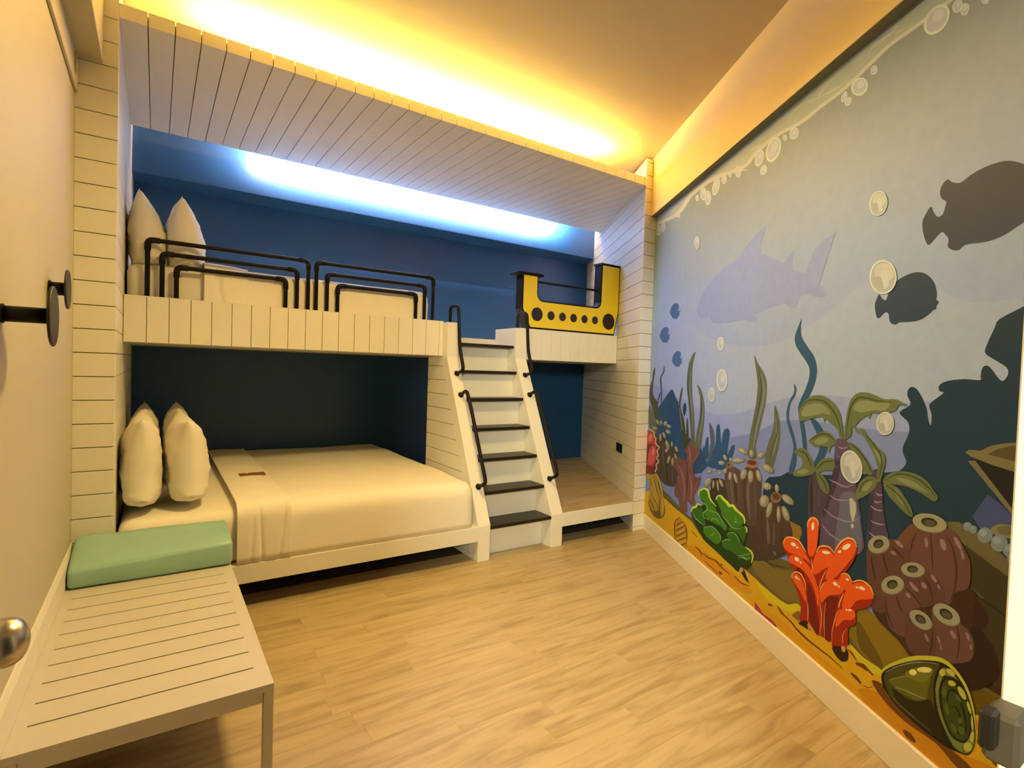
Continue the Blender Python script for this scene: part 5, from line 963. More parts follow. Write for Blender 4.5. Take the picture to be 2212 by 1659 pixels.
(62, 66, 28, 0, 2621,1174, 2633,1164, 2651,1151, 2666,1138, 2680,1126, 2691,1115, 2700,1103, 2704,1090, 2706,1076, 2706,1061, 2703,1044, 2698,1027, 2695,1014, 2698,1014, 2702,1027, 2708,1044, 2712,1061, 2713,1077, 2712,1092, 2707,1106, 2698,1119, 2685,1130, 2671,1142, 2655,1154, 2636,1167, 2623,1176),
(104, 106, 52, 1, 2720,1009, 2739,1039, 2782,1060, 2829,1069, 2875,1067, 2914,1053, 2941,1027, 2958,1009, 2947,992, 2918,999, 2883,1009, 2842,1015, 2795,1014, 2751,1006),
(136, 134, 76, 1, 2779,1036, 2831,1043, 2877,1034, 2917,1014, 2878,1019, 2828,1023),
(62, 66, 28, 0, 2731,1017, 2744,1025, 2761,1038, 2779,1047, 2797,1052, 2816,1055, 2834,1056, 2851,1055, 2867,1052, 2883,1048, 2899,1041, 2914,1033, 2927,1026, 2937,1017, 2945,1009, 2950,1003, 2952,1005, 2947,1011, 2940,1020, 2930,1029, 2918,1037, 2902,1046, 2886,1053, 2870,1057, 2853,1060, 2835,1061, 2816,1060, 2796,1057, 2777,1051, 2759,1040, 2741,1027, 2729,1018),
(104, 106, 52, 1, 2721,1001, 2756,1007, 2791,1003, 2821,980, 2851,949, 2863,921, 2849,915, 2815,928, 2775,949, 2749,966),
(136, 134, 76, 1, 2772,995, 2802,983, 2833,948, 2804,956),
(62, 66, 28, 0, 2736,998, 2748,994, 2765,989, 2780,983, 2794,975, 2808,965, 2820,955, 2833,942, 2844,929, 2853,919, 2855,921, 2848,931, 2837,945, 2825,959, 2813,970, 2799,980, 2785,988, 2768,994, 2750,998, 2737,1000),
(104, 106, 52, 1, 2580,908, 2586,948, 2607,987, 2645,1016, 2683,1015, 2688,988, 2655,951, 2617,923),
(136, 134, 76, 1, 2615,955, 2641,990, 2668,996, 2643,957),
(62, 66, 28, 0, 2600,942, 2607,954, 2617,971, 2627,985, 2641,994, 2656,1001, 2668,1007, 2667,1009, 2655,1005, 2637,998, 2621,988, 2610,972, 2602,955, 2597,942),
]),
('palm_plant', 'short dim palm at the left', [
(104, 106, 52, 1, 2156,933, 2216,968, 2230,995, 2207,1022, 2156,1029, 2192,1055, 2240,1062, 2282,1034, 2320,988, 2310,959, 2243,932, 2178,919),
(136, 134, 76, 1, 2185,942, 2248,969, 2280,960, 2226,937),
(62, 66, 28, 0, 2193,1043, 2207,1042, 2227,1041, 2246,1036, 2265,1020, 2285,998, 2299,983, 2303,985, 2292,1001, 2274,1024, 2255,1042, 2232,1048, 2209,1048, 2193,1046),
(104, 106, 52, 1, 2320,978, 2350,1022, 2392,1043, 2443,1047, 2446,1002, 2389,989, 2343,968),
(62, 66, 28, 0, 2333,980, 2346,991, 2364,1007, 2382,1020, 2402,1027, 2424,1032, 2440,1037, 2440,1039, 2424,1037, 2400,1033, 2376,1025, 2357,1010, 2340,993, 2330,981),
(104, 106, 52, 1, 2332,966, 2376,965, 2421,928, 2417,890, 2374,899, 2346,931),
(62, 66, 28, 0, 2339,962, 2350,955, 2366,946, 2381,936, 2392,923, 2403,908, 2411,898, 2415,899, 2410,911, 2401,927, 2390,942, 2374,952, 2355,959, 2341,964),
]),
('bubble', '', [
(220, 212, 175, 1, 953,2317, 951,2300, 943,2287, 928,2281, 911,2281, 892,2289, 876,2302, 864,2320, 858,2339, 860,2356, 869,2369, 883,2375, 901,2374, 920,2366, 936,2353, 948,2335),
(186, 178, 150, 1, 943,2319, 941,2305, 935,2294, 924,2288, 910,2288, 896,2295, 883,2306, 873,2321, 869,2336, 870,2351, 877,2362, 888,2367, 902,2367, 917,2360, 929,2349, 938,2335),
(206, 196, 160, 1, 933,2333, 932,2325, 928,2319, 922,2316, 914,2317, 906,2320, 898,2326, 893,2334, 891,2343, 891,2350, 895,2356, 902,2359, 910,2359, 918,2355, 925,2349, 931,2341),
]),
('bubble', '', [
(220, 212, 175, 1, 1388,1589, 1386,1573, 1377,1559, 1363,1550, 1346,1548, 1327,1552, 1311,1561, 1300,1576, 1294,1593, 1296,1609, 1305,1623, 1320,1632, 1338,1634, 1356,1630, 1372,1620, 1383,1605),
(186, 178, 150, 1, 1378,1589, 1376,1576, 1370,1564, 1359,1557, 1345,1555, 1331,1558, 1318,1566, 1309,1578, 1305,1592, 1306,1606, 1313,1618, 1324,1625, 1338,1627, 1352,1623, 1365,1615, 1374,1603),
(206, 196, 160, 1, 1368,1600, 1368,1593, 1364,1587, 1357,1583, 1349,1582, 1341,1584, 1334,1588, 1329,1595, 1327,1602, 1327,1610, 1331,1616, 1338,1620, 1346,1621, 1354,1619, 1361,1614, 1366,1608),
]),
('bubble', '', [
(220, 212, 175, 1, 1451,1362, 1448,1336, 1435,1314, 1413,1298, 1386,1291, 1357,1295, 1332,1310, 1313,1332, 1305,1359, 1308,1386, 1322,1409, 1345,1424, 1373,1430, 1401,1425, 1426,1410, 1443,1388),
(186, 178, 150, 1, 1436,1362, 1434,1340, 1423,1321, 1406,1308, 1385,1302, 1363,1306, 1343,1318, 1328,1337, 1322,1359, 1324,1382, 1335,1401, 1352,1414, 1374,1419, 1396,1414, 1416,1402, 1430,1384),
(206, 196, 160, 1, 1421,1379, 1420,1367, 1414,1357, 1404,1350, 1392,1347, 1379,1349, 1368,1355, 1360,1365, 1356,1377, 1357,1389, 1364,1400, 1374,1406, 1386,1409, 1399,1407, 1410,1400, 1418,1390),
]),
('bubble', '', [
(220, 212, 175, 1, 1294,1265, 1292,1248, 1283,1232, 1269,1221, 1250,1217, 1231,1219, 1213,1228, 1201,1243, 1195,1260, 1197,1279, 1207,1294, 1222,1305, 1241,1309, 1260,1307, 1277,1297, 1289,1283),
(186, 178, 150, 1, 1284,1265, 1282,1250, 1275,1237, 1264,1228, 1249,1224, 1234,1226, 1221,1234, 1211,1246, 1207,1261, 1208,1276, 1215,1289, 1227,1298, 1242,1302, 1257,1300, 1270,1292, 1280,1280),
(206, 196, 160, 1, 1274,1276, 1273,1268, 1269,1261, 1262,1256, 1254,1254, 1245,1255, 1238,1259, 1232,1266, 1230,1274, 1230,1282, 1235,1289, 1241,1294, 1250,1296, 1259,1295, 1266,1290, 1272,1284),
]),
('bubble', '', [
(222, 212, 168, 1, 2669,2058, 2665,2045, 2656,2035, 2645,2029, 2631,2028, 2616,2032, 2602,2040, 2590,2052, 2582,2067, 2577,2082, 2577,2098, 2582,2111, 2591,2121, 2604,2126, 2618,2126, 2632,2122, 2646,2114, 2657,2102, 2665,2087, 2670,2072),
(176, 170, 140, 1, 2665,2060, 2661,2048, 2653,2039, 2642,2033, 2630,2032, 2617,2035, 2604,2043, 2594,2054, 2586,2067, 2582,2081, 2582,2096, 2587,2108, 2595,2117, 2606,2122, 2619,2122, 2632,2119, 2644,2111, 2654,2100, 2661,2087, 2665,2073),
(200, 188, 145, 1, 2660,2074, 2656,2066, 2647,2061, 2636,2060, 2623,2064, 2610,2071, 2600,2081, 2595,2092, 2594,2103, 2598,2112, 2607,2116, 2619,2117, 2632,2113, 2644,2106, 2653,2096, 2659,2085),
(172, 164, 132, 1, 2623,2061, 2621,2056, 2617,2052, 2612,2050, 2606,2051, 2601,2055, 2597,2060, 2595,2067, 2595,2073, 2597,2079, 2601,2083, 2606,2084, 2612,2083, 2617,2080, 2621,2074, 2623,2068),
(206, 196, 155, 0, 2614,2095, 2634,2093, 2647,2044, 2631,2041),
]),
('bubble', '', [
(222, 212, 168, 1, 2734,1774, 2732,1755, 2724,1739, 2711,1727, 2693,1720, 2672,1720, 2651,1726, 2630,1738, 2613,1756, 2602,1776, 2597,1797, 2599,1818, 2608,1835, 2623,1846, 2642,1852, 2663,1851, 2684,1843, 2703,1831, 2719,1814, 2729,1794),
(176, 170, 140, 1, 2727,1775, 2726,1758, 2719,1743, 2706,1732, 2690,1726, 2672,1725, 2652,1731, 2634,1742, 2619,1758, 2609,1776, 2604,1796, 2606,1815, 2614,1830, 2627,1841, 2644,1846, 2663,1846, 2683,1839, 2700,1827, 2714,1812, 2723,1794),
(200, 188, 145, 1, 2720,1792, 2717,1779, 2708,1770, 2693,1765, 2674,1765, 2655,1771, 2638,1781, 2627,1795, 2622,1810, 2625,1823, 2635,1833, 2651,1838, 2669,1837, 2688,1830, 2704,1820, 2715,1806),
(172, 164, 132, 1, 2665,1766, 2665,1758, 2661,1751, 2654,1747, 2646,1747, 2638,1749, 2631,1756, 2626,1764, 2624,1773, 2625,1782, 2629,1789, 2635,1792, 2643,1793, 2651,1790, 2658,1784, 2663,1775),
(206, 196, 155, 0, 2652,1807, 2683,1808, 2700,1745, 2678,1739),
]),
('bubble', '', [
(222, 212, 168, 1, 2758,1234, 2757,1220, 2752,1208, 2744,1197, 2732,1190, 2719,1186, 2706,1186, 2694,1191, 2683,1200, 2676,1211, 2673,1225, 2674,1239, 2680,1251, 2689,1262, 2700,1269, 2714,1273, 2727,1272, 2739,1266, 2749,1258, 2755,1247),
(176, 170, 140, 1, 2754,1233, 2753,1221, 2749,1209, 2741,1200, 2731,1193, 2719,1190, 2707,1190, 2696,1194, 2687,1202, 2680,1213, 2677,1225, 2678,1238, 2683,1250, 2691,1259, 2702,1266, 2714,1269, 2726,1268, 2737,1263, 2746,1256, 2752,1245),
(200, 188, 145, 1, 2749,1243, 2748,1234, 2742,1226, 2732,1220, 2721,1217, 2709,1217, 2698,1221, 2691,1228, 2688,1237, 2690,1247, 2696,1255, 2706,1261, 2718,1264, 2729,1263, 2739,1259, 2746,1252),
(172, 164, 132, 1, 2715,1216, 2715,1210, 2712,1205, 2708,1201, 2703,1199, 2698,1200, 2694,1203, 2691,1207, 2689,1213, 2690,1219, 2692,1224, 2696,1228, 2701,1230, 2706,1229, 2711,1226, 2714,1222),
(206, 196, 155, 0, 2707,1241, 2726,1248, 2737,1208, 2723,1200),
]),
('bubble', '', [
(222, 212, 168, 1, 2607,1054, 2611,1034, 2610,1014, 2603,997, 2591,982, 2574,973, 2555,969, 2536,972, 2517,981, 2501,995, 2491,1014, 2486,1035, 2487,1055, 2495,1074, 2508,1088, 2525,1097, 2545,1100, 2564,1096, 2582,1086, 2597,1072),
(176, 170, 140, 1, 2601,1052, 2605,1034, 2604,1016, 2598,999, 2587,986, 2572,978, 2555,974, 2538,977, 2521,985, 2507,999, 2497,1016, 2492,1035, 2493,1054, 2500,1071, 2512,1084, 2527,1092, 2545,1094, 2563,1091, 2579,1082, 2592,1068),
(200, 188, 145, 1, 2595,1066, 2596,1052, 2592,1038, 2582,1026, 2567,1018, 2550,1015, 2534,1018, 2520,1026, 2511,1038, 2509,1052, 2514,1067, 2525,1079, 2540,1086, 2557,1089, 2573,1086, 2587,1078),
(172, 164, 132, 1, 2548,1016, 2550,1007, 2549,999, 2545,992, 2539,988, 2532,987, 2524,990, 2517,996, 2513,1004, 2511,1013, 2512,1021, 2516,1028, 2522,1032, 2529,1033, 2537,1030, 2543,1024),
(206, 196, 155, 0, 2537,1052, 2563,1064, 2579,1003, 2560,988),
]),
('barrel_sponge', 'cluster of brown ribbed barrel sponges with cream rims', [
(62, 36, 18, 1, 2670,638, 2826,761, 3003,790, 3116,732, 3186,654, 3200,568, 2946,422, 2832,460, 2707,505),
(58, 46, 20, 1, 3098,741, 3213,714, 3251,658, 3258,542, 3162,515, 3121,653),
(40, 18, 8, 1, 3104,651, 3148,638, 3176,611, 3190,575, 3187,529, 3099,443, 3026,433, 3058,520),
(62, 30, 18, 1, 3024,709, 3087,756, 3112,740, 3118,701, 3100,656, 3062,631, 3027,655),
(50, 26, 14, 1, 3109,729, 3137,719, 3152,691, 3137,655, 3104,654),
(106, 64, 44, 1, 2872,897, 2829,857, 2799,806, 2843,790, 2863,759, 2926,739, 2968,720, 3003,678, 3026,682, 3038,722, 3083,758, 3087,809, 3081,846, 3058,878, 3034,907, 2991,918),
(112, 66, 34, 1, 2872,893, 2829,857, 2803,811, 2842,805, 2874,857),
(96, 56, 38, 1, 2665,749, 2662,677, 2670,597, 2700,519, 2763,532, 2835,626, 2867,765, 2847,799, 2803,813, 2759,804),
(96, 56, 38, 1, 2829,716, 2841,675, 2870,649, 2912,620, 2965,651, 3003,677, 3003,713, 2975,744, 2921,751),
(106, 64, 44, 1, 2743,627, 2755,572, 2768,534, 2796,484, 2871,496, 2874,587, 2916,622, 2888,657, 2837,669),
(106, 64, 44, 1, 2965,647, 2965,576, 2964,475, 3023,487, 3100,537, 3112,586, 3099,622, 3062,637),
(96, 56, 38, 1, 2872,583, 2849,545, 2858,485, 2888,448, 2960,466, 2983,486, 2978,572, 2961,581),
(56, 24, 12, 0, 2885,877, 2879,864, 2871,846, 2865,828, 2862,813, 2861,798, 2861,789, 2863,789, 2865,799, 2867,813, 2870,829, 2876,846, 2882,864, 2886,877),
(56, 24, 12, 0, 2937,884, 2939,869, 2942,847, 2945,825, 2947,803, 2950,780, 2952,764, 2954,764, 2954,781, 2952,804, 2950,827, 2946,849, 2942,870, 2939,885),
(56, 24, 12, 0, 2990,900, 2998,890, 3010,876, 3020,861, 3027,845, 3032,828, 3036,809, 3038,788, 3038,764, 3037,742, 3032,719, 3026,696, 3021,680, 3023,680, 3028,696, 3035,719, 3041,743, 3043,766, 3043,789, 3041,811, 3037,830, 3031,848, 3024,864, 3013,879, 3000,892, 2991,901),
(56, 24, 12, 0, 2737,745, 2739,736, 2742,724, 2747,712, 2754,699, 2763,686, 2769,677, 2771,678, 2767,689, 2760,702, 2753,716, 2748,727, 2743,738, 2739,746),
(56, 24, 12, 0, 2772,784, 2780,781, 2792,776, 2804,771, 2817,764, 2830,758, 2839,754, 2841,756, 2833,761, 2820,769, 2808,776, 2795,780, 2783,784, 2774,786),
(56, 24, 12, 0, 2810,616, 2812,608, 2816,598, 2820,588, 2827,580, 2834,572, 2840,567, 2842,569, 2838,575, 2832,584, 2826,593, 2821,602, 2816,611, 2813,617),
(56, 24, 12, 0, 2850,659, 2860,655, 2873,650, 2886,644, 2899,636, 2911,628, 2920,623, 2921,624, 2914,631, 2903,640, 2890,648, 2877,654, 2862,659, 2852,661),
(56, 24, 12, 0, 2917,728, 2925,721, 2937,711, 2947,699, 2953,684, 2958,666, 2962,653, 2963,654, 2961,667, 2958,686, 2951,703, 2941,715, 2928,724, 2919,729),
(56, 24, 12, 0, 2865,540, 2864,492, 2866,493, 2867,541),
(56, 24, 12, 0, 2965,565, 2965,554, 2965,538, 2964,522, 2963,505, 2961,489, 2961,477, 2962,478, 2965,490, 2968,507, 2969,524, 2969,540, 2968,556, 2967,566),
(56, 24, 12, 0, 3051,622, 3054,611, 3058,596, 3061,580, 3061,558, 3059,534, 3058,517, 3059,517, 3062,535, 3065,560, 3066,582, 3063,599, 3057,613, 3053,623),
(56, 24, 12, 0, 2683,718, 2683,705, 2685,687, 2689,670, 2697,655, 2706,640, 2713,631, 2715,632, 2710,643, 2703,658, 2696,674, 2691,690, 2688,707, 2685,718),
(56, 24, 12, 0, 2760,590, 2761,575, 2764,554, 2770,534, 2781,517, 2794,502, 2804,492, 2806,494, 2798,505, 2786,521, 2776,538, 2770,557, 2766,577, 2762,591),
(56, 24, 12, 0, 3112,730, 3111,721, 3111,707, 3109,694, 3104,680, 3097,666, 3092,656, 3094,656, 3100,666, 3108,680, 3113,695, 3115,709, 3114,722, 3113,731),
(150, 112, 88, 1, 2930,850, 2931,840, 2930,833, 2926,831, 2921,835, 2918,844, 2916,854, 2918,861, 2921,863, 2926,859),
(150, 112, 88, 1, 2996,867, 3000,857, 2998,848, 2993,844, 2985,847, 2978,855, 2975,866, 2976,875, 2982,878, 2990,876),
(150, 112, 88, 1, 3045,887, 3052,875, 3054,867, 3051,864, 3043,868, 3034,877, 3026,889, 3024,898, 3028,900, 3036,896),
(150, 112, 88, 1, 3062,854, 3064,846, 3064,840, 3061,838, 3057,841, 3053,848, 3051,857, 3052,863, 3055,865, 3059,861),
(150, 112, 88, 1, 2801,761, 2796,758, 2788,756, 2779,757, 2774,760, 2773,764, 2778,768, 2786,769, 2795,768, 2800,765),
(150, 112, 88, 1, 2816,811, 2827,805, 2832,799, 2829,795, 2819,794, 2806,797, 2795,803, 2790,809, 2793,813, 2803,814),
(150, 112, 88, 1, 2930,707, 2935,701, 2935,695, 2931,691, 2924,690, 2917,693, 2913,698, 2913,704, 2917,709, 2924,709),
(150, 112, 88, 1, 2965,743, 2971,737, 2972,731, 2969,728, 2962,728, 2955,733, 2949,739, 2947,745, 2951,748, 2957,747),
(150, 112, 88, 1, 2984,721, 2986,715, 2986,711, 2984,710, 2980,711, 2977,715, 2975,721, 2975,725, 2977,726, 2981,725),
(150, 112, 88, 1, 2868,645, 2872,641, 2872,636, 2869,632, 2862,630, 2856,631, 2852,635, 2851,641, 2855,645, 2861,647),
(150, 112, 88, 1, 2889,684, 2900,678, 2904,671, 2900,667, 2891,667, 2878,671, 2868,678, 2864,684, 2867,689, 2877,689),
(150, 112, 88, 1, 2950,534, 2954,528, 2955,522, 2952,520, 2946,521, 2941,526, 2937,532, 2936,538, 2939,541, 2945,539),
(150, 112, 88, 1, 3047,596, 3051,589, 3052,583, 3048,579, 3042,579, 3035,583, 3030,590, 3030,596, 3034,600, 3040,600),
(150, 112, 88, 1, 3095,612, 3098,605, 3098,599, 3095,596, 3091,599, 3086,604, 3083,612, 3083,618, 3086,620, 3091,618),
(150, 112, 88, 1, 2995,550, 2998,543, 2999,537, 2997,535, 2993,538, 2988,544, 2985,551, 2984,556, 2986,558, 2990,556),
(150, 112, 88, 1, 3106,584, 3106,578, 3105,574, 3103,573, 3101,575, 3099,579, 3099,585, 3100,589, 3103,590, 3105,588),
(150, 112, 88, 1, 3003,528, 3003,523, 3002,519, 3000,518, 2999,521, 2998,526, 2998,531, 2999,535, 3001,536, 3002,533),
(116, 104, 62, 1, 2998,922, 2994,912, 2983,902, 2968,893, 2949,886, 2928,882, 2908,881, 2889,883, 2875,889, 2866,897, 2865,907, 2870,918, 2882,929, 2899,937, 2919,944, 2940,948, 2960,948, 2977,945, 2990,939, 2997,931),
(158, 144, 94, 1, 2996,924, 2991,914, 2981,904, 2966,896, 2947,889, 2927,885, 2907,884, 2888,886, 2874,892, 2866,900, 2864,909, 2869,919, 2881,929, 2897,938, 2917,944, 2938,948, 2957,948, 2974,945, 2987,940, 2994,932),
(46, 36, 18, 1, 2962,921, 2959,915, 2951,909, 2941,904, 2929,902, 2917,901, 2907,904, 2901,908, 2899,914, 2903,921, 2911,927, 2922,931, 2934,934, 2946,934, 2955,931, 2961,927),
(84, 72, 44, 1, 2957,918, 2954,913, 2949,909, 2941,905, 2932,903, 2923,903, 2915,905, 2911,908, 2910,913, 2912,917, 2918,922, 2926,925, 2936,927, 2944,927, 2952,925, 2956,922),
(116, 104, 62, 1, 2767,798, 2770,789, 2767,777, 2760,764, 2749,752, 2734,742, 2718,734, 2702,729, 2687,728, 2675,731, 2667,739, 2664,749, 2667,761, 2675,774, 2687,787, 2702,797, 2719,805, 2735,809, 2749,809, 2760,805),
(158, 144, 94, 1, 2764,799, 2766,790, 2764,779, 2757,767, 2745,755, 2731,745, 2715,737, 2699,732, 2685,731, 2673,734, 2666,741, 2663,751, 2666,763, 2674,775, 2686,787, 2701,798, 2717,805, 2733,809, 2747,810, 2757,806),
(46, 36, 18, 1, 2738,786, 2740,780, 2737,772, 2731,765, 2723,758, 2713,754, 2704,752, 2696,754, 2691,758, 2690,764, 2693,772, 2699,780, 2707,786, 2717,790, 2726,792, 2734,790),
(84, 72, 44, 1, 2735,780, 2736,775, 2734,770, 2730,764, 2724,759, 2716,756, 2709,755, 2704,756, 2700,759, 2699,763, 2701,769, 2706,775, 2712,779, 2719,783, 2726,784, 2732,783),
(116, 104, 62, 1, 2925,746, 2922,738, 2915,728, 2904,719, 2890,712, 2875,706, 2860,703, 2846,703, 2836,706, 2829,712, 2827,720, 2831,730, 2839,739, 2851,748, 2865,756, 2880,761, 2895,764, 2908,763, 2918,760, 2924,754),
(158, 144, 94, 1, 2923,748, 2920,739, 2912,730, 2902,722, 2888,714, 2873,709, 2858,706, 2845,706, 2835,709, 2828,715, 2826,722, 2830,731, 2838,740, 2849,749, 2863,756, 2878,761, 2893,764, 2905,763, 2915,760, 2921,755),
(46, 36, 18, 1, 2898,742, 2895,737, 2890,731, 2882,726, 2873,723, 2865,721, 2857,722, 2853,725, 2851,730, 2854,736, 2859,742, 2867,747, 2876,750, 2885,751, 2892,750, 2896,747),
(84, 72, 44, 1, 2894,738, 2893,734, 2889,730, 2883,727, 2876,724, 2870,723, 2864,724, 2861,726, 2860,729, 2861,733, 2866,738, 2871,741, 2878,744, 2885,745, 2890,744, 2893,742),
(116, 104, 62, 1, 2843,673, 2843,663, 2839,650, 2830,638, 2818,626, 2803,616, 2787,608, 2771,604, 2758,604, 2747,608, 2742,616, 2741,627, 2746,640, 2755,653, 2769,665, 2784,676, 2800,683, 2815,686, 2828,685, 2837,681),
(158, 144, 94, 1, 2840,674, 2840,664, 2836,652, 2827,640, 2815,628, 2801,618, 2785,611, 2769,607, 2756,607, 2746,611, 2741,618, 2740,629, 2745,641, 2754,654, 2767,666, 2782,676, 2798,683, 2813,686, 2826,685, 2835,681),
(46, 36, 18, 1, 2814,661, 2814,655, 2810,647, 2804,639, 2795,633, 2786,629, 2777,628, 2770,630, 2766,635, 2766,641, 2770,649, 2777,657, 2786,663, 2795,667, 2804,668, 2810,666),
(84, 72, 44, 1, 2811,655, 2811,651, 2808,645, 2803,639, 2796,635, 2789,632, 2783,631, 2778,632, 2775,636, 2775,640, 2778,646, 2783,652, 2790,656, 2797,659, 2803,660, 2808,659),
(116, 104, 62, 1, 2962,571, 2955,562, 2945,555, 2932,550, 2917,548, 2903,548, 2890,552, 2881,558, 2875,567, 2873,576, 2877,586, 2885,595, 2896,602, 2910,607, 2924,609, 2938,608, 2950,604, 2959,597, 2964,589, 2966,580),
(158, 144, 94, 1, 2960,572, 2953,564, 2943,557, 2930,552, 2916,550, 2902,551, 2890,554, 2880,561, 2874,569, 2873,578, 2876,587, 2884,596, 2895,602, 2908,607, 2922,609, 2935,608, 2947,604, 2956,598, 2962,590, 2963,581),
(46, 36, 18, 1, 2938,577, 2933,572, 2926,568, 2918,566, 2909,566, 2902,568, 2897,573, 2896,578, 2898,584, 2903,590, 2910,593, 2918,595, 2927,595, 2934,593, 2938,588, 2940,583),
(84, 72, 44, 1, 2935,576, 2932,572, 2926,569, 2920,567, 2914,568, 2909,569, 2905,573, 2904,577, 2905,581, 2909,585, 2914,588, 2920,589, 2927,589, 2932,587, 2935,584, 2936,580),
(116, 104, 62, 1, 3061,634, 3054,625, 3043,617, 3029,611, 3014,607, 2999,607, 2985,611, 2973,617, 2966,626, 2964,636, 2967,647, 2975,657, 2987,665, 3001,671, 3017,673, 3032,673, 3045,669, 3055,663, 3061,654, 3063,645),
(158, 144, 94, 1, 3058,636, 3051,627, 3041,619, 3028,613, 3013,610, 2998,610, 2984,614, 2973,620, 2966,628, 2964,638, 2967,648, 2974,657, 2985,665, 2999,671, 3014,673, 3029,672, 3042,669, 3052,663, 3059,655, 3061,645),
(46, 36, 18, 1, 3035,640, 3030,634, 3023,629, 3014,627, 3005,626, 2997,629, 2991,633, 2989,639, 2990,646, 2995,652, 3003,656, 3012,659, 3021,659, 3029,656, 3034,652, 3036,646),
(84, 72, 44, 1, 3031,638, 3028,634, 3022,631, 3016,629, 3009,629, 3003,630, 2999,634, 2997,638, 2998,643, 3002,647, 3007,650, 3014,652, 3021,652, 3027,651, 3031,647, 3032,643),
]),
('sand_bank', 'bright yellow sand bank along the bottom of the mural', [
(226, 160, 14, 0, -80,308, 116,370, 430,399, 710,375, 1019,363, 1145,322, 1542,290, 1717,311, 1876,301, 1985,287, 2117,288, 2171,294, 2248,333, 2371,310, 2537,320, 2623,313, 2712,304, 2766,314, 2907,318, 3046,351, 3131,390, 3186,410, 3259,427, 3360,430, 3376,152, 2997,59, 2437,107, 1735,108, 30,55),
(222, 186, 20, 1, 1877,292, 2053,288, 2171,292, 2248,331, 2371,310, 2293,289, 2151,258, 1989,241),
(216, 184, 30, 1, 2591,325, 2673,311, 2766,314, 2732,280, 2645,288),
(224, 140, 10, 1, 54,62, 736,138, 1156,213, 1523,238, 1724,230, 1845,218, 1730,169, 1080,71, 155,44),
(214, 132, 10, 1, 2653,175, 2772,227, 2913,212, 3054,225, 3173,268, 3368,291, 3376,152, 3093,114, 2882,99, 2706,121),
(226, 148, 8, 1, 1813,143, 2093,194, 2368,183, 2570,177, 2674,158, 2607,101, 2308,108, 1999,120),
(206, 130, 30, 1, 3132,373, 3198,391, 3260,397, 3319,379, 3273,345, 3170,310),
(112, 58, 8, 0, 2084,246, 2091,240, 2102,232, 2118,226, 2141,224, 2167,223, 2191,221, 2211,216, 2230,210, 2253,205, 2282,202, 2312,200, 2342,199, 2369,200, 2395,201, 2420,202, 2443,203, 2465,205, 2487,205, 2514,204, 2542,203, 2560,202, 2563,205, 2544,207, 2518,209, 2492,211, 2469,211, 2448,211, 2426,210, 2401,210, 2375,209, 2349,209, 2320,210, 2290,212, 2262,215, 2240,219, 2220,225, 2199,230, 2173,231, 2147,231, 2125,233, 2109,238, 2097,244, 2089,249),
(112, 58, 8, 0, 1192,205, 1222,204, 1264,203, 1305,204, 1339,210, 1370,218, 1397,222, 1422,219, 1447,214, 1478,211, 1521,210, 1566,211, 1598,213, 1602,216, 1571,217, 1527,217, 1487,219, 1459,224, 1435,230, 1407,232, 1375,227, 1344,219, 1312,213, 1272,211, 1228,210, 1196,209),
(112, 58, 8, 0, 1083,208, 1104,207, 1134,206, 1159,203, 1177,197, 1194,188, 1206,183, 1213,186, 1206,195, 1194,206, 1175,214, 1146,216, 1113,214, 1088,212),
(112, 58, 8, 0, 1030,296, 1116,282, 1123,287, 1038,301),
(112, 58, 8, 0, 2083,247, 2089,243, 2099,237, 2110,233, 2124,230, 2138,229, 2149,228, 2152,231, 2144,234, 2131,238, 2119,241, 2107,245, 2095,248, 2086,250),
(112, 58, 8, 0, 2636,258, 2645,264, 2656,272, 2666,276, 2673,276, 2683,273, 2693,271, 2704,270, 2715,269, 2723,269, 2726,273, 2720,276, 2710,278, 2700,281, 2691,284, 2681,287, 2669,286, 2655,278, 2643,268, 2634,260),
(112, 58, 8, 0, 2606,209, 2613,207, 2623,205, 2633,203, 2644,202, 2655,200, 2664,200, 2669,206, 2664,210, 2655,215, 2644,219, 2632,219, 2619,217, 2610,215),
(112, 58, 8, 0, 2601,291, 2605,288, 2612,286, 2618,283, 2624,280, 2630,277, 2635,275, 2637,276, 2634,280, 2628,284, 2622,288, 2616,290, 2608,292, 2603,292),
(112, 58, 8, 0, 2668,201, 2678,202, 2692,205, 2705,210, 2715,218, 2723,227, 2728,234, 2727,234, 2721,228, 2713,219, 2705,213, 2693,208, 2679,205, 2669,202),
(112, 58, 8, 0, 2582,295, 2589,293, 2599,291, 2608,288, 2617,284, 2626,279, 2633,276, 2636,278, 2631,284, 2624,290, 2615,296, 2604,298, 2593,298, 2584,298),
(112, 58, 8, 0, 1638,224, 1660,219, 1692,214, 1725,213, 1760,220, 1794,230, 1818,238, 1818,241, 1796,235, 1763,227, 1731,221, 1699,221, 1666,225, 1641,227),
(112, 58, 8, 0, 2629,263, 2637,263, 2650,264, 2662,266, 2673,267, 2686,268, 2695,271, 2700,277, 2694,281, 2684,284, 2671,285, 2657,281, 2642,275, 2631,270),
(112, 58, 8, 0, 1236,165, 1264,164, 1304,162, 1345,161, 1389,159, 1433,156, 1465,155, 1467,157, 1438,161, 1396,165, 1353,167, 1311,168, 1269,168, 1238,167),
(112, 58, 8, 1, 2907,172, 2919,168, 2926,163, 2926,157, 2919,152, 2907,148, 2893,148, 2880,151, 2873,157, 2873,163, 2880,169, 2893,172),
(112, 58, 8, 1, 2937,139, 2946,137, 2951,134, 2951,129, 2946,125, 2938,123, 2927,123, 2918,125, 2912,129, 2912,133, 2917,137, 2926,139),
(112, 58, 8, 1, 2683,131, 2692,129, 2697,126, 2697,122, 2692,119, 2684,117, 2674,117, 2665,119, 2659,122, 2659,126, 2664,129, 2673,131),
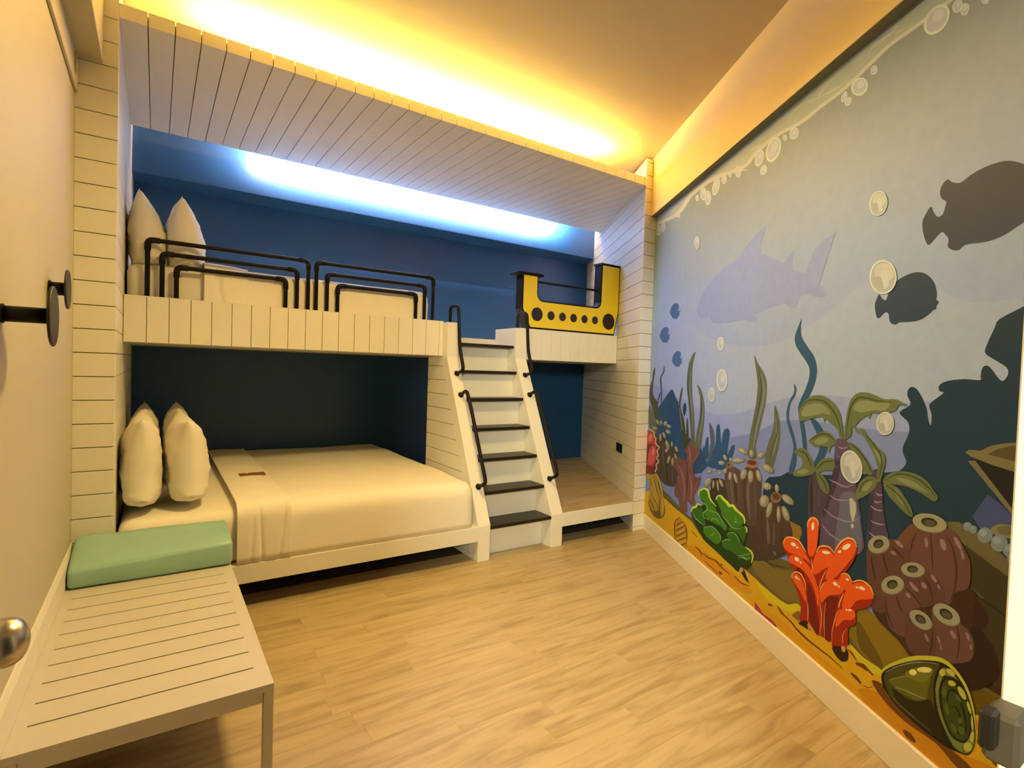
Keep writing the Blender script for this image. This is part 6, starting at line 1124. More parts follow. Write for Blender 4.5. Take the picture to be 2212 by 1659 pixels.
(112, 58, 8, 1, 1498,178, 1492,173, 1481,169, 1468,167, 1458,166, 1452,169, 1452,173, 1459,178, 1470,182, 1482,185, 1493,185, 1498,182),
(112, 58, 8, 1, 2034,225, 2030,221, 2022,218, 2014,216, 2006,216, 2002,218, 2003,221, 2007,225, 2015,229, 2023,231, 2031,231, 2035,229),
(112, 58, 8, 1, 2042,227, 2038,224, 2031,221, 2023,219, 2016,219, 2011,221, 2011,223, 2015,227, 2023,230, 2031,231, 2038,232, 2042,230),
(112, 58, 8, 1, 3203,307, 3212,301, 3216,293, 3215,287, 3210,283, 3200,282, 3190,285, 3181,291, 3176,299, 3177,305, 3183,309, 3193,310),
(112, 58, 8, 1, 1496,235, 1494,232, 1489,228, 1482,225, 1474,223, 1468,222, 1466,224, 1468,227, 1473,231, 1481,235, 1488,237, 1494,237),
]),
('sea_flower', 'red sea flower at the left end of the mural', [
(196, 56, 40, 1, -53,846, 94,877, 190,829, 240,776, 256,684, 225,614, 182,528, -9,489),
(132, 26, 26, 1, -20,732, 107,775, 213,784, 111,739, 46,667, 19,576),
(218, 84, 62, 1, 235,694, 219,660, 192,630, 157,607, 120,595, 86,597, 61,613, 49,639, 51,673, 68,708, 97,739, 133,761, 170,771, 202,768, 226,752, 237,726),
(124, 18, 24, 1, 0,572, 148,587, 225,614, 182,528, 10,493),
(226, 110, 70, 1, 145,831, 135,817, 119,804, 98,794, 77,789, 57,791, 42,798, 35,809, 37,824, 47,839, 63,852, 84,861, 106,865, 125,864, 139,857, 146,846),
(236, 140, 96, 1, 204,722, 199,710, 190,699, 179,691, 168,688, 158,689, 151,695, 148,704, 149,716, 154,728, 163,739, 174,747, 185,750, 195,749, 202,743, 206,734),
(232, 160, 96, 0, 54,891, 84,888, 124,884, 150,880, 156,874, 155,864, 160,853, 178,845, 196,840, 206,836, 205,826, 200,812, 201,799, 215,790, 233,784, 252,779, 273,776, 291,775, 295,773, 286,766, 264,753, 248,737, 257,724, 273,714, 281,707, 273,700, 255,690, 245,676, 264,667, 289,661, 299,657, 288,649, 262,635, 241,619, 242,606, 252,598, 255,591, 246,580, 228,566, 215,556, 248,555, 261,566, 279,581, 292,596, 288,607, 278,615, 276,621, 291,632, 318,646, 335,663, 319,673, 294,679, 282,684, 287,688, 305,698, 317,712, 308,724, 292,733, 285,741, 296,751, 317,764, 331,778, 317,787, 295,789, 277,792, 262,796, 247,801, 238,807, 238,816, 243,830, 242,843, 227,852, 208,857, 196,861, 194,869, 194,880, 181,891, 146,898, 104,902, 74,904),
]),
('tube_anemone', 'yellow tube anemone below the red flower', [
(120, 78, 16, 1, 110,293, 137,221, 249,185, 384,200, 490,253, 497,334, 362,385),
(186, 138, 22, 1, 19,495, 156,517, 275,554, 346,520, 418,467, 462,392, 486,319, 463,245, 410,231, 375,273, 279,229, 173,230, 110,293, 125,401),
(104, 70, 14, 0, 120,472, 127,452, 139,423, 158,395, 185,371, 219,349, 255,328, 297,306, 340,285, 371,271, 379,275, 354,291, 316,313, 278,337, 244,358, 211,380, 183,403, 160,429, 143,456, 130,475),
(104, 70, 14, 0, 188,511, 205,488, 231,458, 259,430, 289,405, 320,383, 343,368, 352,371, 336,389, 312,413, 285,438, 255,465, 222,494, 197,513),
(104, 70, 14, 0, 290,532, 301,512, 320,486, 340,460, 363,435, 387,411, 406,395, 414,398, 404,417, 386,442, 365,468, 343,493, 318,517, 299,534),
(104, 70, 14, 0, 123,302, 145,287, 179,268, 211,251, 236,238, 258,228, 275,222, 284,225, 275,235, 258,247, 236,261, 203,277, 163,294, 132,305),
(104, 70, 14, 0, 391,381, 379,359, 364,327, 359,297, 371,272, 391,250, 408,235, 417,238, 408,256, 394,279, 385,304, 388,332, 396,362, 400,382),
(216, 178, 70, 0, 170,507, 181,488, 199,461, 224,434, 258,404, 298,373, 328,353, 337,356, 315,379, 282,412, 250,442, 224,468, 199,493, 180,510),
(216, 178, 70, 0, 272,539, 293,526, 324,507, 354,486, 381,460, 408,432, 428,412, 436,415, 424,437, 404,467, 379,494, 346,515, 309,532, 281,542),
(216, 178, 70, 0, 145,417, 166,399, 198,375, 234,352, 275,330, 319,309, 352,295, 360,298, 335,315, 297,339, 259,362, 221,384, 183,405, 155,420),
(216, 178, 70, 0, 425,366, 429,350, 435,329, 440,307, 438,284, 433,260, 431,243, 440,245, 450,263, 460,289, 464,314, 458,335, 445,355, 434,368),
(216, 178, 70, 0, 43,493, 103,468, 111,472, 52,496),
]),
('spiral_shell', 'ridged ochre shell half buried in the sand', [
(196, 134, 18, 1, 801,330, 868,319, 936,283, 957,200, 951,137, 853,93, 742,117, 729,235),
(110, 66, 10, 0, 730,245, 752,255, 783,269, 811,283, 835,296, 857,309, 870,318, 866,319, 849,311, 825,299, 801,287, 774,273, 746,258, 726,246),
(110, 66, 10, 0, 733,209, 759,219, 794,235, 828,251, 860,269, 891,287, 911,299, 907,301, 883,289, 850,272, 818,256, 785,239, 753,223, 730,211),
(110, 66, 10, 0, 738,163, 763,173, 797,188, 833,206, 872,230, 912,255, 939,273, 935,274, 904,257, 862,232, 822,210, 788,192, 757,176, 735,164),
(110, 66, 10, 0, 749,129, 780,144, 822,165, 860,184, 893,199, 923,213, 943,223, 941,225, 919,217, 887,204, 852,189, 814,169, 774,147, 746,131),
(110, 66, 10, 0, 787,100, 816,114, 856,135, 890,153, 916,166, 939,178, 953,187, 951,188, 934,182, 909,171, 881,157, 847,139, 810,117, 783,101),
(110, 66, 10, 0, 799,331, 769,314, 729,288, 702,255, 704,211, 722,164, 737,131, 744,134, 736,169, 724,218, 723,260, 746,289, 779,313, 803,330),
(110, 66, 10, 0, 865,317, 882,308, 906,296, 926,279, 938,252, 947,220, 954,198, 961,200, 960,225, 956,258, 945,287, 923,303, 894,314, 871,320),
(226, 178, 70, 0, 745,231, 767,241, 797,255, 825,269, 853,284, 879,300, 897,310, 893,312, 873,302, 844,287, 816,273, 788,258, 761,243, 742,232),
(226, 178, 70, 0, 749,190, 770,198, 799,211, 830,227, 865,247, 901,270, 925,286, 921,287, 894,272, 856,250, 821,230, 792,215, 765,201, 747,192),
(226, 178, 70, 0, 761,151, 787,164, 824,182, 859,200, 891,218, 921,236, 941,248, 938,249, 915,238, 883,221, 850,203, 816,185, 782,166, 758,153),
(226, 178, 70, 0, 785,120, 814,135, 853,155, 888,173, 914,186, 936,198, 951,206, 949,208, 932,201, 908,190, 880,177, 845,158, 808,137, 782,121),
]),
('leafy_coral', 'bright green leafy coral', [
(22, 52, 4, 1, 998,436, 1017,459, 1078,486, 1096,510, 1176,518, 1194,531, 1132,560, 1116,588, 1152,620, 1215,641, 1260,634, 1283,595, 1333,575, 1375,567, 1399,555, 1369,597, 1387,628, 1431,646, 1465,636, 1520,624, 1543,612, 1593,625, 1635,610, 1703,600, 1735,584, 1736,554, 1763,539, 1763,510, 1743,447, 1769,435, 1819,433, 1840,406, 1825,363, 1775,318, 1730,304, 1685,265, 1605,271, 1521,275, 1408,287, 1312,292, 1211,303, 1141,337, 1069,368, 1016,399),
(50, 98, 12, 1, 1013,434, 1086,477, 1178,501, 1196,472, 1230,431, 1234,393, 1107,402),
(66, 118, 14, 1, 1139,559, 1129,588, 1160,615, 1210,631, 1249,625, 1271,586, 1322,567, 1371,552, 1396,527, 1455,507, 1528,482, 1515,448, 1448,458, 1333,451, 1214,466, 1246,519, 1225,542),
(66, 118, 14, 1, 1384,601, 1398,626, 1442,639, 1510,615, 1584,612, 1636,598, 1704,588, 1726,575, 1708,546, 1663,516, 1584,499, 1520,515, 1451,553),
(50, 98, 12, 1, 1585,494, 1663,513, 1718,539, 1754,536, 1756,508, 1735,454, 1686,476, 1607,476, 1546,462),
(66, 118, 14, 1, 1210,370, 1222,384, 1324,420, 1384,416, 1442,404, 1459,372, 1404,331, 1308,332, 1222,340),
(50, 98, 12, 1, 1479,369, 1551,411, 1533,428, 1567,458, 1627,472, 1678,459, 1709,436, 1784,428, 1817,407, 1797,372, 1716,356, 1598,353, 1504,341),
(206, 206, 50, 0, 1013,427, 1019,436, 1026,447, 1036,456, 1051,463, 1074,471, 1097,483, 1109,495, 1110,502, 1106,502, 1121,505, 1148,508, 1167,510, 1172,516, 1155,517, 1128,516, 1101,513, 1081,500, 1076,492, 1073,488, 1060,482, 1036,472, 1014,459, 1003,445, 1000,433, 1000,425),
(206, 206, 50, 0, 1126,565, 1125,572, 1124,583, 1128,592, 1137,601, 1151,610, 1166,617, 1182,624, 1199,629, 1212,631, 1224,631, 1237,629, 1247,625, 1255,616, 1261,602, 1271,590, 1288,581, 1308,575, 1326,571, 1346,566, 1365,563, 1378,561, 1385,566, 1373,569, 1357,574, 1340,579, 1323,585, 1307,592, 1294,599, 1287,611, 1282,624, 1274,636, 1259,643, 1240,646, 1219,645, 1196,641, 1173,633, 1152,624, 1134,614, 1119,602, 1108,590, 1107,579, 1111,569, 1115,562),
(206, 206, 50, 0, 1378,604, 1384,611, 1392,621, 1400,628, 1410,633, 1419,636, 1426,637, 1432,635, 1442,631, 1456,626, 1475,622, 1495,618, 1510,615, 1517,611, 1525,606, 1542,603, 1564,608, 1579,613, 1586,615, 1594,613, 1607,607, 1625,601, 1649,598, 1675,595, 1695,592, 1709,588, 1718,584, 1725,579, 1728,572, 1728,563, 1728,557, 1739,560, 1741,566, 1743,576, 1741,585, 1735,593, 1726,599, 1711,605, 1690,609, 1665,613, 1645,617, 1631,622, 1618,629, 1601,633, 1577,629, 1559,623, 1554,622, 1553,623, 1547,627, 1535,632, 1517,636, 1496,639, 1479,642, 1466,646, 1453,650, 1436,651, 1416,647, 1398,640, 1384,631, 1375,621, 1369,610, 1365,603),
(206, 206, 50, 0, 1736,544, 1741,540, 1748,536, 1753,532, 1755,526, 1756,519, 1758,514, 1763,515, 1767,522, 1769,531, 1768,539, 1760,544, 1749,546, 1740,547),
(206, 206, 50, 0, 1749,429, 1765,428, 1787,427, 1804,424, 1814,420, 1822,413, 1827,406, 1827,394, 1823,378, 1821,367, 1828,369, 1835,381, 1843,397, 1846,413, 1841,423, 1831,431, 1817,436, 1795,437, 1771,435, 1753,433),
(142, 172, 70, 0, 1129,568, 1134,560, 1142,549, 1157,540, 1183,536, 1213,534, 1234,531, 1245,525, 1250,518, 1248,510, 1235,500, 1212,486, 1195,473, 1190,462, 1193,452, 1206,446, 1234,445, 1270,448, 1296,450, 1298,452, 1273,451, 1238,449, 1212,450, 1202,456, 1201,464, 1205,473, 1220,484, 1243,498, 1259,510, 1262,521, 1256,530, 1243,537, 1219,540, 1188,541, 1164,544, 1149,552, 1140,562, 1133,569),
(142, 172, 70, 0, 1213,482, 1231,490, 1255,501, 1279,510, 1301,513, 1325,515, 1349,517, 1369,521, 1387,523, 1404,523, 1424,515, 1444,504, 1464,493, 1484,485, 1503,478, 1517,473, 1520,475, 1507,481, 1489,488, 1471,497, 1452,508, 1432,520, 1412,528, 1391,529, 1372,526, 1352,523, 1329,521, 1304,518, 1278,513, 1252,503, 1228,492, 1211,483),
(142, 172, 70, 0, 1323,448, 1325,455, 1328,464, 1334,470, 1347,475, 1367,479, 1386,480, 1404,478, 1422,473, 1434,469, 1438,471, 1427,476, 1410,482, 1392,486, 1370,484, 1347,480, 1328,473, 1320,463, 1319,453, 1319,447),
(142, 172, 70, 0, 1459,560, 1457,552, 1455,540, 1460,529, 1479,522, 1504,516, 1527,511, 1544,503, 1561,496, 1582,492, 1609,494, 1638,499, 1664,507, 1687,516, 1706,527, 1719,534, 1718,535, 1704,528, 1685,518, 1663,510, 1639,504, 1611,499, 1587,497, 1569,501, 1553,509, 1534,516, 1510,521, 1485,526, 1467,532, 1461,542, 1462,553, 1463,561),
(142, 172, 70, 0, 1483,561, 1556,586, 1555,587, 1483,562),
(142, 172, 70, 0, 1617,563, 1623,559, 1632,554, 1636,549, 1631,544, 1621,537, 1620,530, 1635,535, 1655,542, 1670,548, 1669,550, 1654,545, 1634,538, 1624,535, 1628,536, 1638,543, 1644,551, 1638,557, 1628,562, 1620,565),
(142, 172, 70, 0, 1025,431, 1032,423, 1043,413, 1060,404, 1085,399, 1115,396, 1145,393, 1175,392, 1205,391, 1226,391, 1229,393, 1209,395, 1181,397, 1152,400, 1124,402, 1095,406, 1070,410, 1052,417, 1039,426, 1030,433),
(142, 172, 70, 0, 1219,372, 1223,376, 1229,382, 1242,389, 1269,399, 1304,411, 1334,419, 1359,419, 1382,416, 1403,411, 1422,407, 1439,402, 1450,396, 1455,386, 1455,375, 1455,367, 1459,368, 1461,376, 1462,388, 1458,399, 1447,407, 1430,412, 1411,417, 1390,422, 1366,425, 1338,425, 1303,416, 1267,403, 1239,392, 1223,383, 1217,376, 1215,372),
(142, 172, 70, 0, 1306,355, 1320,359, 1340,366, 1357,375, 1364,385, 1365,395, 1364,401, 1360,400, 1357,393, 1353,383, 1348,376, 1336,370, 1319,362, 1306,356),
(142, 172, 70, 0, 1475,367, 1490,376, 1511,389, 1531,399, 1552,406, 1575,411, 1591,416, 1592,417, 1576,415, 1553,411, 1529,404, 1507,392, 1486,378, 1473,368),
(142, 172, 70, 0, 1540,430, 1544,435, 1550,443, 1559,449, 1576,456, 1596,463, 1615,467, 1633,465, 1650,460, 1665,454, 1675,447, 1683,439, 1688,433, 1691,435, 1687,441, 1681,450, 1672,458, 1657,465, 1639,470, 1620,472, 1597,468, 1574,460, 1556,452, 1544,443, 1539,435, 1537,429),
(142, 172, 70, 0, 1669,348, 1684,355, 1704,365, 1723,371, 1737,371, 1753,368, 1770,369, 1788,377, 1804,388, 1814,396, 1812,397, 1801,390, 1785,380, 1771,374, 1758,374, 1743,376, 1725,376, 1703,368, 1682,357, 1668,349),
(142, 172, 70, 0, 1679,342, 1694,348, 1714,357, 1733,363, 1750,364, 1767,364, 1779,364, 1781,366, 1770,368, 1754,369, 1735,368, 1714,361, 1693,351, 1678,343),
(142, 172, 70, 0, 1732,385, 1747,388, 1769,392, 1787,399, 1798,407, 1802,415, 1804,420, 1801,420, 1797,415, 1791,408, 1785,402, 1769,397, 1748,391, 1732,387),
(52, 26, 8, 0, 1694,280, 1750,309, 1778,280, 1815,250, 1772,251, 1723,273),
(206, 150, 80, 1, 1743,299, 1742,293, 1738,287, 1731,281, 1723,277, 1714,275, 1707,275, 1702,277, 1699,282, 1701,287, 1705,293, 1712,299, 1720,303, 1729,305, 1736,305, 1741,303),
]),
('finger_coral', 'bright orange red finger coral', [
(166, 30, 6, 1, 2106,576, 2128,606, 2171,622, 2225,625, 2264,608, 2298,588, 2293,654, 2289,726, 2307,751, 2327,763, 2357,763, 2368,749, 2370,688, 2363,620, 2380,647, 2405,661, 2430,667, 2475,654, 2491,681, 2513,711, 2551,742, 2590,745, 2607,717, 2596,670, 2555,606, 2517,573, 2545,593, 2568,593, 2589,575, 2638,601, 2685,596, 2708,564, 2692,527, 2661,500, 2618,471, 2622,436, 2615,411, 2583,384, 2578,298, 2492,262, 2490,280, 2422,266, 2354,276, 2325,286, 2269,261, 2271,327, 2236,390, 2195,420, 2191,447, 2222,474, 2259,479, 2293,464, 2237,474, 2174,487, 2155,509, 2147,530, 2114,548),
(120, 10, 4, 1, 2434,440, 2506,480, 2519,461, 2495,387, 2490,280, 2434,276, 2433,379),
(120, 10, 4, 1, 2311,458, 2355,432, 2380,376, 2409,264, 2353,280, 2319,366),
(242, 84, 14, 1, 2296,655, 2292,722, 2327,759, 2364,748, 2367,691, 2361,632, 2336,589, 2305,591),
(242, 84, 14, 1, 2110,575, 2140,606, 2187,618, 2241,610, 2287,584, 2329,550, 2297,554, 2231,554, 2177,546, 2129,550),
(242, 84, 14, 1, 2157,515, 2185,541, 2238,553, 2290,545, 2342,519, 2379,473, 2399,429, 2390,381, 2369,433, 2331,475, 2279,500, 2212,502, 2167,498),
(242, 84, 14, 1, 2335,539, 2345,574, 2368,622, 2412,650, 2458,653, 2474,630, 2461,594, 2413,559, 2369,520, 2343,516),
(242, 84, 14, 1, 2435,556, 2465,622, 2508,691, 2552,732, 2590,735, 2602,712, 2584,671, 2532,604, 2483,547, 2435,523),
(242, 84, 14, 1, 2199,426, 2201,448, 2230,469, 2260,460, 2292,427, 2316,370, 2289,374, 2258,399),
(242, 84, 14, 1, 2398,448, 2412,486, 2453,529, 2501,547, 2532,536, 2540,515, 2517,492, 2458,463, 2417,415, 2404,417),
(242, 84, 14, 1, 2506,546, 2540,586, 2568,587, 2590,568, 2572,540, 2538,522),
(242, 84, 14, 1, 2541,474, 2561,532, 2597,570, 2644,594, 2686,588, 2706,563, 2679,543, 2623,514, 2588,467, 2545,448),
(242, 84, 14, 1, 2507,372, 2528,427, 2566,461, 2605,467, 2618,450, 2597,423, 2553,401, 2515,353),
(250, 170, 60, 0, 2111,570, 2116,580, 2123,593, 2132,603, 2143,609, 2158,615, 2174,618, 2191,621, 2209,622, 2225,621, 2239,617, 2252,610, 2263,604, 2274,598, 2282,593, 2289,589, 2292,591, 2288,596, 2280,603, 2271,610, 2261,617, 2248,624, 2233,629, 2215,631, 2195,630, 2176,627, 2158,622, 2140,615, 2125,606, 2115,593, 2109,579, 2106,570),
(250, 170, 60, 0, 2293,708, 2294,716, 2296,727, 2300,736, 2308,745, 2318,754, 2327,758, 2336,759, 2347,758, 2356,755, 2361,749, 2364,741, 2366,735, 2369,736, 2369,743, 2367,752, 2363,760, 2353,764, 2340,767, 2326,765, 2312,758, 2300,748, 2291,737, 2288,725, 2288,715, 2289,707),
(250, 170, 60, 0, 2364,615, 2369,624, 2375,635, 2383,644, 2392,650, 2403,654, 2414,658, 2426,661, 2439,663, 2450,663, 2459,660, 2466,656, 2472,653, 2475,656, 2471,660, 2464,665, 2455,669, 2443,670, 2429,669, 2415,666, 2401,662, 2388,655, 2376,647, 2368,635, 2363,623, 2360,615),
(250, 170, 60, 0, 2478,651, 2483,660, 2490,672, 2498,684, 2505,695, 2513,705, 2522,714, 2533,724, 2544,733, 2555,738, 2566,741, 2578,742, 2587,741, 2595,735, 2600,726, 2604,720, 2608,722, 2605,729, 2601,739, 2593,747, 2582,750, 2568,749, 2553,746, 2539,738, 2526,728, 2514,718, 2505,707, 2497,696, 2490,685, 2484,672, 2478,660, 2474,651),
(250, 170, 60, 0, 2196,434, 2196,440, 2197,447, 2200,453, 2207,460, 2216,466, 2226,471, 2235,474, 2245,475, 2256,474, 2267,469, 2278,461, 2287,452, 2294,440, 2299,427, 2302,418, 2305,420, 2303,429, 2299,443, 2294,456, 2285,466, 2274,475, 2263,481, 2251,482, 2238,481, 2225,477, 2213,471, 2201,462, 2193,453, 2190,445, 2191,438, 2192,433),
(250, 170, 60, 0, 2523,576, 2530,580, 2538,586, 2545,590, 2552,591, 2559,592, 2566,590, 2574,586, 2581,580, 2587,576, 2589,578, 2585,583, 2579,590, 2571,596, 2563,598, 2554,598, 2545,595, 2535,589, 2527,582, 2522,577),
(250, 170, 60, 0, 2589,573, 2603,580, 2621,591, 2638,598, 2653,599, 2669,596, 2682,593, 2692,585, 2699,576, 2704,570, 2707,571, 2704,579, 2698,590, 2688,599, 2674,604, 2657,606, 2639,604, 2619,596, 2601,584, 2588,574),
(250, 170, 60, 0, 2396,449, 2400,458, 2406,471, 2411,483, 2418,492, 2425,502, 2430,508, 2428,509, 2422,502, 2413,493, 2406,482, 2400,470, 2396,457, 2394,448),
(250, 170, 60, 0, 2544,509, 2537,496, 2528,478, 2521,462, 2519,451, 2519,442, 2520,436, 2522,437, 2524,444, 2526,453, 2529,464, 2535,479, 2542,497, 2546,509),
(250, 170, 60, 0, 2317,370, 2318,359, 2321,343, 2322,328, 2323,313, 2323,298, 2324,288, 2326,289, 2327,300, 2328,315, 2328,330, 2326,345, 2322,361, 2319,371),
(250, 170, 60, 0, 2400,407, 2404,392, 2410,372, 2414,349, 2414,321, 2412,290, 2411,269, 2413,270, 2416,292, 2419,323, 2419,351, 2415,374, 2408,395, 2402,408),
(250, 170, 60, 0, 2491,281, 2491,293, 2490,311, 2492,331, 2498,357, 2506,385, 2514,408, 2521,422, 2528,432, 2533,438, 2532,438, 2526,432, 2518,422, 2509,407, 2501,384, 2493,355, 2487,329, 2486,309, 2488,291, 2489,280),
(250, 170, 60, 0, 2445,269, 2443,289, 2439,318, 2437,347, 2437,376, 2439,405, 2440,425, 2438,424, 2436,404, 2434,374, 2433,345, 2435,316, 2440,288, 2443,268),
(250, 170, 60, 0, 2555,306, 2555,316, 2555,330, 2556,343, 2561,355, 2568,367, 2573,375, 2571,375, 2566,367, 2558,355, 2552,342, 2551,328, 2552,314, 2553,305),
(250, 170, 60, 0, 2394,466, 2397,475, 2401,489, 2407,505, 2415,525, 2426,547, 2433,563, 2431,563, 2422,547, 2410,524, 2401,504, 2396,488, 2393,474, 2392,465),
(250, 170, 60, 0, 2330,573, 2332,564, 2335,551, 2337,540, 2337,529, 2335,519, 2334,512, 2336,513, 2339,520, 2342,531, 2343,542, 2340,554, 2335,565, 2332,573),
(250, 226, 150, 1, 2212,593, 2204,588, 2192,585, 2180,586, 2173,590, 2173,596, 2182,601, 2194,604, 2206,603, 2213,599),
(250, 226, 150, 1, 2232,590, 2229,587, 2224,586, 2219,586, 2216,587, 2216,590, 2219,593, 2224,595, 2229,594, 2232,593),
(250, 226, 150, 1, 2339,725, 2337,713, 2331,705, 2326,704, 2321,710, 2320,721, 2323,733, 2328,741, 2334,743, 2338,737),
(250, 226, 150, 1, 2452,644, 2446,639, 2433,633, 2417,629, 2404,629, 2400,632, 2405,637, 2419,642, 2435,646, 2448,646),
(250, 226, 150, 1, 2570,721, 2570,714, 2562,704, 2549,693, 2535,687, 2526,687, 2526,694, 2535,705, 2548,715, 2561,721),
(250, 226, 150, 1, 2519,677, 2519,674, 2516,669, 2510,665, 2504,663, 2501,664, 2500,667, 2504,672, 2510,676, 2515,678),
(250, 226, 150, 1, 2240,532, 2232,527, 2222,525, 2212,526, 2207,531, 2209,537, 2217,542, 2228,544, 2237,543, 2242,538),
(250, 226, 150, 1, 2262,529, 2258,527, 2253,526, 2248,527, 2245,529, 2245,531, 2249,534, 2254,534, 2259,534, 2262,532),
(250, 226, 150, 1, 2233,454, 2238,451, 2240,448, 2236,444, 2230,443, 2222,444, 2217,447, 2215,451, 2219,454, 2225,455),
(250, 226, 150, 1, 2250,451, 2253,449, 2253,447, 2251,445, 2247,444, 2243,445, 2240,446, 2240,448, 2242,450, 2246,451),
(250, 226, 150, 1, 2507,526, 2501,522, 2493,520, 2484,521, 2479,525, 2480,529, 2485,533, 2494,535, 2502,534, 2507,530),
(250, 226, 150, 1, 2521,524, 2519,522, 2515,521, 2512,522, 2510,524, 2510,526, 2513,528, 2517,529, 2520,528, 2522,527),
(250, 226, 150, 1, 2662,575, 2658,570, 2648,567, 2638,565, 2631,566, 2629,570, 2633,574, 2642,578, 2653,579, 2660,578),
(250, 226, 150, 1, 2626,568, 2624,565, 2621,562, 2616,560, 2613,560, 2611,562, 2612,565, 2616,567, 2620,569, 2624,569),
(250, 226, 150, 1, 2596,461, 2593,458, 2588,455, 2582,453, 2578,452, 2576,454, 2578,458, 2584,461, 2589,463, 2594,463),
(250, 226, 150, 1, 2572,454, 2571,451, 2568,449, 2565,447, 2562,447, 2561,449, 2562,451, 2565,453, 2568,455, 2571,455),
(250, 226, 150, 1, 2571,574, 2568,571, 2563,570, 2559,570, 2555,571, 2555,574, 2558,577, 2563,578, 2568,578, 2571,577),
(40, 16, 4, 1, 2259,247, 2318,285, 2352,257, 2299,248),
(40, 20, 4, 1, 2495,262, 2578,296, 2589,257, 2554,230, 2515,235),
(216, 150, 80, 1, 2571,293, 2572,288, 2572,283, 2570,279, 2566,275, 2562,273, 2557,272, 2553,274, 2550,277, 2548,282, 2549,287, 2551,291, 2554,295, 2559,297, 2564,298, 2568,296),
(206, 140, 70, 1, 2345,270, 2347,265, 2348,259, 2348,255, 2345,252, 2342,251, 2337,252, 2333,255, 2329,260, 2327,265, 2326,271, 2326,275, 2329,278, 2332,279, 2337,278, 2341,275),
(150, 92, 20, 1, 2208,262, 2265,306, 2262,258, 2231,257),
]),
('starfish', 'small crimson starfish at the skirting', [
(150, 20, 40, 0, 1880,175, 1920,166, 1960,148, 2032,157, 2090,150, 2063,112, 2001,96, 1925,101, 1859,120, 1882,144),
(196, 36, 74, 0, 1886,172, 1920,161, 1960,143, 2029,150, 2069,147, 2008,130, 1943,125, 1903,132),
]),
('cone_shell', 'big glossy olive green shell', [
(112, 58, 8, 1, 2719,246, 2771,265, 2828,232, 2927,222, 3032,228, 3128,223, 3084,189, 3004,210, 2879,198, 2779,212),
(198, 180, 42, 1, 2763,299, 2774,329, 2815,373, 2880,429, 2936,464, 3001,494, 3043,494, 3076,478, 3104,451, 3125,404, 3134,350, 3134,299, 3119,260, 3096,244, 3046,229, 2943,221, 2842,232, 2788,246),
(22, 14, 0, 1, 2764,291, 2782,326, 2833,375, 2897,424, 2943,452, 3001,479, 3038,481, 3072,466, 3100,438, 3122,390, 3133,342, 3133,296, 3117,257, 3094,242, 3032,223, 2927,219, 2828,231, 2780,254),
(74, 66, 10, 1, 2781,309, 2833,369, 2898,418, 2959,453, 3002,470, 2986,423, 2984,364, 2999,295, 3030,239, 2926,230, 2828,238, 2789,266),
(100, 92, 16, 1, 2800,300, 2843,335, 2878,362, 2950,401, 2971,406, 2964,367, 2959,331, 2922,300, 2856,287, 2825,287),
(120, 108, 18, 1, 2868,364, 2893,392, 2930,421, 2977,444, 2973,417, 2951,381, 2917,364, 2882,358),
(34, 26, 2, 1, 2893,283, 2937,308, 2975,335, 3001,297, 3030,239, 2942,234, 2841,247, 2818,278, 2860,281),
(150, 142, 70, 0, 2828,287, 2839,291, 2856,298, 2871,303, 2885,307, 2899,309, 2914,313, 2929,317, 2945,322, 2956,326, 2956,327, 2946,325, 2930,321, 2915,317, 2901,314, 2887,311, 2873,307, 2856,301, 2840,294, 2828,289),
(140, 132, 60, 0, 2801,298, 2812,307, 2828,320, 2843,332, 2858,344, 2872,355, 2882,362, 2881,364, 2871,357, 2857,346, 2842,335, 2827,322, 2811,309, 2800,299),
(150, 142, 100, 0, 2780,312, 2790,323, 2804,339, 2821,355, 2840,372, 2861,389, 2882,405, 2903,420, 2924,433, 2944,445, 2965,455, 2985,464, 2999,470, 2999,471, 2985,466, 2965,457, 2944,447, 2923,436, 2902,423, 2881,408, 2860,392, 2839,374, 2819,357, 2803,340, 2788,324, 2779,312),
(110, 86, 60, 0, 2805,246, 2819,244, 2838,242, 2858,240, 2880,238, 2903,237, 2925,237, 2948,236, 2969,235, 2984,235, 2985,236, 2970,237, 2949,238, 2926,239, 2905,240, 2882,241, 2860,242, 2839,244, 2820,246, 2806,247),
(238, 206, 96, 1, 2916,392, 2914,388, 2910,383, 2905,378, 2899,375, 2894,373, 2889,373, 2886,376, 2886,379, 2887,384, 2891,389, 2896,394, 2902,397, 2908,399, 2912,398, 2915,396),
(238, 206, 96, 1, 2973,435, 2971,431, 2965,424, 2956,417, 2945,411, 2935,406, 2925,403, 2919,402, 2917,405, 2919,410, 2925,416, 2934,423, 2945,430, 2956,435, 2965,438, 2971,438),
(118, 122, 46, 1, 2991,384, 3001,439, 3018,470, 3053,467, 3086,444, 3111,406, 3127,357, 3132,302, 3118,264, 3096,247, 3064,246, 3027,283, 3003,324),
(22, 20, 0, 1, 3004,387, 3014,434, 3030,450, 3071,457, 3101,424, 3118,375, 3121,331, 3105,286, 3084,272, 3053,272, 3022,311, 3008,350),
(58, 64, 10, 1, 3013,384, 3019,422, 3037,441, 3070,435, 3095,411, 3112,366, 3112,312, 3094,284, 3059,279, 3030,316),
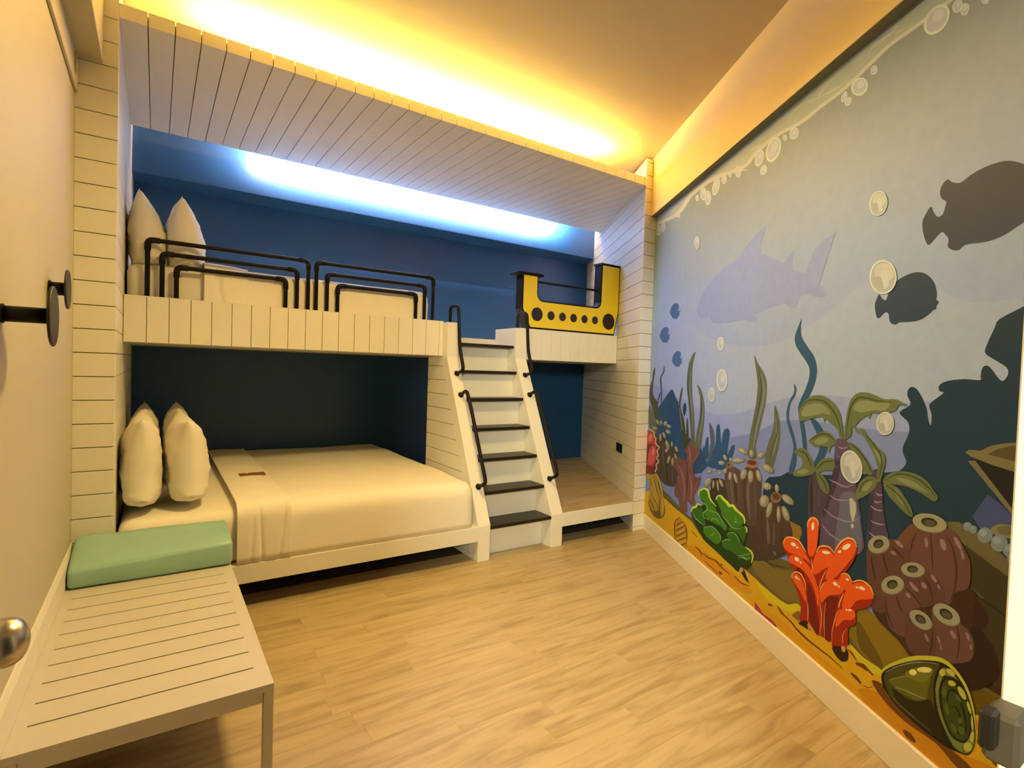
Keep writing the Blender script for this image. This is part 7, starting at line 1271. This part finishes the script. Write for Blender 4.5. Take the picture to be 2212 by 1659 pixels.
(26, 24, 0, 0, 3041,333, 3040,348, 3038,369, 3039,387, 3041,400, 3045,409, 3048,413, 3054,415, 3062,414, 3069,410, 3075,402, 3081,390, 3086,377, 3092,365, 3096,352, 3099,340, 3100,328, 3100,317, 3098,310, 3093,306, 3085,302, 3076,301, 3068,307, 3061,316, 3055,323, 3052,320, 3057,313, 3064,302, 3072,295, 3082,295, 3093,299, 3102,308, 3107,320, 3108,333, 3107,346, 3104,359, 3100,372, 3094,385, 3089,397, 3083,409, 3076,418, 3067,423, 3057,423, 3047,419, 3040,410, 3035,398, 3033,385, 3034,366, 3036,346, 3038,331),
(28, 26, 0, 0, 3053,356, 3055,361, 3059,368, 3061,370, 3065,367, 3071,362, 3076,356, 3080,348, 3084,340, 3086,334, 3085,329, 3082,324, 3080,321, 3082,320, 3084,323, 3088,329, 3090,336, 3089,345, 3085,353, 3081,361, 3076,368, 3069,373, 3062,375, 3056,369, 3053,361, 3051,356),
(196, 176, 52, 1, 3061,438, 3057,433, 3051,429, 3045,426, 3039,426, 3035,429, 3035,434, 3038,439, 3044,443, 3051,446, 3057,445, 3061,443),
(196, 176, 52, 1, 3091,436, 3096,429, 3099,421, 3097,415, 3091,412, 3084,414, 3076,418, 3071,426, 3068,433, 3070,439, 3076,442, 3083,441),
(196, 176, 52, 1, 3022,453, 3019,446, 3014,440, 3008,437, 3004,438, 3001,442, 3002,448, 3005,455, 3010,461, 3016,464, 3020,463, 3022,459),
(196, 176, 52, 1, 3046,477, 3053,475, 3057,471, 3057,466, 3053,462, 3046,460, 3037,459, 3030,462, 3026,465, 3026,470, 3031,474, 3038,477),
(196, 176, 52, 1, 3113,402, 3116,394, 3117,386, 3116,382, 3113,383, 3109,387, 3105,394, 3102,402, 3101,409, 3102,413, 3105,413, 3109,409),
(196, 176, 52, 1, 3125,360, 3126,350, 3126,342, 3124,338, 3122,339, 3120,346, 3118,355, 3117,366, 3117,374, 3119,378, 3121,376, 3123,370),
(196, 176, 52, 1, 3126,286, 3124,277, 3120,269, 3113,262, 3107,259, 3101,261, 3099,267, 3100,275, 3105,284, 3112,291, 3118,294, 3123,292),
(196, 176, 52, 1, 3130,320, 3129,311, 3127,303, 3124,299, 3120,299, 3118,304, 3118,312, 3119,321, 3121,329, 3124,333, 3128,333, 3130,328),
(84, 92, 20, 1, 3032,399, 3031,389, 3028,381, 3024,376, 3019,375, 3015,379, 3013,387, 3014,397, 3017,405, 3022,410, 3026,411, 3030,407),
(84, 92, 20, 1, 3076,410, 3081,406, 3084,402, 3083,398, 3080,396, 3074,396, 3068,397, 3062,401, 3059,405, 3060,409, 3064,411, 3069,412),
(84, 92, 20, 1, 3042,351, 3044,342, 3043,333, 3041,328, 3037,328, 3032,332, 3029,340, 3027,349, 3028,357, 3031,362, 3035,363, 3039,358),
(84, 92, 20, 1, 3098,322, 3101,317, 3101,311, 3098,304, 3092,300, 3086,298, 3081,300, 3078,305, 3078,312, 3081,318, 3086,323, 3093,324),
(84, 92, 20, 1, 3070,309, 3074,303, 3074,296, 3072,291, 3067,288, 3062,289, 3056,293, 3053,299, 3052,305, 3055,311, 3059,313, 3065,313),
(84, 92, 20, 1, 3091,345, 3090,339, 3087,333, 3083,328, 3079,327, 3075,328, 3074,333, 3075,339, 3078,345, 3082,349, 3086,351, 3090,349),
(24, 20, 0, 0, 2993,369, 3008,327, 3009,328, 2994,370),
(24, 20, 0, 0, 3005,330, 3019,339, 3019,340, 3005,331),
(24, 20, 0, 0, 3025,292, 3038,306, 3038,306, 3025,292),
(24, 20, 0, 0, 3055,267, 3060,275, 3059,275, 3054,267),
(24, 20, 0, 0, 3095,269, 3101,250, 3102,251, 3097,270),
]),
]
LIGHT = (1.30, .92, .36)
def pcol(c, k=1.0): return tuple(min(.95, v/l*k) for v, l in zip(lin(c), LIGHT))
def clip(pts, u0, u1, z0, z1):
    for ax, lim, s in ((0, u0, 1), (0, u1, -1), (1, z0, 1), (1, z1, -1)):
        out = []
        for i in range(len(pts)):
            a, b = pts[i-1], pts[i]; ia, ib = (a[ax]-lim)*s >= 0, (b[ax]-lim)*s >= 0
            if ia != ib:
                f = (lim-a[ax])/(b[ax]-a[ax]); out.append((a[0]+(b[0]-a[0])*f, a[1]+(b[1]-a[1])*f))
            if ib: out.append(b)
        pts = out
        if len(pts) < 3: return []
    return pts
def crom(pts, n=3):
    out = []; m_ = len(pts)
    for i in range(m_):
        p0, p1, p2, p3 = pts[i-1], pts[i], pts[(i+1) % m_], pts[(i+2) % m_]
        for k in range(n):
            u = k/n; out.append(tuple(.5*(2*p1[c]+(-p0[c]+p2[c])*u+(2*p0[c]-5*p1[c]+4*p2[c]-p3[c])*u*u+(-p0[c]+3*p1[c]-3*p2[c]+p3[c])*u**3) for c in (0, 1)))
    return out
ZM0, ZM1, UM = .12, 2.7565, ULEN-.06
layer = [0]
def print_part(name, label, polys):
    verts, faces, cols = [], [], []
    for col, pts in polys:
        layer[0] += 1; off = .0002+layer[0]*.000008
        s = len(verts); verts += [wp(u, z, off) for u, z in pts]; faces.append(list(range(s, s+len(pts)))[::-1]); cols.append(col)
    me = bpy.data.meshes.new(name); me.from_pydata(verts, [], faces); ca = me.color_attributes.new('print', 'FLOAT_COLOR', 'CORNER')
    for p in me.polygons:
        for li in p.loop_indices: ca.data[li].color = (*cols[p.index], 1)
    bm = bmesh.new(); bm.from_mesh(me)
    bmesh.ops.triangulate(bm, faces=[f for f in bm.faces if len(f.verts) > 4], ngon_method='EAR_CLIP'); bm.to_mesh(me); bm.free()
    return link(name, me, M['print'], mu, label)
# water: printed colour wash, greener towards the surface; light falloff painted in as a darker top
me = bpy.data.meshes.new('water'); vs_, fs_, cs_ = [], [], []
NU, NZ = 24, 16
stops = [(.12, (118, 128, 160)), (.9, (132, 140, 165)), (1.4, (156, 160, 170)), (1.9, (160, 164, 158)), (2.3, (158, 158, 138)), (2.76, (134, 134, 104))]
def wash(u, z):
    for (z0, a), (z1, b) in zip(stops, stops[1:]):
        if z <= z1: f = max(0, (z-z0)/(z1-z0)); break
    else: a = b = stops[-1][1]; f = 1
    e = max(0, 1-u/1.0)                       # stronger light at the bunk end painted into the wash, with a slight tint
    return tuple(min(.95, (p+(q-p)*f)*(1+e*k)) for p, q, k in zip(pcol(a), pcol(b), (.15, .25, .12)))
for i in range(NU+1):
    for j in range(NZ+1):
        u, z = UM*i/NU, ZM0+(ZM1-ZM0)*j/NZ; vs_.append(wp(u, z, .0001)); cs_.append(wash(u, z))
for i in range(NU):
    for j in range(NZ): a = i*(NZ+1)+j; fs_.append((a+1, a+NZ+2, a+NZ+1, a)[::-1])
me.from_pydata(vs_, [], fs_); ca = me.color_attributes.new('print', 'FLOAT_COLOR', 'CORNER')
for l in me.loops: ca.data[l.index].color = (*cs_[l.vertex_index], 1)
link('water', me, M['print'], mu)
for name, label, shapes in MURAL:
    polys = []
    for q in shapes:
        pts = [(q[i]/1000, q[i+1]/1000) for i in range(4, len(q), 2)]
        if q[3]: pts = crom(pts)
        pts = clip(pts, 0.0, UM, ZM0, ZM1)
        if len(pts) > 2: polys.append((pcol(q[:3]), pts))
    if polys: print_part(name, label or None, polys)
